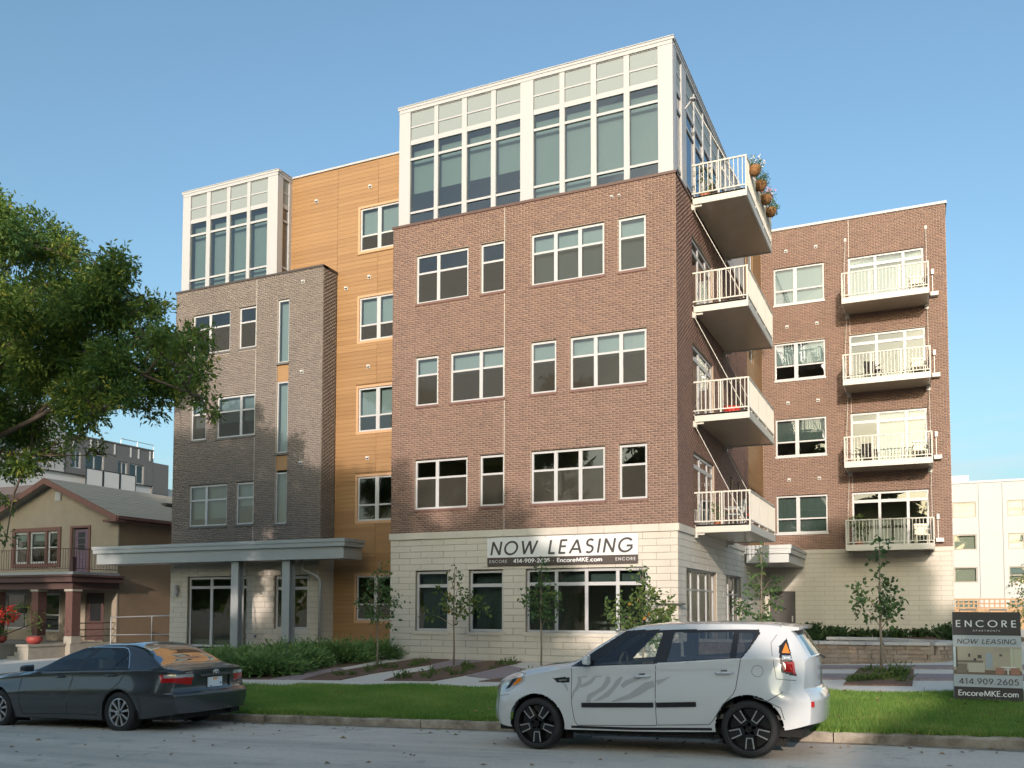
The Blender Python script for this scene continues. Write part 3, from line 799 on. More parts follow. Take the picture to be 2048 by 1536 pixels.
# --- right wing (y = 38.7)
FV = front(38.7); VX0, VX1 = XR, 1.115; VZ = 16.05; VS = 2.43
vw = [(-5.50, -3.475, 3.14 + 3.235 * k, 4.70 + 3.235 * k) for k in range(4)]
vd = [(-2.53, .30, 2.50 + 3.24 * k, 4.70 + 3.24 * k) for k in range(4)]
holesV = [(a - .005, b + .005, c - .03, e + .03) for a, b, c, e in vw + vd]
W7 = wall_back('brick_wall', FV, VX0, VX1, VS, VZ, holesV, M_mortar, APT)
bricks(FV, VX0, -2.50, VS + .005, VZ, holesV, M_brick, W7)
bricks(FV, -2.485, VX1, VS + .005, VZ, holesV, M_brick, W7)
mb = MB()
for c0, c1 in ((4.74, 5.70), (7.98, 8.94), (11.22, 12.18), (14.46, VZ)): mb.fbox(FV, -2.50, -2.485, c0, c1, -.01, -.001)
obj('control_joint', mb, M_cream, W7)
for k, (a, b, c, e) in enumerate(vw):
    window(FV, a, b, c, e, (-4.64,), (c + .60,), APT, mw=.15, cover=[], shade=(c + .05, c + .62, c + .7, c + .1)[k], shade_m=(M_dshade, M_dshade, M_blind, M_blind)[k], sill=M_frame)
for k, (a, b, c, e) in enumerate(vd):
    balcony_door(FV, a, b, c, e, (None, [None, c + .05, c + .05], None, c + .05)[k], M_curtain)
S5 = wall_back('limestone_wall', FV, VX0, VX1, -1.4, VS, [(-5.82, -4.80, -1.2, .72)], M_joint, APT, d=-.016)
cap_course(FV, VX0 + .06, VX1 + .04, VS - .17, VS - .002, S5)
blocks(FV, VX0, VX1, -1.4, VS - .175, [(-5.82, -4.80, -1.2, .72)], S5, limit=300)
mb = MB(); mb.fbox(FV, -5.81, -4.81, -1.15, .70, -.10, -.05); D = obj('door', mb, M_bronze, APT)
mb = MB(); mb.fbox(FV, -4.95, -4.90, -.55, -.30, -.05, .0); obj('handle', mb, M_steel, D)
mb = MB(); mb.fbox(FV, VX0 - .0, VX1 + .05, VZ, VZ + .10, -.3, .05); FVS = right(VX1); mb.fbox(FVS, 38.7, 52, VZ, VZ + .10, -.3, .05); obj('coping', mb, M_white, APT)
W8 = wall_back('brick_wall', FVS, 38.7, 52, VS, VZ, [], M_mortar, APT)
bricks(FVS, 38.713, 44, VS, VZ, [], M_brick, W8)
mb = MB(); mb.fquad(FVS, 38.7, 52, -1.4, VS, -.01); obj('side_base', mb, M_stone, APT)
# --- core behind the rooms, floors and roofs
mb = MB()
mb.box(-25.7, -9.2, 29.4, 46, -2, 15.8); mb.box(-9.25, .9, 42.0, 52, -2, 15.9)
obj('core', mb, M_room, APT)
mb = MB()
for z in (-1.45, 2.0, 5.2, 8.45, 11.7):
    mb.box(-25.6, -15.3, 26.4, 29.4, z, z + .25); mb.box(-25.6, -19.3, 25.75, 26.4, z, z + .25); mb.box(-15.0, -6.35, 24.45, 29.4, z, z + .25); mb.box(-9.2, -6.35, 29.4, 38.6, z, z + .25); mb.box(-9.2, .9, 39.1, 42.0, z, z + .25)
mb.box(-15.1, -15.0, 24.35, 29.4, -1.6, 12.0); mb.box(-10.95, -10.87, 24.5, 29.4, -1.2, 15.7); mb.box(-3.05, -2.95, 39.0, 42, -1.2, 15.9); mb.box(-19.2, -19.1, 25.7, 29.4, -1.5, 12.0)
obj('floors_and_partitions', mb, M_room, APT)
mb = MB(); mb.box(-15.0, -6.2, 24.25, 46, 15.75, 15.93); mb.box(-25.6, -15.0, 26.5, 46, 15.72, 15.90); mb.box(-25.6, -21.2, 25.6, 26.5, 15.72, 15.90); mb.box(-9.2, 1.0, 39.0, 52, 15.75, 15.93); mb.box(-25.6, -19.2, 25.6, 26.25, 11.95, 12.02)
obj('roof', mb, M_roof, APT)

# --- canopies
def canopy(x0, x1, y0, y1, zl, zm, zt, ov):
    mb = MB()
    mb.box(x0, x1, y0, y1, zl, zm - .003)
    C_ = obj('canopy', mb, M_canopy, APT, at=(x1, y0, zl))
    mb = MB(); mb.box(x0 - ov, x1 + ov, y0 - ov, y1, zm, zm + (zt - zm) * .55); mb.box(x0 - ov - .03, x1 + ov + .03, y0 - ov - .03, y1, zm + (zt - zm) * .55 + .004, zt); obj('gutter', mb, M_canopy, C_)
    return C_
C1 = canopy(-28.5, -17.22, 24.35, 25.40, 1.62, 2.02, 2.28, .10)
for x in (-21.95, -19.72):
    mb = MB(); b_ = -1.62
    mb.box(x - .16, x + .16, 24.55, 24.58, b_, 1.62); mb.box(x - .16, x + .16, 24.83, 24.86, b_, 1.62); mb.box(x - .02, x + .02, 24.58, 24.83, b_, 1.62)
    obj('column', mb, M_canopy, C1)
mb = MB(); mb.tube([(-18.85, 25.30, -1.6), (-18.85, 25.30, .95), (-18.95, 25.2, 1.1), (-19.4, 25.05, 1.3), (-19.45, 25.05, 1.62)], .055, 10); obj('downpipe', mb, M_canopy, C1, smooth=True)
C2 = canopy(-5.96, -4.42, 34.0, 38.6, 1.70, 2.03, 2.34, .08)

# --- balconies
M_bal = M_cream
BAL = {}
def balcony(fr, u0, u1, D, zb, zr, near, front_single, rod_top):
    """fr: wall frame; slab from zb; rail top zr; near: list of ends ('a','b') whose balusters are single parts"""
    mb = MB(); ft = .23; t = .05
    mb.fbox(fr, u0, u1, zb + ft - .05, zb + ft - .002, .03, D - .05)
    mb.fbox(fr, u0, u1, zb, zb + ft, D - t, D); mb.fbox(fr, u0, u0 + t, zb, zb + ft, .05, D - t - .001); mb.fbox(fr, u1 - t, u1, zb, zb + ft, .05, D - t - .001)
    B = obj('balcony', mb, M_bal, APT, at=fr.P((u0 + u1) / 2, zb, D / 2))
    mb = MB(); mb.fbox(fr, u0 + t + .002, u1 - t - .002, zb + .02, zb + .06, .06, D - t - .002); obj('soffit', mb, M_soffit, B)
    for u in (u0 + .03, u1 - .17):
        mb = MB(); P = fr.P
        mb.fbox(fr, u, u + .14, zb - .14, zb + .02, .005, .10); mb.fbox(fr, u + .03, u + .11, zb - .06, zb + .018, .10, .30); obj('bracket', mb, M_bal, B)
    # rails
    z1 = zr; z0 = zb + ft + .08
    mb = MB(); q = .045
    mb.fbox(fr, u0, u1, z1 - .045, z1, D - q, D); mb.fbox(fr, u0, u0 + q, z1 - .045, z1, .02, D - q - .001); mb.fbox(fr, u1 - q, u1, z1 - .045, z1, .02, D - q - .001)
    mb.fbox(fr, u0 + .003, u1 - .003, z0, z0 + .035, D - q + .006, D - .006); mb.fbox(fr, u0 + .006, u0 + q - .006, z0, z0 + .035, .02, D - q); mb.fbox(fr, u1 - q + .006, u1 - .006, z0, z0 + .035, .02, D - q)
    obj('rail', mb, M_bal, B)
    for u in [u0, u1 - q] + [u0 + (u1 - u0) * i / 3 - q / 2 for i in (1, 2)]:
        mb = MB(); mb.fbox(fr, u, u + q, zb + ft, z1 - .046, D - q - .0005, D - .0008); obj('post', mb, M_bal, B)
    for u in (u0, u1 - q):
        mb = MB(); mb.fbox(fr, u + .001, u + q - .001, zb + ft, z1 - .046, D * .5 - q / 2, D * .5 + q / 2); obj('post', mb, M_bal, B)
    s = .011; h = z1 - .046 - z0 - .035
    key = (round(h, 3),)
    if key not in BAL:
        mb = MB(); mb.box(-s, s, -s, s, 0, h); BAL[key] = mesh_of('baluster', mb.v, mb.f); BAL[key].materials.append(M_bal)
    rest = MB()
    def one(u, d, single):
        p = fr.P(u, z0 + .035, d)
        if single: mobj('baluster', BAL[key], None, B, p)
        else: rest.box(p[0] - s, p[0] + s, p[1] - s, p[1] + s, p[2], p[2] + h)
    n = int((u1 - u0) / .125)
    for i in range(1, n):
        one(u0 + (u1 - u0) * i / n, D - q / 2, front_single)
    n = int(D / .125)
    for e, u in (('a', u0 + q / 2), ('b', u1 - q / 2)):
        for i in range(1, n): one(u, D * i / n, e in near)
    if rest.v: obj('balusters', rest, M_bal, B, kind='stuff')
    for u in (u0 + .06, u1 - .06):
        mb = MB(); mb.tube([fr.P(u, rod_top, .02), fr.P(u, zb + ft + .03, D - .14)], .011, 8); mb.fbox(fr, u - .045, u + .045, rod_top - .07, rod_top + .07, .002, .03); obj('tie_rod', mb, M_bal, B)
    return B
SB = [balcony(FS, 25.88, 30.57, 1.63, 2.20 + 3.255 * k, 3.39 + 3.262 * k, ('a',), False, 5.42 + 3.255 * k if k < 3 else 15.2) for k in range(4)]
VB = [balcony(FV, -2.68, .46, 1.66, 2.25 + 3.255 * k, 3.46 + 3.262 * k, ('a',), True, 5.45 + 3.255 * k if k < 3 else 15.2) for k in range(4)]

# --- vents, lamps, camera, utility boxes on the walls
def vent(fr, u, z, name='wall_vent', m=M_alu, q=1.0):
    mb = MB(); P = fr.P
    mb.fbox(fr, u - .065 * q, u + .065 * q, z - .065 * q, z + .065 * q, 0, .03); mb.fbox(fr, u - .05 * q, u + .05 * q, z - .01, z + .05 * q, .03, .08); V_ = obj(name, mb, m, APT, at=P(u, z, 0))
    mb = MB(); mb.fbox(fr, u - .04 * q, u + .04 * q, z - .045 * q, z - .012, .025, .034); obj('opening', mb, M_dark, V_)
for k in range(4):
    for u in (-4.98, -3.78): vent(FV, u, 5.38 + 3.245 * k)
for u, z in ((-16.45, 13.0),): pass
for z in (15.0, 11.72, 8.5, 5.25): vent(FWD, -17.62 if z < 16 else 0, z)
vent(FWD, -19.95, 14.9)
vent(FWD, -18.6, 11.45, 'security_camera', M_alu)
for z in (11.6, 8.35, 5.1): vent(FG, -19.85, z)
vent(FM, -7.86, 11.75, q=.6); vent(FM, -7.64, 11.75, q=.5)
vent(FG, -21.75, -1.0, 'hose_bib', M_steel)
mb = MB(); mb.fbox(FG, -25.52, -25.44, .58, .66, 0, .05); L_ = obj('wall_lamp', mb, M_canopy, APT, at=FG.P(-25.48, .62, .05))
for a, b in ((.42, .60), (.64, .84)):
    mb = MB(); mb.tube([FG.P(-25.48, a, .11), FG.P(-25.48, b, .11)], .075, 14); obj('shade', mb, M_frame, L_, smooth=False)
for k in range(4):
    z = 2.96 + 3.245 * k
    mb = MB(); mb.fbox(FV, .56, .66, z + .55, z + .75, 0, .12); mb.fbox(FV, .59, .62, z - .2, z + .55, 0, .03); mb.fbox(FV, .52, .80, z - .35, z - .2, 0, .25); obj('utility_box', mb, M_alu, APT)
# address ledge round the corner
M_bronze2 = mat('orange_bronze', (0.55, 0.25, 0.06), 0.4, metal=0.3)
mb = MB(); mb.box(-6.62, -5.90, 23.88, 23.975, .10, .14); mb.box(-5.995, -5.90, 23.975, 24.35, .10, .14); LG = obj('address_ledge', mb, M_bronze, APT)
# ---------------------------------------------------------------- vehicles: one lofted skin, cut into panels
def interp(tab, x, smooth=True):
    """monotone cubic through (x, value) pairs"""
    xs = np.array([t[0] for t in tab], float); ys = np.array([t[1] for t in tab], float)
    x = np.asarray(x, float)
    h = np.diff(xs); dl = np.diff(ys) / h
    m = np.zeros(len(xs)); m[0] = dl[0]; m[-1] = dl[-1]
    for i in range(1, len(xs) - 1):
        m[i] = 0 if dl[i - 1] * dl[i] <= 0 else 2 * dl[i - 1] * dl[i] / (dl[i - 1] + dl[i])
    i = np.clip(np.searchsorted(xs, x) - 1, 0, len(h) - 1)
    t = np.clip((x - xs[i]) / h[i], 0, 1)
    return ys[i] * (2 * t**3 - 3 * t**2 + 1) + h[i] * m[i] * (t**3 - 2 * t**2 + t) + ys[i + 1] * (-2 * t**3 + 3 * t**2) + h[i] * m[i + 1] * (t**3 - t**2)

def in_poly(px, pz, poly):
    c = np.zeros(np.shape(px), bool); n = len(poly)
    for i in range(n):
        x1, z1 = poly[i]; x2, z2 = poly[(i + 1) % n]
        if z1 == z2: continue
        cond = ((z1 > pz) != (z2 > pz)) & (px < (x2 - x1) * (pz - z1) / (z2 - z1) + x1)
        c ^= cond
    return c

class CarSkin:
    def __init__(s, T, x0, x1, nx, front_prof, rear_prof, bow_f, bow_r, Lf=0.5, Lr=0.5):
        """T: tables zb wb zm wm zs ws ze we zt; x along the car (nose to tail), y across, z up"""
        s.T = T
        xs = np.linspace(x0, x1, nx)
        g = {k: interp(v, xs) for k, v in T.items()}
        nA, nB, nC, nD = 16, 40, 40, 36
        rows = []
        for f in np.linspace(0, 1, nA, endpoint=False): rows.append((g['wb'] + (g['wm'] - g['wb']) * math.sin(f * math.pi / 2), g['zb'] + (g['zm'] - g['zb']) * f))
        for f in np.linspace(0, 1, nB, endpoint=False):
            rows.append((g['wm'] + (g['ws'] - g['wm']) * (f * f * (3 - 2 * f)), g['zm'] + (g['zs'] - g['zm']) * f))
        for f in np.linspace(0, 1, nC, endpoint=False): rows.append((g['ws'] + (g['we'] - g['ws']) * f, g['zs'] + (g['ze'] - g['zs']) * f))
        s.nside = len(rows)
        for f in np.linspace(0, 1, nD):
            a = f * math.pi / 2 * 0.999
            rows.append((g['we'] * math.cos(a), g['ze'] + (g['zt'] - g['ze']) * math.sin(a) ** 0.8 if f > 0 else g['ze']))
        Wd = np.array([r[0] for r in rows]).T; Zd = np.array([r[1] for r in rows]).T       # nx, nv
        # light smoothing over the sharp knees of the section
        for _ in range(2):
            Wd[:, 1:-1] = .5 * Wd[:, 1:-1] + .25 * (Wd[:, :-2] + Wd[:, 2:]); Zd[:, 1:-1] = .5 * Zd[:, 1:-1] + .25 * (Zd[:, :-2] + Zd[:, 2:])
        Wd[:, -1] = 0
        Wm = g['wm'][:, None]
        X = np.repeat(xs[:, None], Wd.shape[1], 1)
        rf = np.clip((x0 + Lf - xs) / Lf, 0, 1)[:, None] ** 1.6; rr = np.clip((xs - (x1 - Lr)) / Lr, 0, 1)[:, None] ** 1.6
        yn = np.clip(Wd / Wm, 0, 1.1)
        X = X + rr * (interp(rear_prof, Zd) - bow_r * yn ** 2.6) + rf * (interp(front_prof, Zd) + bow_f * yn ** 2.6)
        s.X, s.W, s.Z = X, Wd, Zd
        nv = Wd.shape[1]
        # mirror into a full loop: +y side (far), then -y side (near)
        V = np.concatenate([np.stack([X, -Wd, Zd], 2), np.stack([X, Wd, Zd], 2)[:, ::-1][:, 1:]], 1)   # near sill -> roof -> far sill
        s.nv = V.shape[1]
        idx = np.arange(nx * s.nv).reshape(nx, s.nv)
        Q = np.stack([idx[:-1, :-1], idx[1:, :-1], idx[1:, 1:], idx[:-1, 1:]], 2).reshape(-1, 4)
        Vs = [V.reshape(-1, 3)]; Qs = [Q]; base = nx * s.nv
        side_kind = [np.zeros(len(Q), int)]
        for e, kind in ((0, 1), (nx - 1, 2)):
            ns = s.nside + 1; nc = 91
            zc = interp([(0, 0), (1, 1)], [0])  # placeholder keeps the table form
            wrow = Wd[e, :ns]; zrow = Zd[e, :ns]
            S = np.linspace(-1, 1, nc)
            y = wrow[:, None] * S[None]
            ycr = Wd[e, s.nside:][::-1]; zcr = Zd[e, s.nside:][::-1]
            crown = np.interp(np.abs(y), ycr, zcr)
            fz = (zrow - zrow[0]) / (zrow[-1] - zrow[0])
            z = zrow[0] + (crown - zrow[0]) * fz[:, None]
            yn2 = np.clip(np.abs(y) / Wm[e], 0, 1.1)
            x = xs[e] + (interp(rear_prof, z) - bow_r * yn2 ** 2.6 if kind == 2 else interp(front_prof, z) + bow_f * yn2 ** 2.6)
            Vs.append(np.stack([x, y, z], 2).reshape(-1, 3))
            ii = base + np.arange(ns * nc).reshape(ns, nc); base += ns * nc
            q = np.stack([ii[:-1, :-1], ii[:-1, 1:], ii[1:, 1:], ii[1:, :-1]], 2).reshape(-1, 4)
            if kind == 1: q = q[:, ::-1]
            Qs.append(q); side_kind.append(np.full(len(q), kind))
        s.V = np.concatenate(Vs); s.Q = np.concatenate(Qs); s.kind = np.concatenate(side_kind)
    def arch(s, cx, cz, r):
        """snap side vertices to a wheel arch circle"""
        v = s.V; side = np.abs(v[:, 1]) > 0.45
        d = np.hypot(v[:, 0] - cx, v[:, 2] - cz)
        m = side & (np.abs(d - r) < 0.014) & (v[:, 2] < cz + r + .02)
        k = r / np.maximum(d, 1e-6)
        v[m, 0] = cx + (v[m, 0] - cx) * k[m]; v[m, 2] = cz + (v[m, 2] - cz) * k[m]
    def finish(s):
        v, q = s.V, s.Q
        s.C = v[q].mean(1)
        n = np.cross(v[q[:, 2]] - v[q[:, 0]], v[q[:, 3]] - v[q[:, 1]])
        s.N = n / np.maximum(np.linalg.norm(n, axis=1, keepdims=True), 1e-9)
        # smooth vertex normals; ends merge with the sides at the rim
        vn = np.zeros_like(v)
        for k in range(4): np.add.at(vn, q[:, k], n)
        key = np.round(v, 3); _, inv = np.unique(key, axis=0, return_inverse=True); inv = inv.ravel()
        acc = np.zeros((inv.max() + 1, 3)); np.add.at(acc, inv, vn); vn = acc[inv]
        s.VN = vn / np.maximum(np.linalg.norm(vn, axis=1, keepdims=True), 1e-9)
        s.cls = np.zeros(len(q), int)
    def part(s, name, ids, m, parent, inset=0.0, split=None, **k):
        f = np.isin(s.cls, ids if isinstance(ids, (list, tuple)) else [ids])
        if split or (split is None and (name.split('_')[-1] in ('door', 'surround', 'headlight', 'light', 'vent', 'print') or (name in ('front_window', 'rear_window', 'quarter_window', 'rear_side_window') and np.abs(s.C[f][:, 1]).min() > .3))):
            keep = s.cls.copy(); far = f & (s.C[:, 1] > 0)
            s.cls[far] = 98; s.part(name, 98, m, parent, inset, False, **k); s.cls = keep.copy()
            s.cls[far] = 99; r_ = s.part(name, ids, m, parent, inset, False, **k); s.cls = keep
            return r_
        q = s.Q[f]
        if not len(q): return None
        u, inv = np.unique(q, return_inverse=True); inv = inv.reshape(q.shape)
        V = s.V[u] - s.VN[u] * inset
        me = big_mesh(name, V, inv, smooth=True)
        me.normals_split_custom_set_from_vertices([tuple(n) for n in s.VN[u]])
        return mobj(name, me, m, parent, None if parent is None else tuple(PW[parent.name]), **k)
    def on_side(s, x, z, sign=-1):
        """the skin's y at (x, z) on one side"""
        v = s.V; near = (np.sign(v[:, 1]) == sign) & (np.abs(v[:, 1]) > .3)
        d = np.hypot(v[near, 0] - x, v[near, 2] - z); i = np.argpartition(d, 5)[:5]
        w_ = 1 / (d[i] + 1e-4)
        return float((v[near, 1][i] * w_).sum() / w_.sum()), (s.VN[near][i] * w_[:, None]).sum(0) / w_.sum()
    def ribbon(s, mb, pts, w_=0.008, lift=0.0025, sign=-1, sub=6):
        P = []
        for a, b in zip(pts[:-1], pts[1:]):
            for t in np.linspace(0, 1, sub, endpoint=False): P.append((a[0] + (b[0] - a[0]) * t, a[1] + (b[1] - a[1]) * t))
        P.append(pts[-1]); vs_ = []
        for i, p in enumerate(P):
            a = P[max(i - 1, 0)]; b = P[min(i + 1, len(P) - 1)]
            t = np.array((b[0] - a[0], b[1] - a[1])); t /= max(np.hypot(*t), 1e-9); wl = np.interp(i / sub, np.arange(len(w_)), w_) if isinstance(w_, tuple) else w_; nrm = np.array((-t[1], t[0])) * wl / 2
            for sg in (1, -1):
                x, z = p[0] + nrm[0] * sg, p[1] + nrm[1] * sg
                y, n = s.on_side(x, z, sign); vs_.append((x + n[0] * lift, y + n[1] * lift, z + n[2] * lift))
        b0 = len(mb.v); mb.v += vs_
        for i in range(len(P) - 1):
            a = b0 + 2 * i; mb.f.append((a, a + 1, a + 3, a + 2) if sign > 0 else (a, a + 2, a + 3, a + 1))

def wheel(parent, cx, cy, cz, r, w_, out, rim_fn, RT=.68):
    """out = -1: outer face looks to -y"""
    at = PW[parent.name] + Vector((cx, cy, cz))
    Wl = empty('wheel', at, parent=parent)
    mb = MB(); k = out
    n = 40
    prof = [(r * RT, .0), (r * (RT + .03), .006), (r * .85, .012), (r * .92, .008), (r * .965, -.006), (r * .995, -.03), (r, -.06), (r, -w_ + .06), (r * .99, -w_ + .03), (r * .93, -w_), (r * .6, -w_)]
    for rr_, h in prof:
        for i in range(n):
            a = 2 * math.pi * i / n; mb.v.append((rr_ * math.cos(a), k * h, rr_ * math.sin(a)))
    for i in range(len(prof) - 1):
        for j in range(n):
            j2 = (j + 1) % n; mb.f.append((i * n + j, i * n + j2, (i + 1) * n + j2, (i + 1) * n + j) if k < 0 else (i * n + j, (i + 1) * n + j, (i + 1) * n + j2, i * n + j2))
    obj('tyre', mb, M_tyre, Wl, local=True, smooth=True)
    rim_fn(Wl, r * (RT + .005), k)
    return Wl

M_tyre = mat('tyre_rubber', (0.022, 0.022, 0.024), 0.75, bump=0.1, bscale=60)
M_silver = mat('bright_alloy', (0.62, 0.62, 0.62), 0.25, metal=0.9)
M_blackrim = mat('gloss_black_rim', (0.012, 0.012, 0.013), 0.2)
M_wpaint = mat('white_car_paint', (0.64, 0.66, 0.675), 0.2, coat=1.0)
M_gpaint = mat('graphite_car_paint', (0.058, 0.064, 0.072), 0.22, metal=0.35, coat=0.8)
M_trimblk = mat('black_car_trim', (0.016, 0.016, 0.018), 0.35)
M_gap = mat('panel_gap', (0.02, 0.02, 0.02), 0.9)
M_wgap = mat('shut_line', (0.12, 0.125, 0.13), 0.9)
M_decal = mat('silver_decal', (0.40, 0.41, 0.43), 0.35)
M_red = mat('red_lens', (0.42, 0.012, 0.015), 0.12, coat=1.0)
M_amber = mat('amber_lens', (0.80, 0.24, 0.02), 0.15, coat=1.0)
M_clear = mat('clear_lens', (0.62, 0.64, 0.66), 0.10, metal=0.5, coat=1.0)
M_cglassL = glass('car_glass_light', (0.92, 0.97, 0.93), 0.02, wav=0)
M_cglassD = glass('car_glass_tinted', (0.34, 0.36, 0.36), 0.08, wav=0)
M_seat = mat('dark_seat_cloth', (0.20, 0.20, 0.19), 0.95)
M_chrome = mat('chrome', (0.8, 0.8, 0.8), 0.08, metal=1.0)
M_plate = mat('pale_number_plate', (0.75, 0.76, 0.78), 0.5)
M_plateor = mat('orange_plate_print', (0.80, 0.35, 0.06), 0.6)
M_plateblu = mat('blue_plate_print', (0.10, 0.20, 0.50), 0.6)

def cabin(parent, x0, x1, hw, zfloor, seats, zb, m=M_seat, tx=0.58):
    at = PW[parent.name]
    mb = MB(); mb.box(x0, x1, -hw, hw, zfloor, zfloor + .05); obj('cabin_floor', mb, m, parent, local=True, at=at)
    for xs_ in seats:
        for y in (-.38, .38):
            mb = MB()
            for (a, b, c, d, wd) in ((xs_, .0, .42, .12, .24), ):
                mb.box(xs_ - .45, xs_, y - .24, y + .24, zfloor + .12, zfloor + .30)
                mb.add([(xs_ - .06, y - .23, zfloor + .28), (xs_ - .06, y + .23, zfloor + .28), (xs_ + .08, y + .23, zfloor + .28), (xs_ + .08, y - .23, zfloor + .28), (xs_ + .12, y - .2, zb - .02), (xs_ + .12, y + .2, zb - .02), (xs_ + .22, y + .2, zb - .02), (xs_ + .22, y - .2, zb - .02)],
                       ((0, 3, 2, 1), (4, 5, 6, 7), (0, 1, 5, 4), (1, 2, 6, 5), (2, 3, 7, 6), (3, 0, 4, 7)))
                mb.box(xs_ + .13, xs_ + .22, y - .13, y + .13, zb + .02, zb + .2)
            obj('seat', mb, m, parent, local=True, at=at)

# ------- white boxy car (x from the front axle, nose at -0.8)
SX, SY = -4.31, 10.13
sg = lambda x: -1.720 + 0.031 * (x + 4.31)
SOUL = empty('parked_car', (SX, SY + .02, sg(SX)), 'white boxy hatchback with grey zebra stripes on its door, parked at the kerb', 'car')
Tsoul = dict(
    zb=[(-.80, .33), (-.55, .28), (-.36, .26), (.36, .25), (1.2, .25), (2.2, .27), (2.9, .30), (3.26, .36)],
    wb=[(-.80, .60), (-.55, .78), (.3, .84), (2.3, .84), (3.0, .82), (3.26, .74)],
    zm=[(-.80, .50), (-.5, .56), (.3, .58), (2.3, .60), (3.0, .58), (3.26, .56)],
    wm=[(-.80, .66), (-.62, .80), (-.4, .865), (0, .888), (.6, .875), (1.5, .872), (2.2, .885), (2.7, .885), (3.05, .84), (3.26, .74)],
    zs=[(-.80, .66), (-.6, .78), (-.3, .86), (.1, .935), (.45, .985), (.7, 1.005), (1.5, 1.03), (2.4, 1.075), (2.8, 1.09), (3.05, 1.09), (3.26, 1.04)],
    ws=[(-.80, .60), (-.6, .74), (-.35, .79), (0, .815), (.6, .815), (1.5, .815), (2.4, .805), (2.8, .785), (3.05, .75), (3.26, .66)],
    ze=[(-.80, .70), (-.62, .82), (-.35, .90), (0, .975), (.34, 1.005), (.46, 1.03), (.80, 1.25), (1.10, 1.405), (1.25, 1.445), (1.7, 1.462), (2.4, 1.455), (2.8, 1.435), (2.98, 1.40), (3.05, 1.35), (3.26, 1.07)],
    we=[(-.80, .52), (-.62, .64), (-.35, .69), (0, .72), (.34, .735), (.46, .73), (.80, .665), (1.10, .60), (1.25, .585), (2.0, .59), (2.6, .585), (2.95, .56), (3.26, .58)],
    zt=[(-.80, .74), (-.62, .86), (-.35, .945), (0, 1.015), (.30, 1.05), (.44, 1.085), (.80, 1.29), (1.10, 1.445), (1.25, 1.485), (1.7, 1.510), (2.4, 1.50), (2.8, 1.475), (2.98, 1.43), (3.05, 1.38), (3.26, 1.09)])
S = CarSkin(Tsoul, -.80, 3.26, 420, [(.2, .02), (.45, -.03), (.62, 0), (1.2, .05)], [(.2, .0), (.42, .05), (.60, .06), (.70, .02), (.74, -.02), (1.5, -.02)], .22, .12)
S.arch(0, .315, .365); S.arch(2.55, .315, .375); S.finish()
c = S.C; ny = np.abs(S.N[:, 1]); side = (S.kind == 0) & (np.abs(c[:, 1]) > .45)
cx, cy, cz = c[:, 0], c[:, 1], c[:, 2]
BODY, OUT, DOORF, DOORR, GLF, GLR, GLQ, WSH, DECAL, HEAD, TAIL, VENT, BLK, REAR, TGATE, BUMPF, BUMPR = range(17)
up_ = S.N[:, 2] > 0.35
S.cls[side & (cx > .465) & (cx < 1.505) & (cz > .31) & (cz < 1.06)] = DOORF
S.cls[side & in_poly(cx, cz, [(1.505, .34), (2.13, .36), (2.40, .70), (2.48, 1.09), (1.505, 1.06)])] = DOORR
S.cls[side & (S.cls == BODY) & (cx < -.36) & (cz < .66)] = BUMPF
S.cls[(S.kind == 1) & (cz < .66)] = BUMPF
S.cls[side & (S.cls == BODY) & (cx > 2.92) & (cz < .70)] = BUMPR
S.cls[(S.kind == 2) & (cz < .70)] = BUMPR
S.cls[(S.kind == 2) & (cz >= .70)] = TGATE
# glasshouse: black surround, then the panes
band = side & in_poly(cx, cz, [(.44, 1.0), (1.10, 1.415), (1.25, 1.425), (2.66, 1.405), (2.68, 1.36), (2.58, 1.20), (2.49, 1.085), (1.5, 1.035), (.7, 1.0)])
S.cls[band] = BLK
S.cls[side & in_poly(cx, cz, [(.74, 1.02), (1.16, 1.375), (1.56, 1.385), (1.475, 1.045)])] = GLF
S.cls[side & in_poly(cx, cz, [(1.64, 1.058), (1.70, 1.385), (2.385, 1.375), (2.355, 1.09)])] = GLR
S.cls[side & in_poly(cx, cz, [(2.43, 1.095), (2.45, 1.372), (2.64, 1.362), (2.57, 1.22), (2.485, 1.10)])] = GLQ
wsh = (S.kind == 0) & (np.abs(cy) < .66) & (cx > .44) & (cx < 1.17) & (cz > 1.06) & up_ & ~side | ((S.kind == 0) & (np.abs(cy) <= .45) & (cx > .44) & (cx < 1.17) & (cz > 1.07))
S.cls[wsh] = WSH
S.cls[((S.kind == 0) & ~side & (cx > 3.02) & (cz > 1.10))] = REAR
S.cls[side & in_poly(cx, cz, [(.215, .865), (.445, .877), (.445, .81), (.275, .81)])] = VENT
S.cls[(S.kind < 2) & in_poly(cx, cz, [(-.66, .66), (-.47, .70), (-.40, .705), (-.185, .83), (-.17, .895), (-.28, .92), (-.48, .83), (-.70, .76)]) & (np.abs(cy) > .44)] = HEAD
S.cls[side & in_poly(cx, cz, [(2.885, 1.21), (2.965, 1.30), (3.01, 1.15), (3.07, .88), (2.915, .93)])] = TAIL
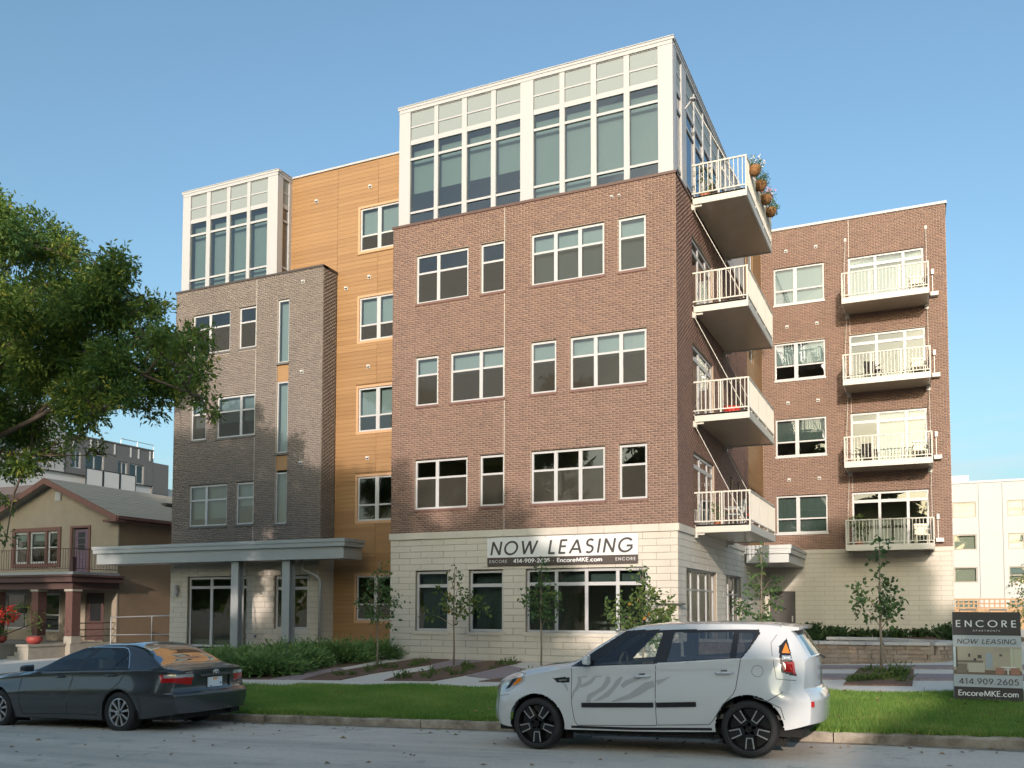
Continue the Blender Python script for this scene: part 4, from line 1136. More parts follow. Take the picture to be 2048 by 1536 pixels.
# zebra print on the near front door and fender
def stripe(pts, w0, w1):
    m_ = np.zeros(len(cx), bool); n = len(pts)
    for i in range(n - 1):
        (x1, z1), (x2, z2) = pts[i], pts[i + 1]
        wa = w0 + (w1 - w0) * i / (n - 1); L2 = (x2 - x1) ** 2 + (z2 - z1) ** 2
        t = np.clip(((cx - x1) * (x2 - x1) + (cz - z1) * (z2 - z1)) / L2, 0, 1)
        d = np.hypot(cx - x1 - t * (x2 - x1), cz - z1 - t * (z2 - z1)); m_ |= d < wa
    return m_
for ax, r_ in ((0, .365), (2.55, .375)):
    S.cls[side & (np.hypot(cx - ax, cz - .315) < r_ - .004)] = OUT
B_ = S.part('body', [BODY], M_wpaint, SOUL)
D1 = S.part('front_door', DOORF, M_wpaint, SOUL); D2 = S.part('rear_door', DOORR, M_wpaint, SOUL)
S.part('front_bumper', BUMPF, M_wpaint, SOUL); BR = S.part('rear_bumper', BUMPR, M_wpaint, SOUL); TG = S.part('tailgate', TGATE, M_wpaint, SOUL)
S.part('window_surround', BLK, M_trimblk, SOUL)
S.part('front_window', GLF, M_cglassL, SOUL); S.part('rear_window', GLR, M_cglassD, SOUL); S.part('quarter_window', GLQ, M_cglassD, SOUL)
S.part('windscreen', WSH, M_cglassL, SOUL); S.part('tailgate_glass', REAR, M_cglassD, SOUL)
VT = S.part('fender_vent', VENT, M_trimblk, SOUL); HL = S.part('headlight', HEAD, M_clear, SOUL); TL = S.part('tail_light', TAIL, M_trimblk, SOUL)
at = PW[SOUL.name]
def rib(name, lines, m, parent, w_=.009, lift=.0025, sk=S, signs=(-1,), sub=6, root=SOUL):
    mb = MB()
    for sg_ in signs:
        for l in lines: sk.ribbon(mb, l, w_, lift, sg_, sub)
    return obj(name, mb, m, parent, local=True, at=PW[root.name])
rib('shut_lines', [[(.465, 1.0), (.466, .88), (.475, .55), (.50, .36), (.53, .305), (1.50, .325)], [(1.505, 1.04), (1.505, .33)], [(1.505, .33), (2.11, .35), (2.16, .40), (2.28, .58), (2.40, .70), (2.425, .76), (2.48, 1.085)],
     [(2.93, .42), (2.90, .55), (2.76, .62)], [(2.62, .66), (2.76, .62), (2.93, .72)]], M_wgap, SOUL)
rib('shut_lines', [[(2.86, 1.34), (2.80, 1.25), (2.86, .86), (3.06, .84)], [(-.36, .66), (-.62, .63)], [(-.30, .93), (-.16, .91), (-.16, .83), (-.40, .69)]], M_wgap, SOUL, w_=.006)
rib('crease_strip', [[(.50, .897), (1.0, .925), (1.50, .957), (2.3, .975)]], M_wpaint, SOUL, w_=.012, lift=.006)  # raised strip in body paint along the door crease
mb = MB()
for pts in ([(.60, .548), (1.48, .562)], [(1.515, .563), (1.98, .578)]): S.ribbon(mb, pts, .055, .012, -1)
obj('rubbing_strip', mb, M_trimblk, SOUL, local=True, at=at)
mb = MB(); S.ribbon(mb, [(.45, .285), (1.2, .28), (2.14, .30)], .03, .004, -1); obj('sill_trim', mb, M_trimblk, SOUL, local=True, at=at)
ZEB = [([(.565, .882), (.572, .82), (.545, .75), (.50, .70), (.482, .62)], (.05, .05, .045, .03, .012)), ([(.60, .878), (.66, .884)], (.022, .016)), ([(.575, .765), (.64, .785), (.71, .82), (.765, .878)], (.035, .045, .05, .03)),
    ([(.76, .882), (.85, .887)], (.02, .012)), ([(.93, .882), (.925, .83), (.87, .75), (.78, .695), (.70, .65), (.685, .58)], (.05, .07, .055, .045, .06, .05)),
    ([(1.10, .878), (1.05, .82), (1.0, .75), (.93, .68), (.84, .63), (.77, .60)], (.03, .06, .05, .06, .04, .012)), ([(1.33, .862), (1.24, .845), (1.15, .81), (1.10, .765)], (.012, .05, .06, .05)),
    ([(1.49, .805), (1.40, .775), (1.30, .71), (1.20, .655), (1.08, .62), (.98, .592)], (.07, .09, .085, .06, .04, .01)), ([(1.52, .815), (1.60, .845), (1.68, .885)], (.06, .03, .008)), ([(.365, .80), (.40, .765), (.425, .71)], (.02, .035, .012))]
mb = MB()
for pts, ws_ in ZEB: S.ribbon(mb, pts, ws_, .0015, -1, 8)
obj('zebra_print', mb, M_decal, SOUL, local=True, at=at, smooth=True)
rib('vent_slot', [[(.30, .838), (.41, .842)]], M_silver, VT, w_=.016, lift=.004)
def sidepatch(name, poly, m, parent, lift=.004, sk=S, root=SOUL, sign=-1, edge=0.004):
    """a small lens or lid following the skin"""
    mb = MB(); cxp = sum(p[0] for p in poly) / len(poly); czp = sum(p[1] for p in poly) / len(poly)
    ring = []
    for k in (1.0, 0.6, 0.2):
        for x, z in poly:
            X_, Z_ = cxp + (x - cxp) * k, czp + (z - czp) * k
            y, n = sk.on_side(X_, Z_, sign); l = lift * (1.0 if k == 1 else 1.6); mb.v.append((X_ + n[0] * l, y + n[1] * l, Z_ + n[2] * l))
    n = len(poly)
    for r_ in range(2):
        for i in range(n):
            a, b = r_ * n + i, r_ * n + (i + 1) % n
            mb.f.append((a, b, b + n, a + n) if sign < 0 else (a, a + n, b + n, b))
    mb.f.append(tuple(2 * n + i for i in range(n)) if sign < 0 else tuple(2 * n + i for i in range(n - 1, -1, -1)))
    return obj(name, mb, m, parent, local=True, at=PW[root.name], smooth=False)
sidepatch('red_lens', [(2.930, 1.045), (3.045, 1.045), (3.058, .895), (2.935, .945)][::-1], M_red, TL)
sidepatch('amber_lens', [(2.918, 1.14), (3.005, 1.135), (2.958, 1.25)], M_amber, TL)
sidepatch('clear_lens', [(2.922, 1.115), (3.012, 1.11), (3.03, 1.06), (2.926, 1.065)][::-1], M_clear, TL)
sidepatch('amber_lens', [(-.335, .755), (-.215, .815), (-.20, .86), (-.25, .865)], M_amber, HL)
sidepatch('lamp_recess', [(-.43, .72), (-.36, .745), (-.27, .86), (-.33, .865)], M_trimblk, HL)
fl = [(2.66 + .062 * math.cos(t), .945 + .062 * math.sin(t)) for t in np.linspace(0, 2 * math.pi, 20, endpoint=False)]
rib('fuel_lid', [fl + [fl[0]]], M_wgap, SOUL, w_=.005, sub=1)
for x in (1.36, 2.31):
    mb = MB(); y, n = S.on_side(x - .02, .90 if x < 2 else .93); z = .885 if x < 2 else .925
    mb.tube([(x - .11, y + .005, z), (x - .09, y - .035, z + .004), (x + .05, y - .038, z + .006), (x + .085, y + .005, z + .006)], .014, 8); obj('handle', mb, M_wpaint, D1 if x < 2 else D2, local=True, at=at, smooth=True)
    mb = MB(); mb.tube([(x - .05, y - .003, z + .022), (x + .02, y - .003, z + .026)], .012, 8); obj('handle_recess', mb, M_wgap, D1 if x < 2 else D2, local=True, at=at)
mb = MB(); y, n = S.on_side(.70, 1.03)
for sgn in (-1, 1):
    Y = abs(y)
    mb = MB(); q = lambda x, yy, z: (x, sgn * yy, z)
    mb.tube([q(.72, Y - .03, 1.05), q(.69, Y + .06, 1.07)], .028, 8)
    obj('mirror_arm', mb, M_trimblk, SOUL, local=True, at=at)
    mb = MB(); bmv = [(.64, Y + .05, 1.02), (.73, Y + .05, 1.02), (.73, Y + .22, 1.03), (.66, Y + .22, 1.04), (.65, Y + .05, 1.14), (.73, Y + .05, 1.15), (.73, Y + .21, 1.14), (.67, Y + .21, 1.12)]
    mb.add([q(*p) for p in bmv], ((0, 3, 2, 1), (4, 5, 6, 7), (0, 1, 5, 4), (1, 2, 6, 5), (2, 3, 7, 6), (3, 0, 4, 7)))
    mo = obj('door_mirror', mb, M_wpaint, SOUL, local=True, at=at)
    bv = mo.modifiers.new('round', 'BEVEL'); bv.width = .03; bv.segments = 3
# spoiler over the tailgate
mb = MB(); n = 12
for i in range(n + 1):
    y = -.56 + 1.12 * i / n; k = 1 - (abs(y) / .60) ** 4 * .35
    mb.v += [(2.90, y, 1.462 - .02 * (y / .56) ** 2), (3.15 * k + 2.95 * (1 - k), y, 1.435 - .02 * (y / .56) ** 2), (3.14 * k + 2.95 * (1 - k), y, 1.405 - .02 * (y / .56) ** 2), (2.94, y, 1.395 - .02 * (y / .56) ** 2)]
for i in range(n):
    a = 4 * i
    for j in range(4): mb.f.append((a + j, a + (j + 1) % 4, a + 4 + (j + 1) % 4, a + 4 + j))
mb.f += [(3, 2, 1, 0), (4 * n, 4 * n + 1, 4 * n + 2, 4 * n + 3)]
obj('spoiler', mb, M_wpaint, SOUL, local=True, at=at, smooth=False)
mb = MB(); mb.tube([(3.30, -.05, 1.06), (3.20, .2, 1.10)], .012, 6); obj('wiper', mb, M_trimblk, SOUL, local=True, at=at)
mb = MB(); S_b = 3.30
for sgn in (-1, 1): mb.box(3.20, 3.235, sgn * .66 - .07, sgn * .66 + .07, .55, .61)
obj('reflector', mb, M_red, BR, local=True, at=at)
mb = MB(); mb.box(-.55, 3.1, -.72, .72, .22, .30); mb.box(.42, 2.12, -.76, .76, .205, .27); obj('underbody', mb, M_dark, SOUL, local=True, at=at)
for ax in (0, 2.55):
    mb = MB(); n = 20
    for i in range(n + 1):
        a = math.pi * (-.12 + 1.24 * i / n)
        for y in (-.76, -.55, .55, .76): mb.v.append((ax + .366 * math.cos(a), y * (1 if abs(y) < .6 or ax < 1 else 1 - .10 * max(0, math.cos(a))), .315 + .366 * math.sin(a)))
    for i in range(n):
        for j in (0, 2): mb.f.append((4 * i + j, 4 * i + j + 1, 4 * i + 5 + j, 4 * i + 4 + j))
    mb.box(ax - .36, ax + .36, -.56, -.55, .1, .69); mb.box(ax - .36, ax + .36, .55, .56, .1, .69)
    obj('wheel_wells', mb, M_dark, SOUL, local=True, at=at, kind='stuff')
cabin(SOUL, .5, 2.9, .70, .40, (1.45, 2.35), 1.05)
mb = MB(); mb.tube([(.98, -.38, 1.02)] + [(.98 + .02 * math.sin(t), -.38 + .17 * math.cos(t), .98 + .17 * math.sin(t)) for t in np.linspace(0, 2 * math.pi, 20)], .014, 6); mb.box(.55, .90, -.70, .70, .80, .99); obj('dashboard', mb, M_seat, SOUL, local=True, at=at)
def rim_black(Wl, R_, k):
    mb = MB(); n = 40
    prof = [(R_ * 1.0, .0), (R_ * .97, -.012), (R_ * .93, -.05), (R_ * .90, -.09), (0.001, -.10)]
    for rr_, h in prof:
        for i in range(n): a = 2 * math.pi * i / n; mb.v.append((rr_ * math.cos(a), k * h, rr_ * math.sin(a)))
    for i in range(len(prof) - 1):
        for j in range(n): j2 = (j + 1) % n; mb.f.append((i * n + j, i * n + j2, (i + 1) * n + j2, (i + 1) * n + j))
    obj('rim', mb, M_blackrim, Wl, local=True)
    for s_ in range(5):
        a = math.pi / 2 * -1 + s_ * 2 * math.pi / 5
        ca, sa = math.cos(a), math.sin(a)
        def P(r_, t, h): return (ca * r_ - sa * t, k * h, sa * r_ + ca * t)
        mb = MB(); r0, r1 = R_ * .22, R_ * .96; wA, wB = R_ * .13, R_ * .19
        def slab(r0, t0, r1, t1, wd, h0, h1):
            dx, dy = r1 - r0, t1 - t0; l = math.hypot(dx, dy); nx_, ny_ = -dy / l * wd / 2, dx / l * wd / 2
            vs_ = [P(r0 + nx_, t0 + ny_, h0), P(r0 - nx_, t0 - ny_, h0), P(r1 - nx_, t1 - ny_, h0), P(r1 + nx_, t1 + ny_, h0), P(r0 + nx_, t0 + ny_, h1), P(r0 - nx_, t0 - ny_, h1), P(r1 - nx_, t1 - ny_, h1), P(r1 + nx_, t1 + ny_, h1)]
            mb.add(vs_, ((0, 1, 2, 3), (7, 6, 5, 4), (0, 4, 5, 1), (1, 5, 6, 2), (2, 6, 7, 3), (3, 7, 4, 0)))
        slab(R_ * .1, 0, r1, 0, R_ * .40, -.05, -.012)
        sp = obj('spoke', mb, M_blackrim, Wl, local=True)
        mb = MB()
        slab(R_ * .42, wA, r1 - .01, wB, R_ * .055, -.02, -.006); slab(R_ * .42, -wA, r1 - .01, -wB, R_ * .055, -.02, -.006); slab(R_ * .42, -wA - .004, R_ * .42, wA + .004, R_ * .05, -.02, -.0055)
        obj('spoke_edging', mb, M_silver, Wl, local=True)
    mb = MB(); n = 24; mb.lathe([(.001, -.0), (R_ * .14, -.0), (R_ * .16, .03)], (0, 0, 0), n, 'y'); obj('hub_cap', mb, M_trimblk, Wl, local=True)
for ax, r_ in ((0, .312), (2.55, .312)):
    wheel(SOUL, ax, -.86, r_, r_, .215, -1, rim_black, .76); wheel(SOUL, ax, .86, r_, r_, .215, 1, rim_black, .76)
SOUL.rotation_euler = (0, -math.atan(.031), 0)
SOUL.location = (SX, SY + .89, sg(SX))

# ------- graphite saloon (x from the rear axle, tail at +1.08, nose at -3.75)
CX, CYY = -11.34, 10.15
cg = lambda x: -1.945 + .028 * (x + 11.4)
SED = empty('parked_car', (CX, CYY, cg(CX)), 'dark graphite saloon car parked at the kerb on the left, seen from behind', 'car')
Tsed = dict(
    zb=[(-3.75, .30), (-3.3, .22), (-2.3, .19), (-.4, .19), (.4, .22), (.85, .27), (1.13, .30)],
    wb=[(-3.75, .62), (-3.3, .80), (-2.4, .85), (-.3, .85), (.6, .83), (.85, .78), (1.13, .70)],
    zm=[(-3.75, .48), (-2.8, .56), (-.3, .58), (.6, .56), (1.13, .52)],
    wm=[(-3.75, .66), (-3.4, .82), (-2.8, .905), (-2, .905), (-.5, .908), (.2, .91), (.6, .895), (.85, .86), (1.13, .80)],
    zs=[(-3.75, .62), (-3.3, .76), (-2.7, .84), (-1.9, .905), (-1, .94), (0, .955), (.5, .96), (.85, .945), (1.13, .90)],
    ws=[(-3.75, .60), (-3.3, .74), (-2.7, .82), (-1.9, .845), (-1, .85), (0, .85), (.5, .83), (.85, .79), (1.13, .72)],
    ze=[(-3.75, .66), (-3.3, .80), (-2.7, .875), (-2.05, .945), (-1.86, 1.0), (-1.4, 1.185), (-1.05, 1.285), (-.6, 1.325), (-.2, 1.325), (.1, 1.275), (.4, 1.155), (.66, 1.015), (.80, .975), (.95, .960), (1.13, .93)],
    we=[(-3.75, .52), (-3.3, .66), (-2.7, .74), (-2.05, .77), (-1.86, .755), (-1.4, .66), (-1.05, .60), (-.6, .585), (-.2, .58), (.1, .585), (.4, .625), (.66, .69), (.80, .71), (.95, .70), (1.13, .66)],
    zt=[(-3.75, .70), (-3.3, .86), (-2.7, .935), (-2.05, 1.005), (-1.90, 1.04), (-1.4, 1.255), (-1.05, 1.345), (-.6, 1.385), (-.2, 1.385), (.1, 1.335), (.4, 1.195), (.66, 1.035), (.80, .995), (.95, .985), (1.13, .955)])
C = CarSkin(Tsed, -3.75, 1.13, 460, [(.2, .02), (.45, -.03), (.62, 0), (1.2, .05)], [(.2, -.01), (.32, .03), (.56, .05), (.595, .045), (.615, .0), (.70, -.02), (.90, -.01), (.94, .0), (1.5, -.02)], .25, .13, Lr=.42)
C.arch(0, .315, .365); C.arch(-2.78, .315, .365); C.finish()
c = C.C; side = (C.kind == 0) & (np.abs(c[:, 1]) > .45)
cx, cy, cz = c[:, 0], c[:, 1], c[:, 2]; ay = np.abs(cy)
(BODY, OUT, DOORF, DOORR, GLF, GLR, WSH, RWIN, TAIL, TAILW, HEAD, TRUNK, BUMP, BLK, PLATEREC, BUMPF) = range(16)
C.cls[side & in_poly(cx, cz, [(-2.25, .25), (-1.16, .25), (-1.02, .955), (-2.05, .93), (-2.28, .9)])] = DOORF
C.cls[side & in_poly(cx, cz, [(-1.16, .25), (-.46, .25), (-.36, .55), (-.02, .76), (.12, .97), (-1.02, .955)])] = DOORR
C.cls[(C.kind == 1) | (side & (cx < -3.15) & (cz < .62))] = BUMPF
C.cls[((C.kind == 2) & (cz < .605)) | (side & (cx > .47) & (cz < .60 + .15 * np.clip((cx - .75) / .2, 0, 1) * 0)) ] = BUMP
C.cls[(C.kind == 2) & (cz >= .605)] = TRUNK
C.cls[(C.kind == 0) & ~side & (cx > .70) | (C.kind == 0) & (cx > .74) & (C.N[:, 2] > .55)] = TRUNK
tl = (cz > .775 - .07 * np.clip((ay - .40) * -4, 0, 1)) & (cz < .893)
C.cls[((C.kind == 2) & (ay > .46 + (cz - .78) * -.35 * 1) & (ay > .44) & (cz < .893) & (cz > .775 - .06 * np.clip((.80 - ay) / .36, 0, 1)))] = TAIL
C.cls[(C.kind == 0) & (cx > .76 + (.893 - cz) * .35) & (cz > .775) & (cz < .893) & (ay > .5)] = TAIL
C.cls[(C.cls == TAIL) & (cz > .842) & ((C.kind == 2) | (cx > .83))] = TAILW
C.cls[(C.kind == 2) & (ay < .34) & (cz > .655) & (cz < .83)] = PLATEREC
band = side & in_poly(cx, cz, [(-2.0, .955), (-1.10, 1.305), (-.78, 1.32), (-.16, 1.305), (-.02, 1.22), (.155, .985), (-1.0, .965)])
C.cls[band] = BLK
C.cls[side & in_poly(cx, cz, [(-1.88, .975), (-1.12, 1.285), (-.80, 1.298), (-1.07, .98)])] = GLF
C.cls[side & in_poly(cx, cz, [(-.965, .985), (-.68, 1.297), (-.18, 1.285), (-.04, 1.20), (.115, 1.0)])] = GLR
rw = (C.kind == 0) & (cx > -.02) & (cx < .68) & (ay < .62 + .08 * (cx) - .03) & (C.N[:, 2] > .25) & (ay < np.interp(cx, [-.02, .68], [.555, .645]))
C.cls[rw] = RWIN
C.cls[(C.kind == 0) & (cx > -1.92) & (cx < -1.02) & (ay < np.interp(cx, [-1.92, -1.02], [.70, .57])) & (C.N[:, 2] > .2) & (cz > 1.0)] = WSH
C.cls[side & in_poly(cx, cz, [(-3.7, .60), (-3.1, .66), (-3.0, .76), (-3.4, .74)])] = HEAD
for ax in (0, -2.78): C.cls[side & (np.hypot(cx - ax, cz - .315) < .361)] = OUT
C.part('body', [BODY], M_gpaint, SED); F1 = C.part('front_door', DOORF, M_gpaint, SED); F2 = C.part('rear_door', DOORR, M_gpaint, SED)
BM = C.part('rear_bumper', BUMP, M_gpaint, SED); C.part('front_bumper', BUMPF, M_gpaint, SED); TK = C.part('boot_lid', TRUNK, M_gpaint, SED)
TL2 = C.part('tail_light', TAIL, M_red, SED); C.part('clear_lens', TAILW, M_clear, TL2, split=True); C.part('plate_recess', PLATEREC, M_gpaint, TK, inset=.02)
C.part('window_surround', BLK, M_trimblk, SED)
M_sglass = glass('saloon_glass', (0.82, 0.92, 0.86), 0.02, wav=0); M_rglass = glass('saloon_rear_glass', (0.12, 0.12, 0.11), 0.30, wav=0)
C.part('front_window', GLF, M_sglass, SED); C.part('rear_side_window', GLR, M_sglass, SED); C.part('rear_window', RWIN, M_rglass, SED); C.part('windscreen', WSH, M_sglass, SED); C.part('headlight', HEAD, M_clear, SED)
cat = PW[SED.name]
rb = lambda name, l, m, parent=SED, w_=.009, lift=.0025, signs=(-1,), sub=6: rib(name, l, m, parent, w_, lift, C, signs, sub, SED)
rb('shut_lines', [[(-1.02, .955), (-1.16, .27), (-2.2, .25), (-2.26, .45), (-2.26, .9)], [(-1.16, .27), (-.47, .27), (-.38, .50), (-.22, .63), (-.02, .76), (.12, .965)], [(.46, .32), (.40, .6), (.60, .66), (.76, .77)], [(.60, .66), (1.0, .635)]], M_gap)
rb('chrome_trim', [[(.145, .985), (-.02, 1.215), (-.10, 1.285), (-.20, 1.31), (-.78, 1.322), (-1.12, 1.306)]], M_chrome, w_=.011, lift=.004)
rb('belt_trim', [[(-2.0, .950), (-1.0, .965), (.15, .982)]], M_trimblk, w_=.018, lift=.005)
rb('rubbing_strip', [[(-2.20, .60), (-1.20, .605)], [(-1.14, .605), (-.46, .612)]], M_gpaint, w_=.035, lift=.012)
rb('window_divider', [[(-.06, 1.205), (-.20, 1.0)]], M_trimblk, w_=.022, lift=.004)
fl = [(.24, .90), (.245, .83), (.30, .80), (.43, .80), (.455, .83), (.455, .89), (.43, .915), (.27, .915), (.24, .90)]
rb('fuel_lid', [fl], M_gap, w_=.005)
for x, z, d in ((-1.33, .86, F1), (-.19, .885, F2)):
    y, n = C.on_side(x, z)
    mb = MB(); mb.tube([(x - .10, y + .005, z), (x - .08, y - .034, z + .003), (x + .07, y - .036, z + .006), (x + .095, y + .005, z + .006)], .014, 8); obj('handle', mb, M_gpaint, d, local=True, at=cat, smooth=True)
    mb = MB(); mb.tube([(x - .05, y - .003, z + .02), (x + .04, y - .003, z + .022)], .014, 8); obj('handle_recess', mb, M_gap, d, local=True, at=cat)
for sgn in (-1, 1):
    q = lambda x, yy, z: (x, sgn * yy, z)
    mb = MB(); Y = .80
    mb.add([q(*p) for p in [(-2.14, Y, .93), (-2.0, Y, .94), (-1.98, Y + .22, .95), (-2.10, Y + .22, .95), (-2.12, Y, 1.05), (-2.0, Y, 1.06), (-1.98, Y + .21, 1.055), (-2.09, Y + .21, 1.045)]], ((0, 3, 2, 1), (4, 5, 6, 7), (0, 1, 5, 4), (1, 2, 6, 5), (2, 3, 7, 6), (3, 0, 4, 7)))
    mo = obj('door_mirror', mb, M_gpaint, SED, local=True, at=cat); bv = mo.modifiers.new('round', 'BEVEL'); bv.width = .028; bv.segments = 3
def rear_x(z, y): return 1.13 + float(interp([(.2, -.01), (.32, .03), (.56, .05), (.595, .045), (.615, .0), (.70, -.02), (.90, -.01), (.94, .0), (1.5, -.02)], [z])[0]) - .13 * (abs(y) / .80) ** 2.6
xr = rear_x(.73, 0)
mb = MB(); mb.box(xr - .01, xr + .006, -.155, .155, .665, .815); PL = obj('number_plate', mb, M_plate, TK, local=True, at=cat)
mb = MB(); mb.box(xr + .006, xr + .008, -.045, .045, .775, .805); obj('orange_print', mb, M_plateor, TK, local=True, at=cat)
mb = MB(); mb.box(xr + .006, xr + .008, .10, .135, .70, .73); mb.box(xr + .006, xr + .008, -.12, -.07, .67, .685); obj('blue_print', mb, M_plateblu, TK, local=True, at=cat)
mb = MB()
xe = rear_x(.885, 0)
mb.box(xe - .005, xe + .022, -.34, .34, .842, .868); obj('garnish', mb, M_gpaint, TK, local=True, at=cat)
mb = MB(); e_ = lambda a, b, yo=0, zo=0: [(xe + .014, yo + a * math.cos(t), .893 + zo + b * math.sin(t)) for t in np.linspace(0, 2 * math.pi, 25)]
mb.tube(e_(.062, .040), .006, 6); mb.tube(e_(.036, .016, 0, .018), .005, 6); mb.tube(e_(.015, .034, 0, .002), .005, 6); obj('badge', mb, M_chrome, TK, local=True, at=cat, smooth=True)
for y0, y1 in ((-.60, -.46),):
    mb = MB()
    for i, wd in enumerate((.03, .022, .03, .022)): mb.box(rear_x(.91, .5) + .0, rear_x(.91, .5) + .012, y0 + i * .038, y0 + i * .038 + wd, .905, .925)
    obj('model_lettering', mb, M_chrome, TK, local=True, at=cat)
mb = MB(); mb.box(-3.4, .95, -.74, .74, .20, .30); mb.box(-2.3, -.45, -.80, .80, .17, .24); mb.tube([(.5, .45, .22), (1.05, .45, .24)], .03, 10); obj('underbody', mb, M_dark, SED, local=True, at=cat)
for ax in (0, -2.78):
    mb = MB(); n = 20
    for i in range(n + 1):
        a = math.pi * (-.12 + 1.24 * i / n)
        for y in (-.885, -.56, .56, .885): mb.v.append((ax + .372 * math.cos(a), y, .315 + .372 * math.sin(a)))
    for i in range(n):
        for j in (0, 2): mb.f.append((4 * i + j, 4 * i + j + 1, 4 * i + 5 + j, 4 * i + 4 + j))
    mb.box(ax - .36, ax + .36, -.57, -.56, .1, .68); mb.box(ax - .36, ax + .36, .56, .57, .1, .68)
    obj('wheel_wells', mb, M_dark, SED, local=True, at=cat, kind='stuff')
cabin(SED, -2.0, .3, .72, .36, (-1.0, -.10), .92)
mb = MB(); mb.box(.2, .75, -.6, .6, .90, .93); mb.box(-1.9, -1.6, -.7, .7, .75, .92); obj('parcel_shelf', mb, M_seat, SED, local=True, at=cat)
def rim_alloy(Wl, R_, k):
    mb = MB(); n = 40
    prof = [(R_ * 1.0, .0), (R_ * .95, .004), (R_ * .91, -.02), (R_ * .89, -.07)]
    for rr_, h in prof:
        for i in range(n): a = 2 * math.pi * i / n; mb.v.append((rr_ * math.cos(a), k * h, rr_ * math.sin(a)))
    for i in range(len(prof) - 1):
        for j in range(n): j2 = (j + 1) % n; mb.f.append((i * n + j, i * n + j2, (i + 1) * n + j2, (i + 1) * n + j))
    obj('rim', mb, M_silver, Wl, local=True)
    mb = MB(); mb.lathe([(.001, -.07), (R_ * .93, -.07)], (0, 0, 0), 32, 'y') if k < 0 else mb.lathe([(.001, .07), (R_ * .93, .07)], (0, 0, 0), 32, 'y'); obj('brake', mb, M_dark, Wl, local=True)
    for s_ in range(9):
        a = s_ * 2 * math.pi / 9 + .2; ca, sa = math.cos(a), math.sin(a)
        P = lambda r_, t, h: (ca * r_ - sa * t, k * h, sa * r_ + ca * t)
        mb = MB(); r0, r1 = R_ * .12, R_ * .94; w0, w1 = R_ * .05, R_ * .125
        mb.add([P(r0, -w0, -.04), P(r0, w0, -.04), P(r1, w1, -.03), P(r1, -w1, -.03), P(r0, -w0, -.012), P(r0, w0, -.012), P(r1, w1 * .8, .0), P(r1, -w1 * .8, .0)],
               ((0, 1, 2, 3), (7, 6, 5, 4), (0, 4, 5, 1), (1, 5, 6, 2), (2, 6, 7, 3), (3, 7, 4, 0)))
        obj('spoke', mb, M_silver, Wl, local=True)
    mb = MB(); mb.lathe([(.001, .005), (R_ * .13, .005), (R_ * .16, .03)] if k < 0 else [(.001, -.005), (R_ * .13, -.005), (R_ * .16, -.03)], (0, 0, 0), 20, 'y'); obj('hub_cap', mb, M_chrome, Wl, local=True)
for ax in (0, -2.78):
    wheel(SED, ax, -.885, .318, .318, .21, -1, rim_alloy); wheel(SED, ax, .885, .318, .318, .21, 1, rim_alloy)
SED.rotation_euler = (0, -math.atan(.028), 0)
SED.location = (CX, CYY + .91, cg(CX))
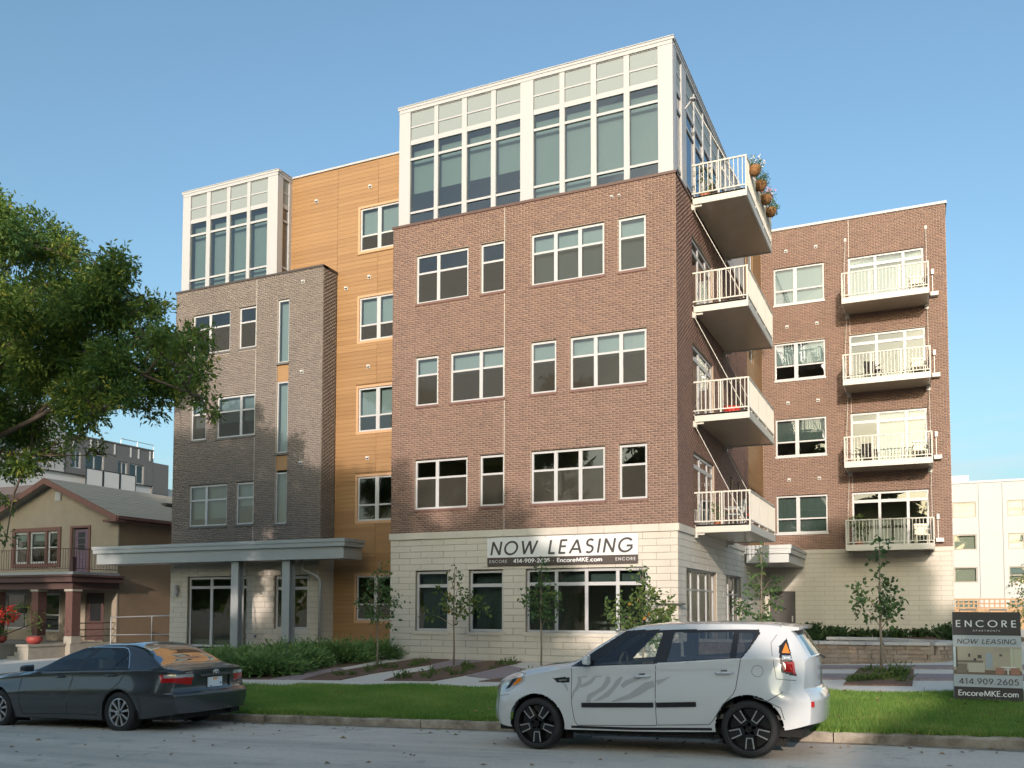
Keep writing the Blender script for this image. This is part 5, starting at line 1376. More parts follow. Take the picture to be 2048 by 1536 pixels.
# ---------------------------------------------------------------- lettering: geometric sans strokes
def arc(cx, cy, rx, ry, a0, a1, n=20): return [(cx + rx * math.cos(R(a0 + (a1 - a0) * i / n)), cy + ry * math.sin(R(a0 + (a1 - a0) * i / n))) for i in range(n + 1)]
GL = {
    'N': (.74, [[(.07, 0), (.07, 1)], [(.07, .97), (.67, .03)], [(.67, 0), (.67, 1)]]),
    'O': (1.0, [arc(.5, .5, .44, .46, 90, 450, 36)]),
    'W': (1.16, [[(.04, 1), (.31, .03)], [(.31, .03), (.58, .97)], [(.58, .97), (.85, .03)], [(.85, .03), (1.12, 1)]]),
    'L': (.50, [[(.08, 1), (.08, 0)], [(.08, .045), (.48, .045)]]),
    'E': (.54, [[(.08, 0), (.08, 1)], [(.08, .955), (.50, .955)], [(.08, .52), (.48, .52)], [(.08, .045), (.50, .045)]]),
    'A': (.84, [[(.04, 0), (.42, .97)], [(.42, .97), (.80, 0)], [(.16, .30), (.68, .30)]]),
    'S': (.58, [arc(.29, .74, .21, .22, 35, 270, 16) + arc(.29, .275, .23, .235, 85, -140, 16)]),
    'I': (.22, [[(.11, 0), (.11, 1)]]),
    'G': (.98, [arc(.5, .5, .44, .46, 40, 345, 28), [(.55, .45), (.95, .45)]]),
    'C': (.84, [arc(.5, .5, .44, .46, 45, 315, 26)]),
    'R': (.58, [[(.08, 0), (.08, 1)], [(.08, .955), (.28, .955)] + arc(.28, .735, .21, .22, 90, -90, 14) + [(.08, .515)], [(.24, .51), (.53, 0)]]),
    'P': (.56, [[(.08, 0), (.08, 1)], [(.08, .955), (.28, .955)] + arc(.28, .72, .21, .235, 90, -90, 14) + [(.08, .485)]]),
    'T': (.56, [[(.28, 0), (.28, .91)], [(.02, .955), (.54, .955)]]),
    'M': (.98, [[(.10, 0), (.18, .97)], [(.18, .97), (.49, .06)], [(.49, .06), (.80, .97)], [(.80, .97), (.88, 0)]]),
    'K': (.66, [[(.08, 0), (.08, 1)], [(.10, .48), (.56, 1)], [(.20, .58), (.62, 0)]]),
    'n': (.52, [[(.07, 0), (.07, .64)], [(.07, .36)] + arc(.26, .40, .18, .21, 170, 0, 10) + [(.44, 0)]]),
    'c': (.54, [arc(.32, .32, .26, .29, 48, 312, 18)]), 'o': (.64, [arc(.32, .32, .26, .29, 90, 450, 26)]),
    'r': (.34, [[(.07, 0), (.07, .64)], [(.07, .40)] + arc(.24, .40, .16, .20, 165, 60, 8)]),
    'e': (.62, [[(.06, .33), (.57, .33)] + arc(.32, .32, .26, .29, 5, 310, 20)]),
    'm': (.84, [[(.07, 0), (.07, .64)], [(.07, .38)] + arc(.23, .42, .15, .19, 170, 0, 10) + [(.38, 0)], [(.39, .38)] + arc(.56, .42, .17, .19, 170, 0, 10) + [(.73, 0)]]),
    '.': (.22, [[(.11, 0), (.11, .10)]]), '-': (.36, [[(.06, .36), (.30, .36)]]), '*': (.30, [[(.10, .38), (.20, .38)]]), ' ': (.40, []),
    '0': (.58, [arc(.29, .5, .22, .46, 90, 450, 30)]), '1': (.40, [[(.25, 0), (.25, 1)], [(.06, .82), (.25, .96)]]),
    '2': (.58, [arc(.28, .72, .21, .235, 165, -30, 14) + [(.06, .045)], [(.06, .045), (.54, .045)]]),
    '4': (.60, [[(.44, 0), (.44, .97)], [(.44, .97), (.04, .28)], [(.04, .26), (.58, .26)]]),
    '5': (.56, [[(.48, .955), (.16, .955)], [(.16, .955), (.10, .54)] + arc(.27, .325, .22, .28, 120, -150, 18)]),
    '6': (.60, [arc(.30, .30, .23, .26, 90, 450, 24), [(.42, .98), (.09, .42)]]), '9': (.60, [arc(.30, .70, .23, .26, 90, 450, 24), [(.18, .02), (.51, .58)]]),
}
def lettering(name, text, fr, u, z, h, width, m, parent, stroke=.12, shear=0.0, track=.12, lift=.004, wide=1.0):
    """one line of print on a board; each stroke a thin ribbon, fitted to the given width"""
    adv = [GL[ch][0] * wide + track for ch in text]; tot = sum(adv) - track
    k = width / (tot * h + abs(shear) * h); mb = MB(); x = 0; cnt = 0
    for ch, a in zip(text, adv):
        for st in GL[ch][1]:
            n = len(st); cnt += 1; closed = math.hypot(st[0][0] - st[-1][0], st[0][1] - st[-1][1]) < 1e-4
            b = len(mb.v); lf = lift + (cnt % 3) * .0006
            for i, p in enumerate(st):
                if closed: a_, c_ = st[(i - 1) % (n - 1)], st[(i + 1) % (n - 1)]
                else: a_, c_ = st[max(i - 1, 0)], st[min(i + 1, n - 1)]
                t = (c_[0] - a_[0], c_[1] - a_[1]); l = math.hypot(*t) or 1; nn = (-t[1] / l * stroke / 2, t[0] / l * stroke / 2)
                for sg_ in (1, -1):
                    px, pz = p[0] * wide + nn[0] * sg_, p[1] + nn[1] * sg_
                    mb.v.append(fr.P(u + (x + px + shear * pz) * h * k, z + pz * h, lf))
            for i in range(n - 1):
                q = b + 2 * i; mb.f.append((q + 1, q + 3, q + 2, q))
        x += a
    return obj(name, mb, m, parent)

M_banw = mat('white_banner_vinyl', (0.66, 0.67, 0.68), 0.5)
M_band = mat('dark_brown_print', (0.060, 0.045, 0.042), 0.55)
M_ink = mat('charcoal_print', (0.045, 0.042, 0.045), 0.5)
M_signd = mat('charcoal_sign_face', (0.020, 0.019, 0.023), 0.5)
M_signl = mat('pale_blue_sign_face', (0.42, 0.475, 0.505), 0.5)
M_wink = mat('white_print', (0.78, 0.79, 0.80), 0.5)
FB = front(23.945)
BN = empty('banner', (-9.45, 23.945, 1.25), 'long white banner reading NOW LEASING hung above the big ground floor windows', 'banner')
mb = MB(); mb.fbox(FB, -11.775, -7.13, 1.492, 2.086, -.008, .002)
obj('white_sheet', mb, M_banw, BN)
mb = MB(); mb.fbox(FB, -11.773, -7.132, 1.25, 1.490, -.008, .002); obj('dark_strip', mb, M_band, BN)
lettering('headline', 'NOW LEASING', FB, -11.67, 1.565, .40, 4.44, M_ink, BN, .15, .16, .22)
lettering('small_print', '414-909-2605 * EncoreMKE.com', FB, -10.92, 1.325, .115, 2.75, M_wink, BN, .17, 0, .06)
for u in (-11.70, -7.78): lettering('logo_print', 'ENCORE', FB, u, 1.335, .085, .58, M_wink, BN, .10, 0, .30)
for i in range(6):
    mb = MB(); u = -11.7 + i * .9; mb.fbox(FB, u - .015, u + .015, 2.05, 2.09, .0025, .008); obj('eyelet', mb, M_steel, BN)

# ---------------------------------------------------------------- leasing sign on the lawn
SGX0, SGX1, SGY = .40, 1.30, 14.95
SGN = empty('sandwich_board', ((SGX0 + SGX1) / 2, SGY, gz(.85, SGY)), 'leaning A frame leasing board on the lawn with a kitchen photo and white lettering', 'sign')
zb_ = gz(.85, SGY) + .02; zt_ = -.045
lean = .16
class LeanFrame:
    def __init__(s, sgn=1): s.k = sgn
    def P(s, u, z, d=0.0):
        f = (z - zb_) / (zt_ - zb_)
        return (u - .045 * (0), SGY + s.k * lean * f - d, z)
LF = LeanFrame()
Hh = zt_ - zb_
def zz_(f): return zb_ + Hh * f
mb = MB(); mb.fbox(LF, SGX0, SGX1, zz_(.03), zz_(1), -.025, -.001); obj('front_board', mb, M_signl, SGN)
LB = type('BF', (), {})()
LB.P = lambda u, z, d=0.0: (u, SGY + lean * 2 + .05 - lean * (z - zb_) / Hh + d, z)
mb = MB(); mb.fbox(LB, SGX0, SGX1, zz_(.03), zz_(1), -.025, -.001); obj('back_board', mb, M_signl, SGN)
def bar(f0, f1, m, name, d=.002): mb = MB(); mb.fbox(LF, SGX0 + .002, SGX1 - .002, zz_(f0), zz_(f1), 0, d); return obj(name, mb, m, SGN)
bar(.74, 1.0, M_signd, 'dark_head'); bar(.03, .168, M_signd, 'dark_foot')
lettering('headline', 'ENCORE', LF, SGX0 + .045, zz_(.833), .098, .80, M_wink, SGN, .14, 0, .42)
lettering('sub_headline', 'APARTMENTS', LF, SGX0 + .27, zz_(.782), .026, .36, M_wink, SGN, .10, 0, .42)
lettering('now_leasing', 'NOW LEASING', LF, SGX0 + .055, zz_(.645), .072, .79, M_ink, SGN, .13, .14, .12)
lettering('phone_number', '414.909.2605', LF, SGX0 + .07, zz_(.198), .085, .78, M_ink, SGN, .13, 0, .10)
lettering('web_address', 'EncoreMKE.com', LF, SGX0 + .055, zz_(.070), .080, .79, M_wink, SGN, .14, 0, .06)
# the printed kitchen picture: plain flat shapes
PIC = [((0, 1, .0, 1), (0.42, 0.37, 0.28)), ((.03, .98, .12, .16), (0.10, .07, .05)), ((0, 1, 0, .14), (0.16, 0.11, 0.08)), ((.22, .46, .08, .44), (.50, .47, .38)), ((.04, .2, .05, .38), (.20, .17, .13)), ((.48, .58, .22, .78), (.33, .38, .42)), ((.06, .44, .42, .50), (.18, .15, .12)),
       ((.60, .88, .82, .97), (.38, .34, .26)), ((.84, .88, .2, .95), (.52, .54, .40)), ((.89, 1, .2, .92), (.50, .50, .36)), ((.70, .92, .26, .30), (.70, .70, .66)), ((.62, .74, .02, .26), (.36, .17, .12)), ((.84, .97, .02, .26), (.36, .17, .12)), ((.79, .81, .02, .26), (.65, .65, .62)),
       ((.22, .25, .62, .74), (.07, .06, .05)), ((.36, .42, .58, .70), (.08, .07, .06)), ((.68, .72, .66, .74), (.10, .09, .08)), ((.30, .34, .48, .58), (.08, .07, .06)), ((0, .035, .25, .98), (.62, .70, .72)), ((.035, .06, .25, .98), (.08, .07, .06))]
for i, ((a, b, c_, d_), colr) in enumerate(PIC):
    mb = MB(); p0, p1 = .305, .615
    mb.fquad(LF, SGX0 + .004 + (.89) * a, SGX0 + .004 + .89 * b, zz_(p0 + (p1 - p0) * c_), zz_(p0 + (p1 - p0) * d_), .0015 + i * .0004)
    obj('picture_patch', mb, mat('print_%d' % i, colr, .5), SGN)
for u in (SGX0 + .10, SGX0 + .50):
    mb = MB(); f = zt_; y = SGY + lean
    mb.tube([(u, y + .01, zt_ - .03), (u, y + .01, zt_ + .035), (u + .22, y + .01, zt_ + .035), (u + .22, y + .01, zt_ - .03)], .010, 8); obj('handle', mb, M_steel, SGN)
for u in (SGX0 + .08, SGX1 - .16):
    mb = MB(); mb.fbox(LF, u, u + .08, zz_(-.02), zz_(.032), -.03, -.002); obj('foot', mb, M_signd, SGN)

# ---------------------------------------------------------------- leaves and plants
def leaf_quads(P, D, L_, W_, rnd_, Nn=None):
    """P base points, D directions (unit), L_ lengths, W_ widths -> rhombic leaves"""
    n = len(P)
    ref = rng.normal(size=(n, 3)) if Nn is None else Nn
    B = np.cross(D, ref); B /= np.maximum(np.linalg.norm(B, axis=1, keepdims=True), 1e-6)
    L_ = np.broadcast_to(np.asarray(L_, float).reshape(-1, 1), (n, 1)); W_ = np.broadcast_to(np.asarray(W_, float).reshape(-1, 1), (n, 1))
    V = np.stack([P, P + D * L_ * .45 + B * W_ * .5, P + D * L_, P + D * L_ * .45 - B * W_ * .5], 1).reshape(-1, 3)
    Q = np.arange(4 * n).reshape(n, 4)
    return V, Q, np.repeat(rnd_, 4)
def unit(a): return a / np.maximum(np.linalg.norm(a, axis=-1, keepdims=True), 1e-9)
def crown_mesh(blobs, per, leaf, parent, m, name='crown', fronds=5, droop=.25, flat=.75, shell=.55, width=.4, sprays=None, light=(0.3, -0.8, 0.5)):
    """blobs: (x, y, z, r); leaves in small sprays through each blob, denser to its outside"""
    Ps, Ds, Ls, Rs = [], [], [], []
    for x, y, z, r in blobs:
        n = max(3, int(per * r ** 2))
        d = unit(rng.normal(size=(n, 3))); rad = r * (shell + (1.08 - shell) * rng.random(n) ** .7)[:, None]
        pos = np.array((x, y, z)) + d * rad * np.array((1, 1, flat))
        tw = unit(d * .8 + rng.normal(size=(n, 3)) * .7 + np.array((0, 0, -droop)))
        base_c = np.clip(.38 + .13 * rng.normal() + rng.normal(size=n) * .17, 0, 1)
        for k in range(fronds):
            off = tw * (k * leaf * .45)[:, None] if isinstance(k, np.ndarray) else tw * (k * leaf * .42)
            Ps.append(pos + off + rng.normal(size=(n, 3)) * leaf * .25); Ds.append(unit(tw + rng.normal(size=(n, 3)) * .65 + np.array((0, 0, -droop * .6))))
            Ls.append(leaf * rng.uniform(.6, 1.25, n)); Rs.append(np.clip(base_c + rng.normal(size=n) * .10, 0, 1))
    P, D, L_, r_ = np.concatenate(Ps), np.concatenate(Ds), np.concatenate(Ls), np.concatenate(Rs)
    V, Q, rr_ = leaf_quads(P, D, L_, L_ * width, r_)
    return mobj(name, big_mesh(name, V, Q, PW[parent.name], rr_), m, parent)
M_bark = mat('grey_brown_bark', (0.12, 0.09, 0.065), 0.95, var=.6, vscale=6, c2=(0.06, 0.045, 0.035), bump=.6, bscale=30)
M_ybark = mat('young_smooth_bark', (0.24, 0.20, 0.15), 0.9, var=.4, vscale=12)
M_locust = leaf_mat('locust_leaves', (0.056, 0.138, 0.042), (0.19, 0.265, 0.046), (0.50, 0.45, 0.08), .43)
M_sapl = leaf_mat('sapling_leaves', (0.050, 0.110, 0.042), (0.095, 0.165, 0.055), (0.20, 0.24, 0.08), .30)
M_sapl_o = leaf_mat('sapling_leaves_turning', (0.055, 0.110, 0.035), (0.14, 0.19, 0.05), (0.45, 0.22, 0.05), .30)
M_juni = leaf_mat('juniper_sprays', (0.065, 0.155, 0.048), (0.19, 0.30, 0.095), (0.38, 0.46, 0.19), .15)
M_weed = leaf_mat('weed_leaves', (0.060, 0.110, 0.025), (0.13, 0.19, 0.05), None, .3)
M_oak = leaf_mat('street_tree_leaves', (0.060, 0.120, 0.035), (0.13, 0.20, 0.055), (0.20, 0.26, 0.07), .45)
M_grass = leaf_mat('grass_blades', (0.13, 0.27, 0.050), (0.28, 0.41, 0.090), (0.58, 0.50, 0.20), .35)
M_hosta = leaf_mat('hosta_leaves', (0.025, 0.055, 0.020), (0.05, 0.09, 0.03), None, .15)
M_redfl = leaf_mat('red_petals', (0.55, 0.02, 0.02), (0.75, 0.06, 0.03), None, .2)
M_pinkfl = leaf_mat('pink_white_petals', (0.70, 0.05, 0.25), (0.80, 0.72, 0.70), None, .2)

# --- the big locust overhanging from the left
LOC_BLOBS = [(-18.18, 13.03, 8.21, 0.83), (-18.98, 13.6, 8.57, 0.87), (-20.41, 15.74, 9.25, 0.91), (-19.33, 14.91, 8.77, 0.86), (-18.0, 13.06, 6.73, 1.04), (-19.77, 14.35, 7.4, 1.15), (-18.1, 14.52, 7.33, 1.06), (-16.59, 13.31, 6.72, 0.97), (-18.28, 15.49, 8.3, 0.74), (-15.49, 13.13, 7.04, 0.63), (-16.24, 14.19, 6.61, 0.67), (-16.78, 14.66, 6.84, 0.69), (-18.16, 14.34, 6.1, 1.16), (-18.91, 14.93, 6.35, 1.21), (-21.48, 15.5, 6.16, 1.24), (-22.63, 16.33, 6.49, 1.3), (-15.88, 13.78, 5.34, 0.81), (-17.48, 15.16, 5.88, 0.89), (-16.14, 15.08, 6.88, 0.52), (-14.91, 13.93, 6.35, 0.48), (-13.57, 12.71, 5.1, 0.58), (-17.52, 16.4, 6.58, 0.75), (-14.02, 13.91, 5.58, 0.52), (-14.07, 13.96, 5.6, 0.52), (-14.94, 15.43, 6.24, 0.44), (-15.46, 14.92, 5.24, 0.68), (-15.02, 14.49, 5.09, 0.66), (-14.95, 15.3, 5.39, 0.51), (-12.88, 13.19, 4.65, 0.44), (-14.15, 14.84, 5.64, 0.33), (-13.71, 14.2, 4.35, 0.37), (-12.93, 13.67, 3.76, 0.3), (-13.56, 14.63, 4.1, 0.23), (-17.8, 15.92, 5.23, 0.62), (-15.24, 13.62, 4.48, 0.53), (-18.37, 15.09, 4.99, 0.84), (-16.83, 13.83, 4.57, 0.77), (-20.68, 15.52, 4.78, 0.9), (-20.58, 15.44, 4.76, 0.89), (-16.82, 13.72, 3.66, 0.49), (-18.96, 15.47, 4.12, 0.56), (-17.33, 14.82, 3.54, 0.41), (-19.29, 15.05, 3.71, 0.55), (-19.8, 15.44, 3.8, 0.56), (-19.74, 14.33, 3.39, 0.72), (-21.47, 15.58, 3.68, 0.78), (-20.85, 15.17, 2.57, 0.38), (-19.09, 13.8, 1.42, 0.29), (-16.1, 15.11, 4.54, 0.35), (-21.98, 14.2, 7.67, 1.63), (-22.48, 14.52, 7.84, 1.66), (-20.39, 13.26, 4.79, 1.51), (-23.62, 15.35, 5.54, 1.74), (-20.74, 13.81, 9.45, 1.09), (-24.04, 16.01, 10.96, 1.26)]
TX, TY = -22.9, 14.6
LOC = empty('locust_tree', (TX, TY, gz(TX, TY)), 'large feathery locust tree reaching in from the left over the grey brick corner', 'tree')
mb = MB(); z0 = gz(TX, TY)
mb.tube([(TX, TY, z0 - .1), (TX + .05, TY, z0 + 1.2), (TX + .2, TY, z0 + 3.2), (TX + .3, TY + .1, 3.2)], [.34, .27, .24, .20], 12); obj('trunk', mb, M_bark, LOC, smooth=True)
fork = Vector((TX + .3, TY + .1, 3.0))
LIMBS = [[fork, (-21.0, 14.3, 3.9), (-19.2, 14.4, 4.4), (-17.2, 14.3, 4.9), (-15.2, 14.1, 5.0), (-13.6, 13.8, 4.4)], [fork, (-21.6, 14.4, 5.2), (-19.5, 14.2, 6.4), (-17.4, 14.0, 6.6), (-15.2, 13.8, 6.6)], [fork, (-22.2, 14.7, 6.0), (-21.0, 14.5, 8.0), (-19.3, 14.0, 8.6)], [fork, (-23.0, 15.2, 6.5), (-23.4, 15.6, 9.5)],
         [(-19.2, 14.4, 4.4), (-18.0, 14.9, 5.6), (-16.6, 15.1, 6.3), (-14.9, 15.3, 6.1)], [(-17.2, 14.3, 4.9), (-16.4, 13.9, 4.3), (-15.4, 13.7, 4.4)], [(-21.0, 14.3, 3.9), (-19.8, 14.9, 3.7), (-18.0, 15.0, 3.6)]]
for i, l in enumerate(LIMBS):
    mb = MB(); r0 = .085 if i < 4 else .045
    mb.tube(l, [r0 * (1 - .8 * k / (len(l) - 1)) for k in range(len(l))], 8); obj('limb', mb, M_bark, LOC, smooth=True)
mb = MB()
for x, y, z, r in LOC_BLOBS:
    best = min((Vector(p) for l in LIMBS for p in l), key=lambda p: (p - Vector((x, y, z))).length)
    mid = (best + Vector((x, y, z))) / 2 + Vector((random.uniform(-.2, .2), random.uniform(-.2, .2), .12))
    mb.tube([best, mid, (x, y, z)], [.035, .022, .012], 5)
    for k in range(4):
        d = Vector((random.gauss(0, 1), random.gauss(0, 1), random.gauss(0, .7))).normalized() * r * .9
        mb.tube([(x, y, z), tuple(Vector((x, y, z)) + d * .55 + Vector((0, 0, .05))), tuple(Vector((x, y, z)) + d)], [.012, .008, .004], 4)
obj('twigs', mb, M_bark, LOC, kind='stuff')
LOC2 = []
for x, y, z, r in LOC_BLOBS:
    k_ = .62 if z < 4.2 else 1.0
    for i in range(6 if r > .6 else 3):
        d = unit(rng.normal(size=3)) * r * rng.uniform(.35, .78) * np.array((1, 1, .8)); LOC2.append((x + d[0], y + d[1], z + d[2] + (.15 if z < 4.2 else 0), r * k_ * rng.uniform(.30, .48)))
crown_mesh(LOC2, 760, .125, LOC, M_locust, fronds=6, droop=.25, flat=.75, shell=.2, width=.36)

# --- saplings in the planting bands
def sapling(x, y, z1, blobs, label, m=M_sapl, group=None, rtr=.026, leaf=.115, per=330):
    z0 = gz(x, y)
    T = empty('sapling', (x, y, z0), label, 'tree', group)
    mb = MB(); mb.tube([(x, y, z0 - .05), (x + .01, y, z0 + .5), (x - .01, y, z0 + 1.2), (x + .01, y, z1)], [rtr * 1.25, rtr, rtr * .85, rtr * .3], 8); obj('trunk', mb, M_ybark, T, smooth=True)
    mb = MB()
    for bx, by, bz, r in blobs:
        hz = min(bz - .25, z1 - .2)
        mb.tube([(x, y, max(z0 + .9, hz - .15)), ((x + bx) / 2, (y + by) / 2, bz - .15), (bx, by, bz)], [rtr * .45, rtr * .3, .004], 5)
    obj('branches', mb, M_ybark, T, smooth=True)
    crown_mesh(blobs, per * 1.25, leaf, T, m, fronds=4, droop=.1, flat=1.0, shell=.15, width=.66)
    return T
def sap_blobs(x, y, zt, zb, hw, n, seed):
    r2 = np.random.default_rng(seed); out = []
    for i in range(n):
        f = (i + .5) / n; z = zb + (zt - zb) * f
        wd = hw * (0.75 + .5 * math.sin(math.pi * min(1, f * 1.25 + .08))) * (1 - .72 * max(0, f - .45) / .55)
        a = i * 2.4 + r2.uniform(-.5, .5); k = r2.uniform(.35, .95) * wd
        out.append((x + math.cos(a) * k, y + math.sin(a) * k, z, max(.10, wd * r2.uniform(.34, .52))))
    return out
GS = 'saplings planted along the front'
sapling(-14.05, 21.55, 1.35, sap_blobs(-14.0, 21.55, 1.28, -.42, .44, 11, 1), 'slim sapling in front of the honey wood siding beside the junipers', group=GS)
sapling(-11.95, 22.2, 1.12, sap_blobs(-11.98, 22.2, 1.12, -.20, .44, 9, 2) + [(-12.75, 22.1, -.12, .20), (-11.25, 22.3, .1, .28)], 'sapling with a few orange leaves between the two narrow ground floor windows', M_sapl_o, group=GS, per=260)
sapling(-9.70, 23.15, 1.30, sap_blobs(-9.68, 23.15, 1.28, -.30, .44, 12, 3), 'sapling under the banner in front of the left pane of the big window', group=GS, per=320)
sapling(-6.35, 21.7, 1.10, sap_blobs(-6.35, 21.7, 1.05, -.75, .56, 13, 4), 'bushy yellowing sapling at the limestone corner behind the white car roof', M_sapl_o, group=GS, per=360)
sapling(-3.82, 24.0, 1.60, sap_blobs(-3.80, 24.0, 1.55, -.70, .44, 13, 5), 'dark green sapling before the side entrance canopy', group=GS, per=360)
sapling(-.82, 20.5, 1.42, sap_blobs(-.80, 20.5, .78, -.15, .44, 9, 6) + [(-.82, 20.5, 1.02, .16), (-.80, 20.5, 1.22, .13), (-.70, 20.5, 1.42, .09)], 'sapling with a tall leader in the square mulch bed on the right', group=GS, per=300)

# --- junipers at the foot of the wood siding
def juniper(x, y, r, h, label):
    z0 = gz(x, y)
    J = empty('juniper_bush', (x, y, z0), label, 'shrub', 'spreading junipers in the mulch bed')
    n = int(900 * r * r / .55)
    a = rng.uniform(0, 2 * math.pi, n); f = rng.random(n) ** .5
    base = np.stack([x + np.cos(a) * f * r * .5, y + np.sin(a) * f * r * .5, np.full(n, z0) + .02 + .35 * h * (1 - f) * rng.random(n)], 1)
    el = R(58) - f * R(42) + rng.normal(size=n) * .20
    D = np.stack([np.cos(a) * np.cos(el), np.sin(a) * np.cos(el), np.sin(el)], 1)
    ln = h * rng.uniform(.55, 1.12, n) * (1 + .35 * f)
    Ps, Ds, Ls, Rs = [], [], [], []
    for k in range(7):
        t = (.3 + .7 * k / 6)
        pp = base + D * (ln * t)[:, None] + np.array((0, 0, -.10)) * (t ** 2) * h
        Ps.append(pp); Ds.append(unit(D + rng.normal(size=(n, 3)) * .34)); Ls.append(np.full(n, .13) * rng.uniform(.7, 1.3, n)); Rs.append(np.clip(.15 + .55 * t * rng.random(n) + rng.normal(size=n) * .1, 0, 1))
    V, Q, r_ = leaf_quads(np.concatenate(Ps), np.concatenate(Ds), np.concatenate(Ls), np.concatenate(Ls) * .27, np.concatenate(Rs))
    mobj('foliage', big_mesh('foliage', V, Q, PW[J.name], r_), M_juni, J)
    mb = MB()
    for k in range(6):
        b = k * 1.05; mb.tube([(x, y, z0 - .02), (x + math.cos(b) * r * .4, y + math.sin(b) * r * .4, z0 + h * .5)], [.02, .008], 5)
    obj('stems', mb, M_bark, J)
for x, y, r, h, l in ((-16.6, 18.5, .95, .75, 'juniper bush nearest the sidewalk just behind the dark saloon'), (-15.55, 18.75, .8, .75, 'juniper bush at the sidewalk edge right of the first'), (-17.6, 19.9, .95, .8, 'juniper bush under the left canopy column'),
                      (-16.1, 20.4, .85, .78, 'juniper bush in the middle of the mulch bed'), (-17.3, 21.8, .95, .85, 'juniper bush below the downpipe'), (-16.0, 22.4, .9, .85, 'tall juniper bush against the honey wood siding'), (-15.5, 23.9, .62, .72, 'small juniper bush tucked at the limestone edge'), (-18.7, 20.9, .9, .7, 'juniper bush before the right canopy column'), (-20.0, 19.5, 1.0, .7, 'juniper bush hidden behind the saloon roof'), (-17.9, 18.0, .8, .6, 'low juniper bush at the foot of the glazed entrance')):
    juniper(x, y, r, h * .74, l)

# --- weeds and young perennials in the beds
def tuft(x, y, h, n, label, m=M_weed, group='perennials in the beds', w_=.022, spread=.5, name='perennial', r=.05):
    z0 = gz(x, y)
    a = rng.uniform(0, 2 * math.pi, n); el = rng.uniform(R(40), R(88), n) - spread * .3
    D = np.stack([np.cos(a) * np.cos(el), np.sin(a) * np.cos(el), np.sin(el)], 1)
    P = np.stack([x + rng.normal(size=n) * r, y + rng.normal(size=n) * r, np.full(n, z0)], 1)
    L_ = h * rng.uniform(.5, 1.1, n)
    V, Q, r_ = leaf_quads(P, D, L_, np.full(n, w_), rng.random(n))
    Ps = np.concatenate([P + D * (L_ * t)[:, None] for t in (.4, .6, .8)]); Ds = unit(np.concatenate([D] * 3) + rng.normal(size=(3 * n, 3)) * .8)
    V2, Q2, r2 = leaf_quads(Ps, Ds, np.full(3 * n, h * .25), np.full(3 * n, w_ * 1.3), rng.random(3 * n))
    o = mobj(name, big_mesh(name, np.concatenate([V, V2]), np.concatenate([Q, Q2 + len(V)]), (x, y, z0), np.concatenate([r_, r2])), m, None, (x, y, z0))
    props(o, label, 'plant', group)
def weeds(name, spots, m, label, w_=.022):
    Vs, Qs, Rr, b0 = [], [], [], 0
    for x, y, h, n, r in spots:
        z0 = gz(x, y)
        a = rng.uniform(0, 2 * math.pi, n); el = rng.uniform(R(35), R(85), n)
        D = np.stack([np.cos(a) * np.cos(el), np.sin(a) * np.cos(el), np.sin(el)], 1)
        P = np.stack([x + rng.normal(size=n) * r, y + rng.normal(size=n) * r, np.full(n, z0)], 1); L_ = h * rng.uniform(.5, 1.1, n)
        Ps = np.concatenate([P] + [P + D * (L_ * t)[:, None] for t in (.4, .6, .8)]); Ds = np.concatenate([D, unit(np.concatenate([D] * 3) + rng.normal(size=(3 * n, 3)) * .8)])
        V, Q, r_ = leaf_quads(Ps, Ds, np.concatenate([L_, np.full(3 * n, h * .28)]), np.concatenate([np.full(n, w_), np.full(3 * n, w_ * 1.4)]), rng.random(4 * n))
        Vs.append(V); Qs.append(Q + b0); Rr.append(r_); b0 += len(V)
    return mobj(name, big_mesh(name, np.concatenate(Vs), np.concatenate(Qs), (0, 0, 0), np.concatenate(Rr)), m, None, (0, 0, 0), kind='stuff', label=label)
ru = random.uniform
weeds('weeds', [(ru(-13.8, -12.8), ru(17.9, 23.5), ru(.10, .24), 16, .06) for i in range(12)], M_weed, 'sparse green weeds in the left mulch band')
weeds('weeds', [(ru(-11.4, -10.2), ru(17.9, 23.4), ru(.10, .28), 18, .06) for i in range(16)], M_weed, 'sparse green weeds in the middle mulch band')
weeds('weeds', [(ru(-8.8, -7.4), ru(17.9, 21.5), ru(.12, .26), 18, .06) for i in range(8)], M_weed, 'sparse green weeds in the mulch behind the white car bonnet')
weeds('weeds', [(ru(-1.28, -.28), ru(17.8, 21.2), ru(.10, .22), 16, .06) for i in range(26)], M_weed, 'yellow green weeds in the square mulch bed')
tuft(-.42, 19.0, .42, 34, 'tallest yellow green weed in the square mulch bed', r=.06, group=None)
weeds('ground_cover', [(x, y, h, 80, .16) for x, y, h in ((-5.4, 37.2, .75), (-4.6, 37.8, .7), (-3.9, 37.4, .72), (-3.2, 37.6, .55), (-2.3, 38.0, .45), (-1.6, 38.0, .4), (-.9, 38.0, .45), (-.1, 38.1, .4), (.6, 37.6, .5), (1.0, 36.5, .6), (1.2, 35.2, .65), (1.0, 33.9, .6), (1.5, 33.0, .6), (-3.6, 34.0, .7), (-2.9, 34.4, .65))], M_hosta, 'dark leafy clumps between the curved seat wall and the right wing', .075)

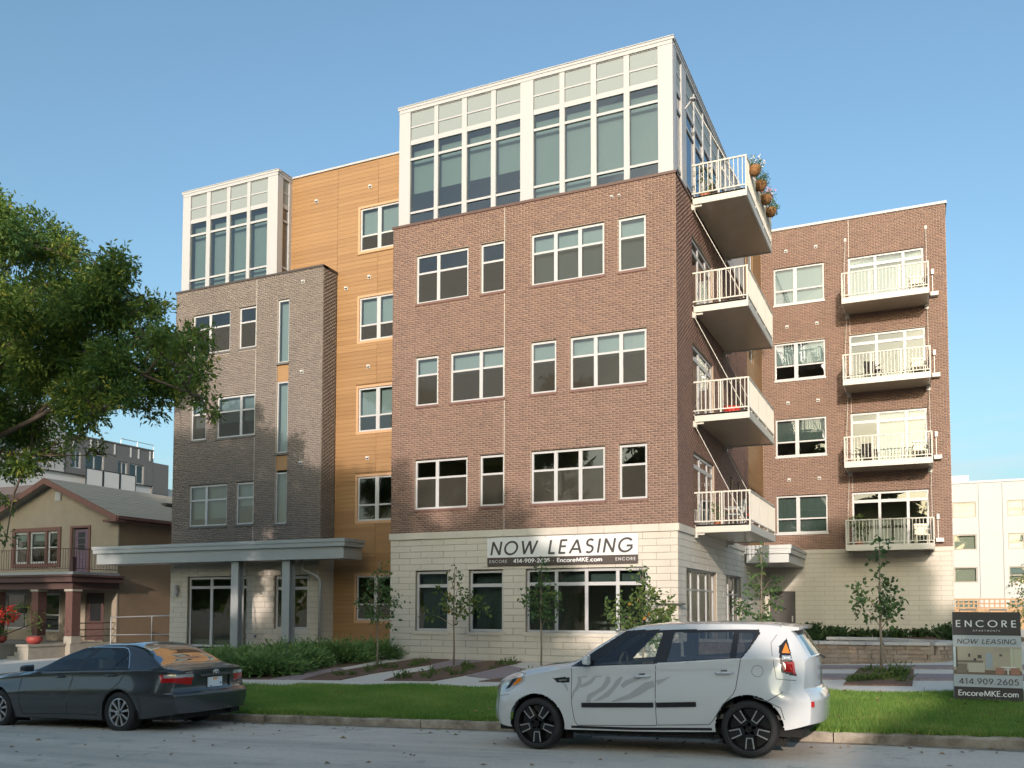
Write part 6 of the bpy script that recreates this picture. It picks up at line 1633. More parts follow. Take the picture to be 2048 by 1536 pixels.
# --- grass: blades by the hundred thousand
def grass(name, x0, x1, y0, y1, n, hmin, hmax, label=None):
    x = rng.uniform(x0, x1, n); y = rng.uniform(y0, y1, n)
    zz__ = np.array([0.0] * n)
    kt = -1.525 + .0262 * x; sw_ = -1.372 + .0268 * x
    zz__ = kt + (sw_ - kt) * (y - 12.2) / 3.8
    h = rng.uniform(hmin, hmax, n) * (1 + .35 * np.sin(x * 2.1 + np.cos(y * 1.7)) * np.sin(y * 1.3 + x * .4))
    a = rng.uniform(0, 2 * math.pi, n); ln = rng.uniform(.1, .6, n)
    w_ = .0065
    P = np.stack([x, y, zz__ - .005], 1); T = P + np.stack([np.cos(a) * h * ln, np.sin(a) * h * ln, h], 1)
    b = rng.uniform(0, 2 * math.pi, n); B = np.stack([np.cos(b) * w_, np.sin(b) * w_, np.zeros(n)], 1)
    V = np.stack([P - B, P + B, T], 1).reshape(-1, 3); Q = np.arange(3 * n).reshape(n, 3)
    patch_ = .5 + .5 * np.sin(x * 1.3 + 1.7 * np.sin(y * .9)) * np.sin(y * 1.9 + .7 * np.sin(x * 2.3))
    patch_ = .6 * patch_ + .4 * (.5 + .5 * np.sin(x * 4.3 + 2 * np.sin(y * 3.1)) * np.sin(y * 5.2 + x)); r_ = np.repeat(np.clip(.10 + .55 * patch_ + rng.normal(size=n) * .2, 0, 1), 3)
    return mobj(name, big_mesh(name, V, Q, (0, 0, 0), r_), M_grass, None, (0, 0, 0), kind='stuff', label=label)
grass('grass', -12.5, 2.6, 12.13, 15.99, 300000, .035, .095, 'short green lawn grass between kerb and sidewalk')
grass('grass', -12.5, 2.6, 12.07, 12.24, 16000, .06, .13, 'longer grass hanging over the kerb edge')
grass('grass', -12.5, 2.6, 15.93, 16.05, 9000, .05, .10, 'longer grass along the sidewalk edge')
grass('grass', 2.6, 7.0, 12.13, 15.99, 70000, .035, .095, 'short green lawn grass right of the leasing board')
grass('grass', -34, -12.5, 12.2, 15.99, 90000, .05, .10, 'short green lawn grass on the left beyond the saloon')

# ---------------------------------------------------------------- curved seat wall, stone by stone
M_seat_st = mat('tan_wall_stone', (0.30, 0.225, 0.165), 0.95, var=.5, vscale=9, c2=(0.20, 0.145, 0.11), obj_rnd=.85, rc2=(0.40, 0.33, 0.27), bump=.5, bscale=30)
M_cap = mat('pale_cap_stone', (0.50, 0.48, 0.46), 0.9, var=.2, vscale=8)
WLL = empty('seat_wall', (-2.0, 25.5, -1.36), 'low curved seat wall of tan stone with a pale cap in the forecourt', 'wall')
PATH = [(-5.6, 23.75), (-4.0, 23.62), (-2.4, 23.55), (-1.0, 23.62), (-.2, 23.85)] + [(.10 + .62 * math.cos(R(t)) - .14, 24.78 + .95 * math.sin(R(t))) for t in range(-70, 71, 14)] + [(-.2, 25.9), (-1.0, 27.0), (-2.5, 27.2)]
def along(path, step):
    P = [Vector((x, y, 0)) for x, y in path]; out = []; acc = 0; nxt = 0
    for a, b in zip(P, P[1:]):
        l = (b - a).length
        while nxt <= acc + l:
            out.append(a + (b - a) * ((nxt - acc) / l)); nxt += step
        acc += l
    return out
def wall_piece(mb, a, b, z0, z1, th):
    d = (b - a); d.z = 0; n = Vector((d.y, -d.x, 0)).normalized() * th / 2
    c = [a + n, b + n, b - n, a - n]
    mb.add([(p.x, p.y, z0) for p in c] + [(p.x, p.y, z1) for p in c], ((0, 3, 2, 1), (4, 5, 6, 7), (0, 1, 5, 4), (1, 2, 6, 5), (2, 3, 7, 6), (3, 0, 4, 7)))
pts = along(PATH, .03); zc = -1.42; ch = .108
core = MB()
pc = along(PATH, .15)
for a, b in zip(pc, pc[1:]): wall_piece(core, a, b, -1.5, -.86, .24)
obj('mortar_core', core, M_joint, WLL)
for r_ in range(5):
    i = 0
    while i < len(pts) - 4:
        ln = random.choice((4, 6, 7, 9, 11)); j = min(i + ln, len(pts) - 1)
        mb = MB(); s_ = max(2, (j - i) // 3)
        a, b = pts[i], pts[j]; d = (b - a).normalized() * .005
        wall_piece(mb, a + d, b - d, zc + r_ * ch + .004, zc + (r_ + 1) * ch - .005, .30 + random.uniform(-.012, .012)); obj('wall_stone', mb, M_seat_st, WLL); i = j
pcap = along(PATH, .36)
for a, b in zip(pcap, pcap[1:]):
    mb = MB(); e = (b - a).normalized() * .003; wall_piece(mb, a + e, b - e, -.875, -.80, .42); obj('cap_stone', mb, M_cap, WLL)

# ---------------------------------------------------------------- things on the balconies
M_wicker = mat('brown_wicker', (0.10, 0.065, 0.04), .9, var=.6, vscale=40, c2=(.04, .025, .02), bump=.5, bscale=60)
M_coir = mat('coir_basket', (0.30, 0.15, 0.06), .95, var=.7, vscale=25, c2=(.12, .06, .03), bump=.8, bscale=40)
def basket(y, label, fl, x=-4.28):
    z = 12.98
    Bk = empty('flower_basket', (x, y, z - .15), label, 'planter', 'coir flower baskets hung on the top balcony rail')
    mb = MB(); mb.lathe([(.02, -.18), (.13, -.15), (.19, -.02), (.20, .08), (.16, .08), (.14, -.0)], (x, y, z), 16); obj('basket', mb, M_coir, Bk, smooth=True)
    crown_mesh([(x + .02, y, z + .16, .22), (x + .10, y + .1, z + .06, .15), (x + .06, y - .13, z + .10, .14)], 1400, .06, Bk, M_weed, 'foliage', 3, .2, 1, .2, .5)
    crown_mesh([(x + .04, y + .02, z + .24, .18), (x + .14, y - .05, z + .12, .15)], 600, .055, Bk, fl, 'flowers', 2, 0, 1, .5, .9)
    mb = MB(); mb.tube([(x - .08, y, z + .05), (x - .08, y, z + .24), (x - .13, y, z + .24), (x - .13, y, z + .15)], .008, 6); obj('hook', mb, M_steel, Bk)
M_whitefl = leaf_mat('white_petals', (.75, .72, .68), (.82, .80, .76), None, .2)
basket(26.55, 'coir flower basket with white blooms nearest the street', M_whitefl); basket(27.6, 'coir flower basket with plain green leaves, second along the rail', M_weed); basket(28.6, 'coir flower basket with pink blooms, third along the rail', M_pinkfl); basket(29.6, 'small far coir flower basket, last along the rail', M_weed)
def chair(x, y, z, rot, label, m, group=None):
    Ch = empty('chair', (x, y, z), label, 'chair', group)
    c_, s_ = math.cos(rot), math.sin(rot); T = lambda p: (x + p[0] * c_ - p[1] * s_, y + p[0] * s_ + p[1] * c_, z + p[2])
    def bx(name, x0, x1, y0, y1, z0, z1, tilt=0):
        mb = MB(); mb.box(x0, x1, y0, y1, z0, z1); mb.v = [T((p[0], p[1] + tilt * (p[2] - z0), p[2])) for p in mb.v]; return obj(name, mb, m, Ch)
    bx('seat', -.24, .24, -.24, .22, .38, .42)
    b_ = bx('backrest', -.23, .23, .20, .235, .44, .86, .22)
    for sx_ in (-.23, .20):
        bx('leg', sx_, sx_ + .03, -.24, -.20, 0, .38); bx('leg', sx_, sx_ + .03, .18, .22, 0, .38); bx('armrest', sx_, sx_ + .035, -.22, .24, .60, .63)
M_pchair = mat('cream_plastic', (.78, .72, .58), .5)
for k, l in enumerate(('cream plastic chair on the lowest right wing balcony', 'cream plastic chair on the second right wing balcony from below', 'cream plastic chair on the third right wing balcony from below', 'cream plastic chair on the top right wing balcony')):
    chair(.02, 37.75, 2.44 + 3.255 * k, R(10), l, M_pchair, 'cream chairs on the right wing balconies')
for x_, zf, l in ((-1.95, 5.695 + 3.255, 'dark slatted table chair on the second balcony'),): pass
chair(-1.6, 37.6, 8.955, R(30), 'dark metal chair behind the third balcony rail of the right wing', M_bronze); chair(-2.0, 37.7, 5.70, R(-20), 'dark metal chair behind the second balcony rail of the right wing', M_bronze)
def sofa(x, y, z, label):
    Sf = empty('patio_sofa', (x, y, z), label, 'sofa')
    for nm, a in (('seat', (-.45, .45, -.8, .8, .15, .42)), ('backrest', (-.45, -.28, -.8, .8, .425, .95)), ('armrest', (-.27, .45, -.8, -.66, .425, .65)), ('armrest', (-.27, .45, .66, .8, .425, .65)), ('base', (-.42, .42, -.75, .75, 0, .145))):
        mb = MB(); mb.box(x + a[0], x + a[1], y + a[2], y + a[3], z + a[4], z + a[5]); o = obj(nm, mb, M_wicker, Sf); bv = o.modifiers.new('round', 'BEVEL'); bv.width = .03; bv.segments = 2
sofa(-5.35, 28.0, 12.16, 'brown wicker sofa behind the rail of the top side balcony')
def potplant(x, y, z, h, label, m=M_weed, pm=None, r=.16, group=None, per=500):
    Pp = empty('potted_plant', (x, y, z), label, 'potted plant', group)
    mb = MB(); mb.lathe([(.001, 0), (r * .7, 0), (r, r * 1.5), (r * 1.05, r * 1.6), (r * .9, r * 1.6), (r * .85, r * 1.3), (.001, r * 1.3)], (x, y, z), 16); obj('pot', mb, pm or M_terra, Pp, smooth=False)
    mb = MB(); mb.tube([(x, y, z + r), (x + .02, y, z + h * .7)], .012, 6); obj('stem', mb, M_ybark, Pp)
    crown_mesh([(x, y, z + h * .75, h * .28), (x + .08, y + .05, z + h * .5, h * .22), (x - .08, y - .05, z + h * .9, h * .2)], per, .09, Pp, m, 'foliage', 3, .1, 1.1, .2, .5)
M_terra = mat('terracotta', (.36, .13, .06), .8)
M_redpot = mat('dusty_red_pot', (.33, .055, .045), .5)
potplant(-5.7, 26.3, 12.16, 1.0, 'potted climber at the near end of the top side balcony'); potplant(-4.75, 29.6, 12.16, .9, 'potted plant in the far corner of the top side balcony')
potplant(-2.25, 37.9, 2.44, 1.15, 'bright green potted plant on the lowest right wing balcony', per=900); potplant(-5.6, 27.4, 2.39, .8, 'potted plant on the lowest side balcony'); potplant(-4.7, 28.5, 2.39, .7, 'potted plant by the outer rail of the lowest side balcony', M_redfl)
M_redpl = mat('red_plastic', (.55, .04, .03), .4)
def tub(x, y, z, label):
    o = MB(); o.lathe([(.001, 0), (.20, 0), (.26, .26), (.28, .28), (.25, .28), (.19, .04), (.001, .04)], (x, y, z), 18)
    props(obj('tub', o, M_redpl, None, at=(x, y, z)), label, 'tub')
tub(-5.0, 26.5, 5.65, 'red plastic tub on the second side balcony from below')
chair(-5.1, 27.0, 2.39, R(-60), 'grey patio chair on the lowest side balcony', M_steel); chair(-5.2, 28.6, 2.39, R(-100), 'dark patio chair on the lowest side balcony', M_bronze)
mb = MB(); mb.tube([(-6.09, 25.5, 14.72), (-5.85, 25.45, 14.95)], .025, 8); mb.lathe([(.02, .10), (.09, .02), (.10, 0), (.001, .0)], (-5.83, 25.45, 14.90), 14); obj('wall_lamp', mb, M_white, APT, at=(-6.0, 25.5, 14.8))
# ---------------------------------------------------------------- old gabled house on the left
M_stucco = mat('cream_stucco', (.305, .26, .205), .95, var=.5, vscale=2.0, c2=(.235, .20, .155), bump=.25, bscale=70)
M_side = mat('shade_brown_stucco', (.25, .18, .12), .95, var=.4, vscale=2, c2=(.18, .13, .09), bump=.4, bscale=50)  # side wall's brown shade is put into the colour; brown house reuses it
M_mar = mat('maroon_trim', (.155, .075, .062), .7)
M_dmar = mat('dark_maroon_porch', (.075, .04, .036), .7)
M_shing = mat('tan_shingle', (.38, .34, .275), .95, var=.4, vscale=6, c2=(.30, .27, .22), bump=.4, bscale=30)
M_brkcol = mat('dark_brick_column', (.13, .065, .055), .9, var=.6, vscale=10, c2=(.08, .04, .035), bump=.5, bscale=25)
M_purple = mat('purple_door_paint', (.105, .06, .10), .55, var=.35, vscale=14, c2=(.24, .2, .22))
M_conc = mat('old_concrete', (.36, .33, .28), .95, var=.4, vscale=4)
HX1, HX0, HY, HZF, HE, HR, HRX = -31.5, -39.75, 28.0, -1.48, 3.92, 5.55, -35.62
HS = empty('gabled_house', (-35.6, 28, -2.1), 'old two storey gabled house with cream stucco, maroon trim and a brick columned porch', 'house')
FH = front(HY); FHS = right(HX1)
hw_ = [(-38.02, -37.20, 1.98, 3.42), (-37.05, -36.02, 1.98, 3.42), (-35.88, -35.22, 1.98, 3.42), (-34.28, -33.30, 1.50, 3.50)]
gwn = [(-38.6, -37.2, -1.0, .62), (-36.1, -35.0, -1.1, .62), (-33.4, -32.25, -1.45, .62)]
Wf = wall_back('wall', FH, HX0, HX1, -2.6, HE, hw_ + gwn, M_stucco, HS, d=0, reveal=.12)
mb = MB(); mb.add([FH.P(HX0, HE), FH.P(HX1, HE), FH.P(HRX, HR - .1)], ((0, 1, 2),)); obj('gable', mb, M_stucco, Wf)
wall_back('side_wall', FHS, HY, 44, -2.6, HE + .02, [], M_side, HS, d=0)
mb = MB(); mb.box(HX1 - .10, HX1 + .012, HY - .012, HY + .06, -2.6, HE); obj('corner_board', mb, M_stucco, HS)
mb = MB(); mb.box(HX0 + .3, HX1 - .3, HY + 1.6, 43.8, -2.6, HE); obj('inner_core', mb, M_dark, HS)
# roof: shingle courses as strips
sl = (HR + .22 - HE) / (HX1 + .35 - HRX)
RF = MB(); th = .14
def rz(x): return HR + .22 - abs(x - HRX) * sl
for sgn in (1, -1):
    xe = HRX + sgn * (HX1 + .38 - HRX)
    a = [(HRX, HY - .45, rz(HRX)), (xe, HY - .45, rz(xe)), (xe, 44.4, rz(xe)), (HRX, 44.4, rz(HRX))]
    RF.add(a + [(p[0], p[1], p[2] - th) for p in a], ((0, 1, 2, 3), (7, 6, 5, 4), (0, 4, 5, 1), (1, 5, 6, 2), (2, 6, 7, 3)) if sgn > 0 else ((3, 2, 1, 0), (4, 5, 6, 7), (1, 5, 4, 0), (2, 6, 5, 1), (3, 7, 6, 2)))
RO = obj('roof', RF, M_shing, HS)
mb = MB(); nrow = 16
for i in range(nrow):
    x0 = HRX + (HX1 + .38 - HRX) * i / nrow; x1 = HRX + (HX1 + .38 - HRX) * (i + 1) / nrow
    for y in np.arange(HY - .45, 44.4, .9):
        o_ = .45 * (i % 2); dz = random.uniform(.012, .02)
        mb.add([(x0, y + o_, rz(x0) + .006), (x1, y + o_, rz(x1) + dz), (x1, min(44.4, y + o_ + .88), rz(x1) + dz), (x0, min(44.4, y + o_ + .88), rz(x0) + .006), (x1, y + o_, rz(x1)), (x1, min(44.4, y + o_ + .88), rz(x1))], ((0, 1, 2, 3), (1, 4, 5, 2)))
obj('shingles', mb, M_shing, RO, kind='stuff')
mb = MB(); mb.box(-33.85, -33.5, 32.6, 33.3, rz(-33.7) + .0, rz(-33.7) + .12); obj('roof_vent', mb, M_bronze, RO)
mb = MB(); mb.tube([(-33.4, 37.4, rz(-33.4) - .1), (-33.4, 37.4, rz(-33.4) + .75)], .11, 12); obj('vent_pipe', mb, M_trim, RO)
for sgn in (1, -1):
    xe = HRX + sgn * (HX1 + .40 - HRX); mb = MB()
    a = [(HRX, rz(HRX) + .01), (xe, rz(xe) + .01), (xe, rz(xe) - .26), (HRX, rz(HRX) - .26)]
    f_ = ((0, 1, 2, 3), (7, 6, 5, 4), (0, 4, 5, 1), (3, 2, 6, 7), (1, 5, 6, 2)); P_ = [(p[0], HY - .50, p[1]) for p in a] + [(p[0], HY - .455, p[1]) for p in a]
    mb.add(P_, f_); obj('bargeboard', mb, M_mar, HS)
xe = HX1 + .40; mb = MB(); mb.box(xe - .02, xe + .09, HY - .45, 44.4, rz(xe) - .13, rz(xe) + .0); obj('gutter', mb, M_mar, HS)
mb = MB(); mb.box(HX1 + .01, xe - .03, HY - .45, 44.2, rz(xe) - .20, rz(xe) - .16); mb.box(HX1 - .45, xe + .05, HY - .46, HY - .05, rz(xe) - .24, rz(xe) - .14); obj('eave_soffit', mb, M_mar, HS)
mb = MB(); mb.fbox(FH, -35.42, -35.08, 4.78, 5.18, .01, .06); GV = obj('gable_vent', mb, M_white, HS)
for i in range(4): mb = MB(); mb.fbox(FH, -35.36, -35.14, 4.83 + i * .085, 4.87 + i * .085, .061, .075); obj('louvre', mb, M_steel, GV)
for i, (a, b, c, e) in enumerate(hw_[:3]): window(FH, a + .005, b - .005, c + .005, e - .005, (), (c + .72,), HS, d=-.05, fw=.08, rw=.05, shade=e - .4 if i < 2 else None)
mb = MB()
mb.fbox(FH, -38.22, -35.02, 3.425, 3.60, .002, .05); mb.fbox(FH, -38.22, -35.02, 1.80, 1.975, .002, .06)
for a, b in ((-38.22, -38.025), (-37.195, -37.055), (-36.015, -35.885), (-35.215, -35.02)): mb.fbox(FH, a, b, 1.978, 3.422, .002, .05)
obj('window_trim', mb, M_mar, HS)
mb = MB(); mb.fbox(FH, -34.20, -33.38, 1.50, 3.44, -.09, -.05); DR = obj('balcony_door', mb, M_purple, HS)
for i in range(3): mb = MB(); mb.fbox(FH, -34.00, -33.58, 2.52 + i * .28, 2.76 + i * .28, -.049, -.044); obj('pane', mb, M_glassd if 'M_glassd' in globals() else M_trimblk, DR)
mb = MB(); mb.fbox(FH, -34.42, -34.285, 1.50, 3.60, .002, .05); mb.fbox(FH, -33.295, -33.16, 1.50, 3.60, .002, .05); mb.fbox(FH, -34.284, -33.296, 3.505, 3.60, .002, .05); obj('door_trim', mb, M_mar, HS)
# porch
PY, PX1, PX0 = 25.65, -31.35, -39.8
PO = MB(); PO.box(PX0, PX1, PY, HY - .02, .74, 1.02); PR = obj('porch_beam', PO, M_dmar, HS)
mb = MB(); mb.box(PX0, PX1 + .22, PY - .22, HY - .01, 1.025, 1.24); mb.box(PX0, PX1 + .30, PY - .30, HY - .012, 1.245, 1.33); obj('porch_roof', mb, M_dmar, HS)
mb = MB(); mb.box(PX0, PX1, PY, HY - .01, 1.335, 1.45); obj('balcony_deck', mb, M_steel, HS)
mb = MB(); mb.box(PX0, PX1 - .05, PY, HY - .02, -2.6, HZF); obj('porch_floor', mb, M_conc, HS)
for x in (-31.60, -33.62, -36.2, -39.4):
    mb = MB(); mb.box(x - .20, x + .20, PY + .05, PY + .45, HZF + .30, .64); CO = obj('porch_column', mb, M_brkcol, HS)
    mb = MB(); mb.box(x - .24, x + .24, PY + .01, PY + .49, .645, .735); obj('capital', mb, M_conc, CO)
    mb = MB(); mb.box(x - .22, x + .22, PY + .03, PY + .47, HZF, HZF + .295); obj('plinth', mb, M_conc, CO)
for a, b, c, e in gwn[:2]: window(FH, a + .005, b - .005, c + .005, e - .005, (), (c + .75,), HS, d=-.05, fw=.08, rw=.05)
mb = MB(); mb.fbox(FH, -33.34, -32.31, -1.45, .60, -.09, -.05); FD = obj('front_door', mb, M_dmar, HS); mb = MB(); mb.fbox(FH, -33.15, -32.5, -.6, .45, -.049, -.045); obj('pane', mb, M_trimblk, FD)
M_iron = mat('rusty_iron', (.10, .05, .035), .7)
mb = MB(); mb.tube([(PX0, PY + .08, 2.40), (PX1 - .1, PY + .08, 2.40), (PX1 - .1, HY - .05, 2.40)], .018, 6); mb.tube([(PX0, PY + .08, 1.58), (PX1 - .1, PY + .08, 1.58), (PX1 - .1, HY - .05, 1.58)], .014, 6); RL = obj('balcony_rail', mb, M_iron, HS)
mb = MB(); mb.box(-.007, .007, -.007, .007, 0, .80); me_ = mesh_of('baluster', mb.v, mb.f); me_.materials.append(M_iron)
for i in range(46): mobj('baluster', me_, None, RL, (PX1 - .1 - i * .15, PY + .08, 1.59))
for i in range(14): mobj('baluster', me_, None, RL, (PX1 - .1, PY + .23 + i * .15, 1.59))
mb = MB(); mb.box(PX1 - .19, PX1 - .03, PY + .0, PY + .16, 1.46, 2.05); obj('newel', mb, M_dmar, HS)
# steps and cheek walls
for i in range(5):
    mb = MB(); mb.box(-33.5, -32.35, 24.15 + i * .30, PY - .01, -2.3 + (i) * .16, -2.3 + (i + 1) * .16 - .004 * 0); obj('step', mb, M_conc, HS)
for x in (-34.4, -32.3):
    mb = MB(); mb.box(x, x + .62, 24.0, PY - .01, -2.6, -1.55); CW = obj('cheek_wall', mb, M_conc, HS)
    mb = MB(); mb.box(x - .05, x + .67, 23.95, PY - .012, -1.548, -1.46); obj('cap', mb, M_conc, CW)
mb = MB(); mb.tube([(-33.3, 23.6, -2.3), (-33.3, 23.6, -1.30), (-33.3, 25.6, -.60)], .022, 8); obj('handrail', mb, M_iron, HS)
mb = MB()
for i in range(3): mb.tube([(-39.4, PY + .2, -1.2 + i * .27), (-36.3, PY + .2, -1.2 + i * .27)], .025, 6); mb.tube([(-31.5, PY + .4, -1.2 + i * .27), (-31.5, HY - .1, -1.2 + i * .27)], .025, 6)
obj('porch_rail', mb, M_iron, HS)
def bowl(x, y, z, label, blobs, m, per):
    Bw = empty('red_bowl_planter', (x, y, z), label, 'planter', 'red bowl planters on the porch step walls')
    mb = MB(); mb.lathe([(.001, 0), (.17, 0), (.29, .12), (.30, .22), (.26, .30), (.22, .30), (.23, .22), (.001, .20)], (x, y, z), 20); obj('bowl', mb, M_redpot, Bw, smooth=True)
    crown_mesh(blobs, per, .10, Bw, m, 'foliage', 3, .1, .8, .2, .5)
bowl(-34.1, 24.5, -1.46, 'left red bowl planter with low green leaves on a step wall', [(-34.1, 24.5, -1.0, .34), (-34.3, 24.5, -.95, .25)], M_weed, 420)
bowl(-32.0, 24.5, -1.46, 'right red bowl planter with a tall sparse plant on a step wall', [(-32.0, 24.5, -.75, .3), (-31.8, 24.5, -.30, .3), (-32.4, 24.5, -.5, .22), (-31.55, 24.5, -.6, .2)], M_weed, 160)
def hanging(x, y, z, r, label, fl):
    Hb = empty('hanging_basket', (x, y, z), label, 'planter')
    mb = MB(); mb.lathe([(.001, -.2), (.14, -.2), (.22, 0), (.001, 0)], (x, y, z), 14); obj('basket', mb, M_black, Hb); mb = MB(); mb.tube([(x, y, z), (x, y, .74)], .006, 5); obj('hanger', mb, M_black, Hb)
    crown_mesh([(x, y, z + .1, r), (x + r * .7, y, z, r * .7), (x - r * .7, y, z, r * .7)], 330, .10, Hb, M_weed, 'foliage', 3, .4, .7, .2, .5); crown_mesh([(x, y, z + .05, r * 1.1), (x + r * .9, y, z - .02, r * .8), (x - r * .8, y, z, r * .8)], 260, .10, Hb, fl, 'flowers', 3, 0, .7, .6, .9)
hanging(-34.9, 25.3, -.35, .45, 'hanging basket of red geraniums at the left end of the porch', M_redfl); hanging(-34.05, 25.45, -.05, .20, 'small dark hanging basket with orange blooms beside the brick column', M_sapl_o)
# ramp rail between the house and the grey block
RR = empty('ramp_handrail', (-28.5, 27.2, -1.9), 'plain galvanised ramp handrail between the old house and the grey brick block', 'railing')
mb = MB(); mb.tube([(-30.9, 27.2, -.42), (-25.9, 27.2, -.28)], .025, 8); mb.tube([(-30.9, 27.2, -1.15), (-25.9, 27.2, -1.05)], .02, 8); obj('rail', mb, M_steel, RR)
for x in (-30.9, -28.6, -26.4): mb = MB(); mb.tube([(x, 27.2, -2.2), (x, 27.2, -.40 + (x + 30.9) * .028)], .022, 8); obj('post', mb, M_steel, RR)
# yard bushes in front of the house
for x, y, r, h, l in ((-31.2, 20.5, .9, .6, 'low green bush in front of the old house behind the saloon roof'), (-33.2, 21.2, 1.0, .6, 'low green bush in front of the porch steps'), (-35.5, 22.5, 1.0, .7, 'green bush at the left edge of the old house')):
    z0 = gz(x, y); Jb = empty('bush', (x, y, z0), l, 'shrub'); crown_mesh([(x, y, z0 + h * .5, r * .6), (x + r * .5, y, z0 + h * .4, r * .5), (x - r * .5, y, z0 + h * .4, r * .5)], 420, .12, Jb, M_sapl, 'foliage', 3, .1, .7, .2, .6)
# another parked car's tail at the far left edge is only a sliver: kept as a low red and white tail corner
# ---------------------------------------------------------------- grey modern flats far behind on the left
M_mgrey = mat('dark_grey_cladding', (.14, .14, .145), .6, var=.2, vscale=2)
M_mlight = mat('pale_grey_cladding', (.52, .53, .54), .6)
M_mbrown = mat('brown_cladding', (.13, .095, .085), .8)
MX = -88.0; MF = right(MX)
MBU = empty('modern_flats', (-92, 80, -2), 'modern flats with dark grey and white cladding far behind the old house roof', 'building')
# wall heights found along the receding side
wall_back('pale_wall', MF, 52, 88, -3, 15.2, [], M_mlight, MBU, d=0)
top_w = [(71.9, 73.9, 16.0, 17.9), (74.3, 75.3, 16.0, 18.2)]
mw = [(66.6, 68.4, 15.9, 18.2), (71.2, 72.4, 15.9, 17.9), (73.0, 75.6, 15.9, 17.9), (77.6, 79.0, 15.2, 17.6), (79.4, 81.6, 15.2, 17.6)]
Mw_ = wall_back('dark_wall', MF, 70.2, 83.0, 15.2, 19.6, mw[1:], M_mgrey, MBU, d=.3, reveal=.3)
wall_back('white_wall', MF, 60, 70.2, 15.2, 22.5, mw[:1] + [(61.5, 64.5, 16.2, 18.2)], M_white, MBU, d=.35, reveal=.3)
for a, b, c, e in mw + [(61.5, 64.5, 16.2, 18.2)]: window(MF, a + .01, b - .01, c + .01, e - .01, ((a + b) / 2,), (), MBU, d=.15, fw=.12, mw=.16)
mb = MB(); mb.box(MX - 12, MX + .28, 83.0, 85.6, 13, 18.2); mb.box(MX - 12, MX - .5, 60, 83, 15, 19.5); obj('block', mb, M_mgrey, MBU)
mb = MB(); mb.box(MX - 1.5, MX + .4, 70.2, 83.05, 19.6, 19.75); obj('parapet', mb, M_mgrey, MBU)
for y in (71.2, 73.6, 74.6, 77.0, 79.4, 80.6, 82.4): mb = MB(); mb.fbox(MF, y, y + .22, 18.3, 19.5, .302, .34); obj('panel_joint', mb, M_mlight, MBU)
mb = MB(); mb.tube([(MX - 2, 80.0, 19.6), (MX - 2, 80.0, 20.9), (MX - 2, 85.2, 20.9), (MX - 2, 85.2, 18.2)], .05, 6); mb.tube([(MX - 2, 80.0, 20.2), (MX - 2, 85.2, 20.2)], .04, 6); mb.tube([(MX - 2, 82.6, 20.9), (MX - 2, 82.6, 19.6)], .04, 6); obj('roof_rail', mb, M_steel, MBU)
mb = MB(); mb.box(MX, MX + 1.6, 72, 79.0, 13.6, 13.9); TB = obj('terrace', mb, M_mgrey, MBU)
for y0 in (72.0, 74.4, 76.8):
    mb = MB(); q = MX + 1.6
    mb.box(q, q + .06, y0, y0 + .1, 13.9, 15.9); mb.box(q, q + .06, y0 + 2.25, y0 + 2.35, 13.9, 15.9); mb.box(q, q + .06, y0 + .1, y0 + 2.25, 15.8, 15.9); mb.box(q, q + .06, y0 + .1, y0 + 2.25, 13.9, 14.0); obj('rail_frame', mb, M_black, TB)
    mb = MB(); mb.box(q + .02, q + .04, y0 + .1, y0 + 2.25, 14.0, 15.8); obj('rail_panel', mb, M_mlight, TB)
mb = MB(); mb.box(-84, -66, 46, 60, -3, 8.2); o = obj('brown_house', mb, M_mbrown, None, at=(-70, 46, -3)); props(o, 'plain brown house body behind the left edge of the gabled roof', 'house')
mb = MB(); mb.add([(-84.4, 45.6, 8.2), (-65.6, 45.6, 8.2), (-65.6, 60.4, 8.2), (-84.4, 60.4, 8.2), (-84.4, 53, 10.6), (-65.6, 53, 10.6)], ((0, 1, 5, 4), (2, 3, 4, 5), (1, 2, 5), (3, 0, 4))); obj('roof', mb, M_mbrown, o)

# ---------------------------------------------------------------- white flats far behind on the right
M_wbrick = mat('white_painted_brick', (.46, .47, .48), .8, var=.12, vscale=1)
M_gframe = mat('taupe_window_frame', (.36, .33, .29), .6)
WB = empty('white_flats', (12, 90, -1), 'four storey white painted flats far behind on the right', 'building')
WFt = front(90.0)
wh = []
for k in range(4):
    for x0, x1 in ((1.2, 2.6), (2.62, 4.50), (6.96, 9.4), (12.5, 14.5), (16.8, 18.8)): wh.append((x0, x1, 8.22 - 2.93 * k, 9.62 - 2.93 * k))
Ww = wall_back('wall', WFt, -14, 30, -2, 11.30, wh, M_wbrick, WB, d=0, reveal=.2)
for i, (a, b, c, e) in enumerate(wh): window(WFt, a, b, c, e, () if b - a < 2 else ((a + b) / 2,), (c + .62,) if i % 5 in (0, 2) else (), WB, d=-.08, fw=.10, mw=.12, rw=.08, frame_m=M_gframe, shade=(e - .65 if i % 5 == 2 else c + .7 if i % 3 == 1 else None))
mb = MB(); mb.box(-14, 30, 90.4, 105, -2, 11.2); obj('core', mb, M_room, WB)
mb = MB(); mb.box(-14, 30.1, 89.9, 105, 11.30, 11.48); mb.box(-14, 4.0, 90.5, 100, 11.48, 12.1); obj('parapet', mb, M_white, WB)
mb = MB(); mb.fbox(WFt, 4.72, 4.86, -2, 11.2, .01, .10); mb.fbox(WFt, 6.6, 6.74, -2, 11.2, .01, .10); obj('pilaster', mb, M_wbrick, WB)
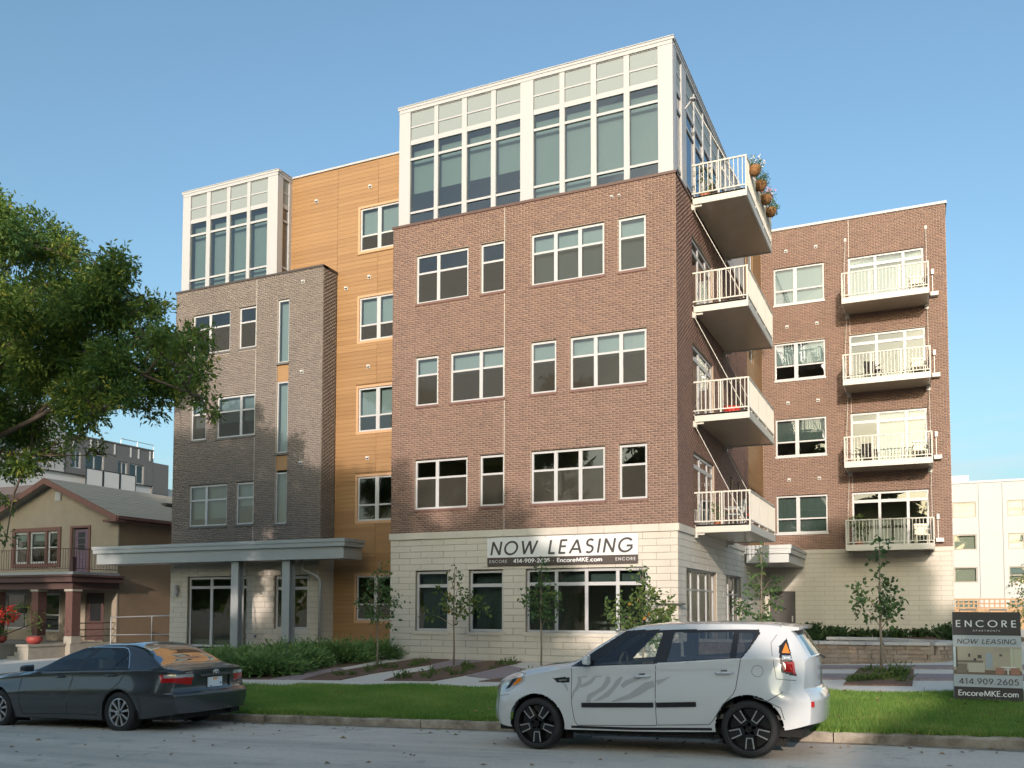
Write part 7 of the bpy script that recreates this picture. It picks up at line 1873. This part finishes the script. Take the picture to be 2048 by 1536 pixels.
# wooden fence with lattice top
M_cedar = mat('tan_cedar_fence', (.42, .27, .155), .85, var=.4, vscale=4, stretch=(3, 3, .4), c2=(.32, .2, .11))
FN = empty('lattice_fence', (4, 46, -1), 'tan wooden fence with a lattice top behind the leasing board', 'fence')
for i in range(40):
    x = .6 + i * .16; mb = MB(); mb.box(x, x + .15, 46.0, 46.03, -1.2, .02); obj('fence_board', mb, M_cedar, FN)
for z in (.03, .42): mb = MB(); mb.box(.6, 7.0, 45.97, 46.05, z, z + .06); obj('fence_rail', mb, M_cedar, FN)
for i in range(30):
    x = .62 + i * .21; mb = MB(); mb.box(x, x + .06, 46.0, 46.03, .092, .418); obj('lattice_bar', mb, M_cedar, FN)
mb = MB(); mb.box(.62, 6.98, 46.032, 46.05, .22, .28); obj('lattice_strip', mb, M_cedar, FN)
RT = empty('edge_tree', (3.75, 38, gz(3.7, 38)), 'small reddish green tree at the right edge behind the leasing board', 'tree')
mb = MB(); mb.tube([(3.75, 38, -1.2), (3.7, 38, .3), (3.6, 38, 1.2)], [.06, .05, .02], 8); obj('trunk', mb, M_bark, RT)
crown_mesh([(3.6, 38, .2, .6), (3.4, 38, .9, .45), (3.9, 38, 1.1, .55), (3.25, 38, -.25, .35), (3.8, 38.3, 1.6, .35)], 260, .11, RT, M_sapl_o, 'crown', 3, .1, .9, .2, .55)

# ---------------------------------------------------------------- across the street, behind the camera: what shades the ground and stands in the windows
def street_tree(x, y, blobs, label, hz, per=250, leaf=.32):
    z0 = gz(x, y) ; T = empty('street_tree', (x, y, z0), label, 'tree', 'trees across the street')
    mb = MB(); mb.tube([(x, y, z0 - .1), (x, y, z0 + 2), (x + .2, y, hz * .5), (x, y, hz)], [.3, .24, .18, .06], 8); obj('trunk', mb, M_bark, T, smooth=True)
    crown_mesh(blobs, per, leaf, T, M_oak, 'crown', 4, .15, .85, .25, .6)
def oak_blobs(x, y, zb, zt, w_, n, seed):
    r2 = np.random.default_rng(seed); out = []
    for i in range(n):
        f = r2.random(); z = zb + (zt - zb) * f; k = w_ * math.sqrt(max(.05, 1 - ((f - .4) / .62) ** 2))
        a = r2.uniform(0, 6.28); q = k * math.sqrt(r2.random()); out.append((x + math.cos(a) * q, y + math.sin(a) * q * .8, z, r2.uniform(.8, 1.5)))
    return out
TREES = [(-29.6, -14.0, 3.0, 15.2, 4.6, 60, 'broad street tree behind the camera far left'), (-16.4, -15.0, 3.0, 15.4, 4.3, 66, 'tall street tree behind the camera left'), (-8.6, -14.5, 2.5, 14.4, 3.8, 56, 'street tree behind the camera near left'), (-3.6, -15.5, 2.0, 11.6, 2.9, 48, 'small street tree between the near left one and the brick house'),
         (9.6, -17.0, 2.5, 15.8, 4.2, 56, 'street tree behind the camera right'), (19.0, -16.0, 2.5, 14.0, 4.5, 30, 'street tree behind the camera far right'), (-24.8, -15.8, 12.0, 16.2, 3.6, 42, 'unseen high crowned tree added across the street to shade the gabled house')]  # last tree is unseen, its high crown added to shade the gable
for i, (x, y, zb__, zt__, w_, n, l) in enumerate(TREES): street_tree(x, y, oak_blobs(x, y, zb__, zt__, w_, n, 40 + i), l, zt__ - 1)
def back_house(x0, x1, y0, y1, ze, zr, label, m):
    H = empty('street_house', ((x0 + x1) / 2, y1, -1.6), label, 'house', 'houses across the street')
    mb = MB(); mb.box(x0, x1, y0, y1, -2.5, ze); obj('wall', mb, m, H)
    mb = MB(); xm = (x0 + x1) / 2; e = .5
    mb.add([(x0 - e, y0 - e, ze), (x1 + e, y0 - e, ze), (x1 + e, y1 + e, ze), (x0 - e, y1 + e, ze), (xm, y0 - e, zr), (xm, y1 + e, zr)], ((0, 3, 5, 4), (2, 1, 4, 5), (1, 0, 4), (3, 2, 5), (0, 1, 2, 3))); obj('roof', mb, M_mgrey, H)
    for i in range(3):
        for zz in (-.6, 2.2):
            a = x0 + (x1 - x0) * (.14 + .28 * i); mb = MB(); mb.box(a, a + 1.2, y1 + .01, y1 + .06, zz, zz + 1.6); f_ = obj('window', mb, M_white, H); mb = MB(); mb.box(a + .1, a + 1.1, y1 + .061, y1 + .07, zz + .1, zz + 1.5); obj('pane', mb, M_trimblk, f_)
back_house(-40, -29, -34, -19, 6.4, 9.4, 'cream gabled house across the street far left', M_stucco); back_house(-24, -13, -34, -20, 6.6, 9.8, 'brown gabled house across the street left', M_side); back_house(-6.5, 4.9, -34, -20.5, 6.7, 9.7, 'brick gabled house across the street behind the camera', M_mbrown); back_house(6.9, 18, -34, -21, 6.6, 9.8, 'pale gabled house across the street right', M_stucco); back_house(22, 34, -34, -20, 6.6, 9.8, 'grey gabled house across the street far right', M_mlight)

# unseen wood added beyond the houses to fill the window reflections, one mass
nW = 260; WBL = [(x + rng.uniform(-1.5, 1.5), -42 + rng.uniform(-5, 5), rng.uniform(.5, 8.5), rng.uniform(1.8, 3.2)) for x in np.linspace(-150, 110, nW)]
far_root = None
def far_wood():
    Ps = []
    for x, y, z, r in WBL:
        n = 90; d = unit(rng.normal(size=(n, 3))); Ps.append(np.array((x, y, z)) + d * r * rng.uniform(.5, 1.0, (n, 1)))
    P = np.concatenate(Ps); D = unit(rng.normal(size=P.shape)); V, Q, r_ = leaf_quads(P, D, np.full(len(P), 1.1), np.full(len(P), .8), rng.random(len(P)))
    return mobj('far_trees', big_mesh('far_trees', V, Q, (0, 0, 0), r_), M_oak, None, (0, 0, 0), kind='stuff', label='unseen far row of trees added beyond the houses for the window reflections')
far_wood()
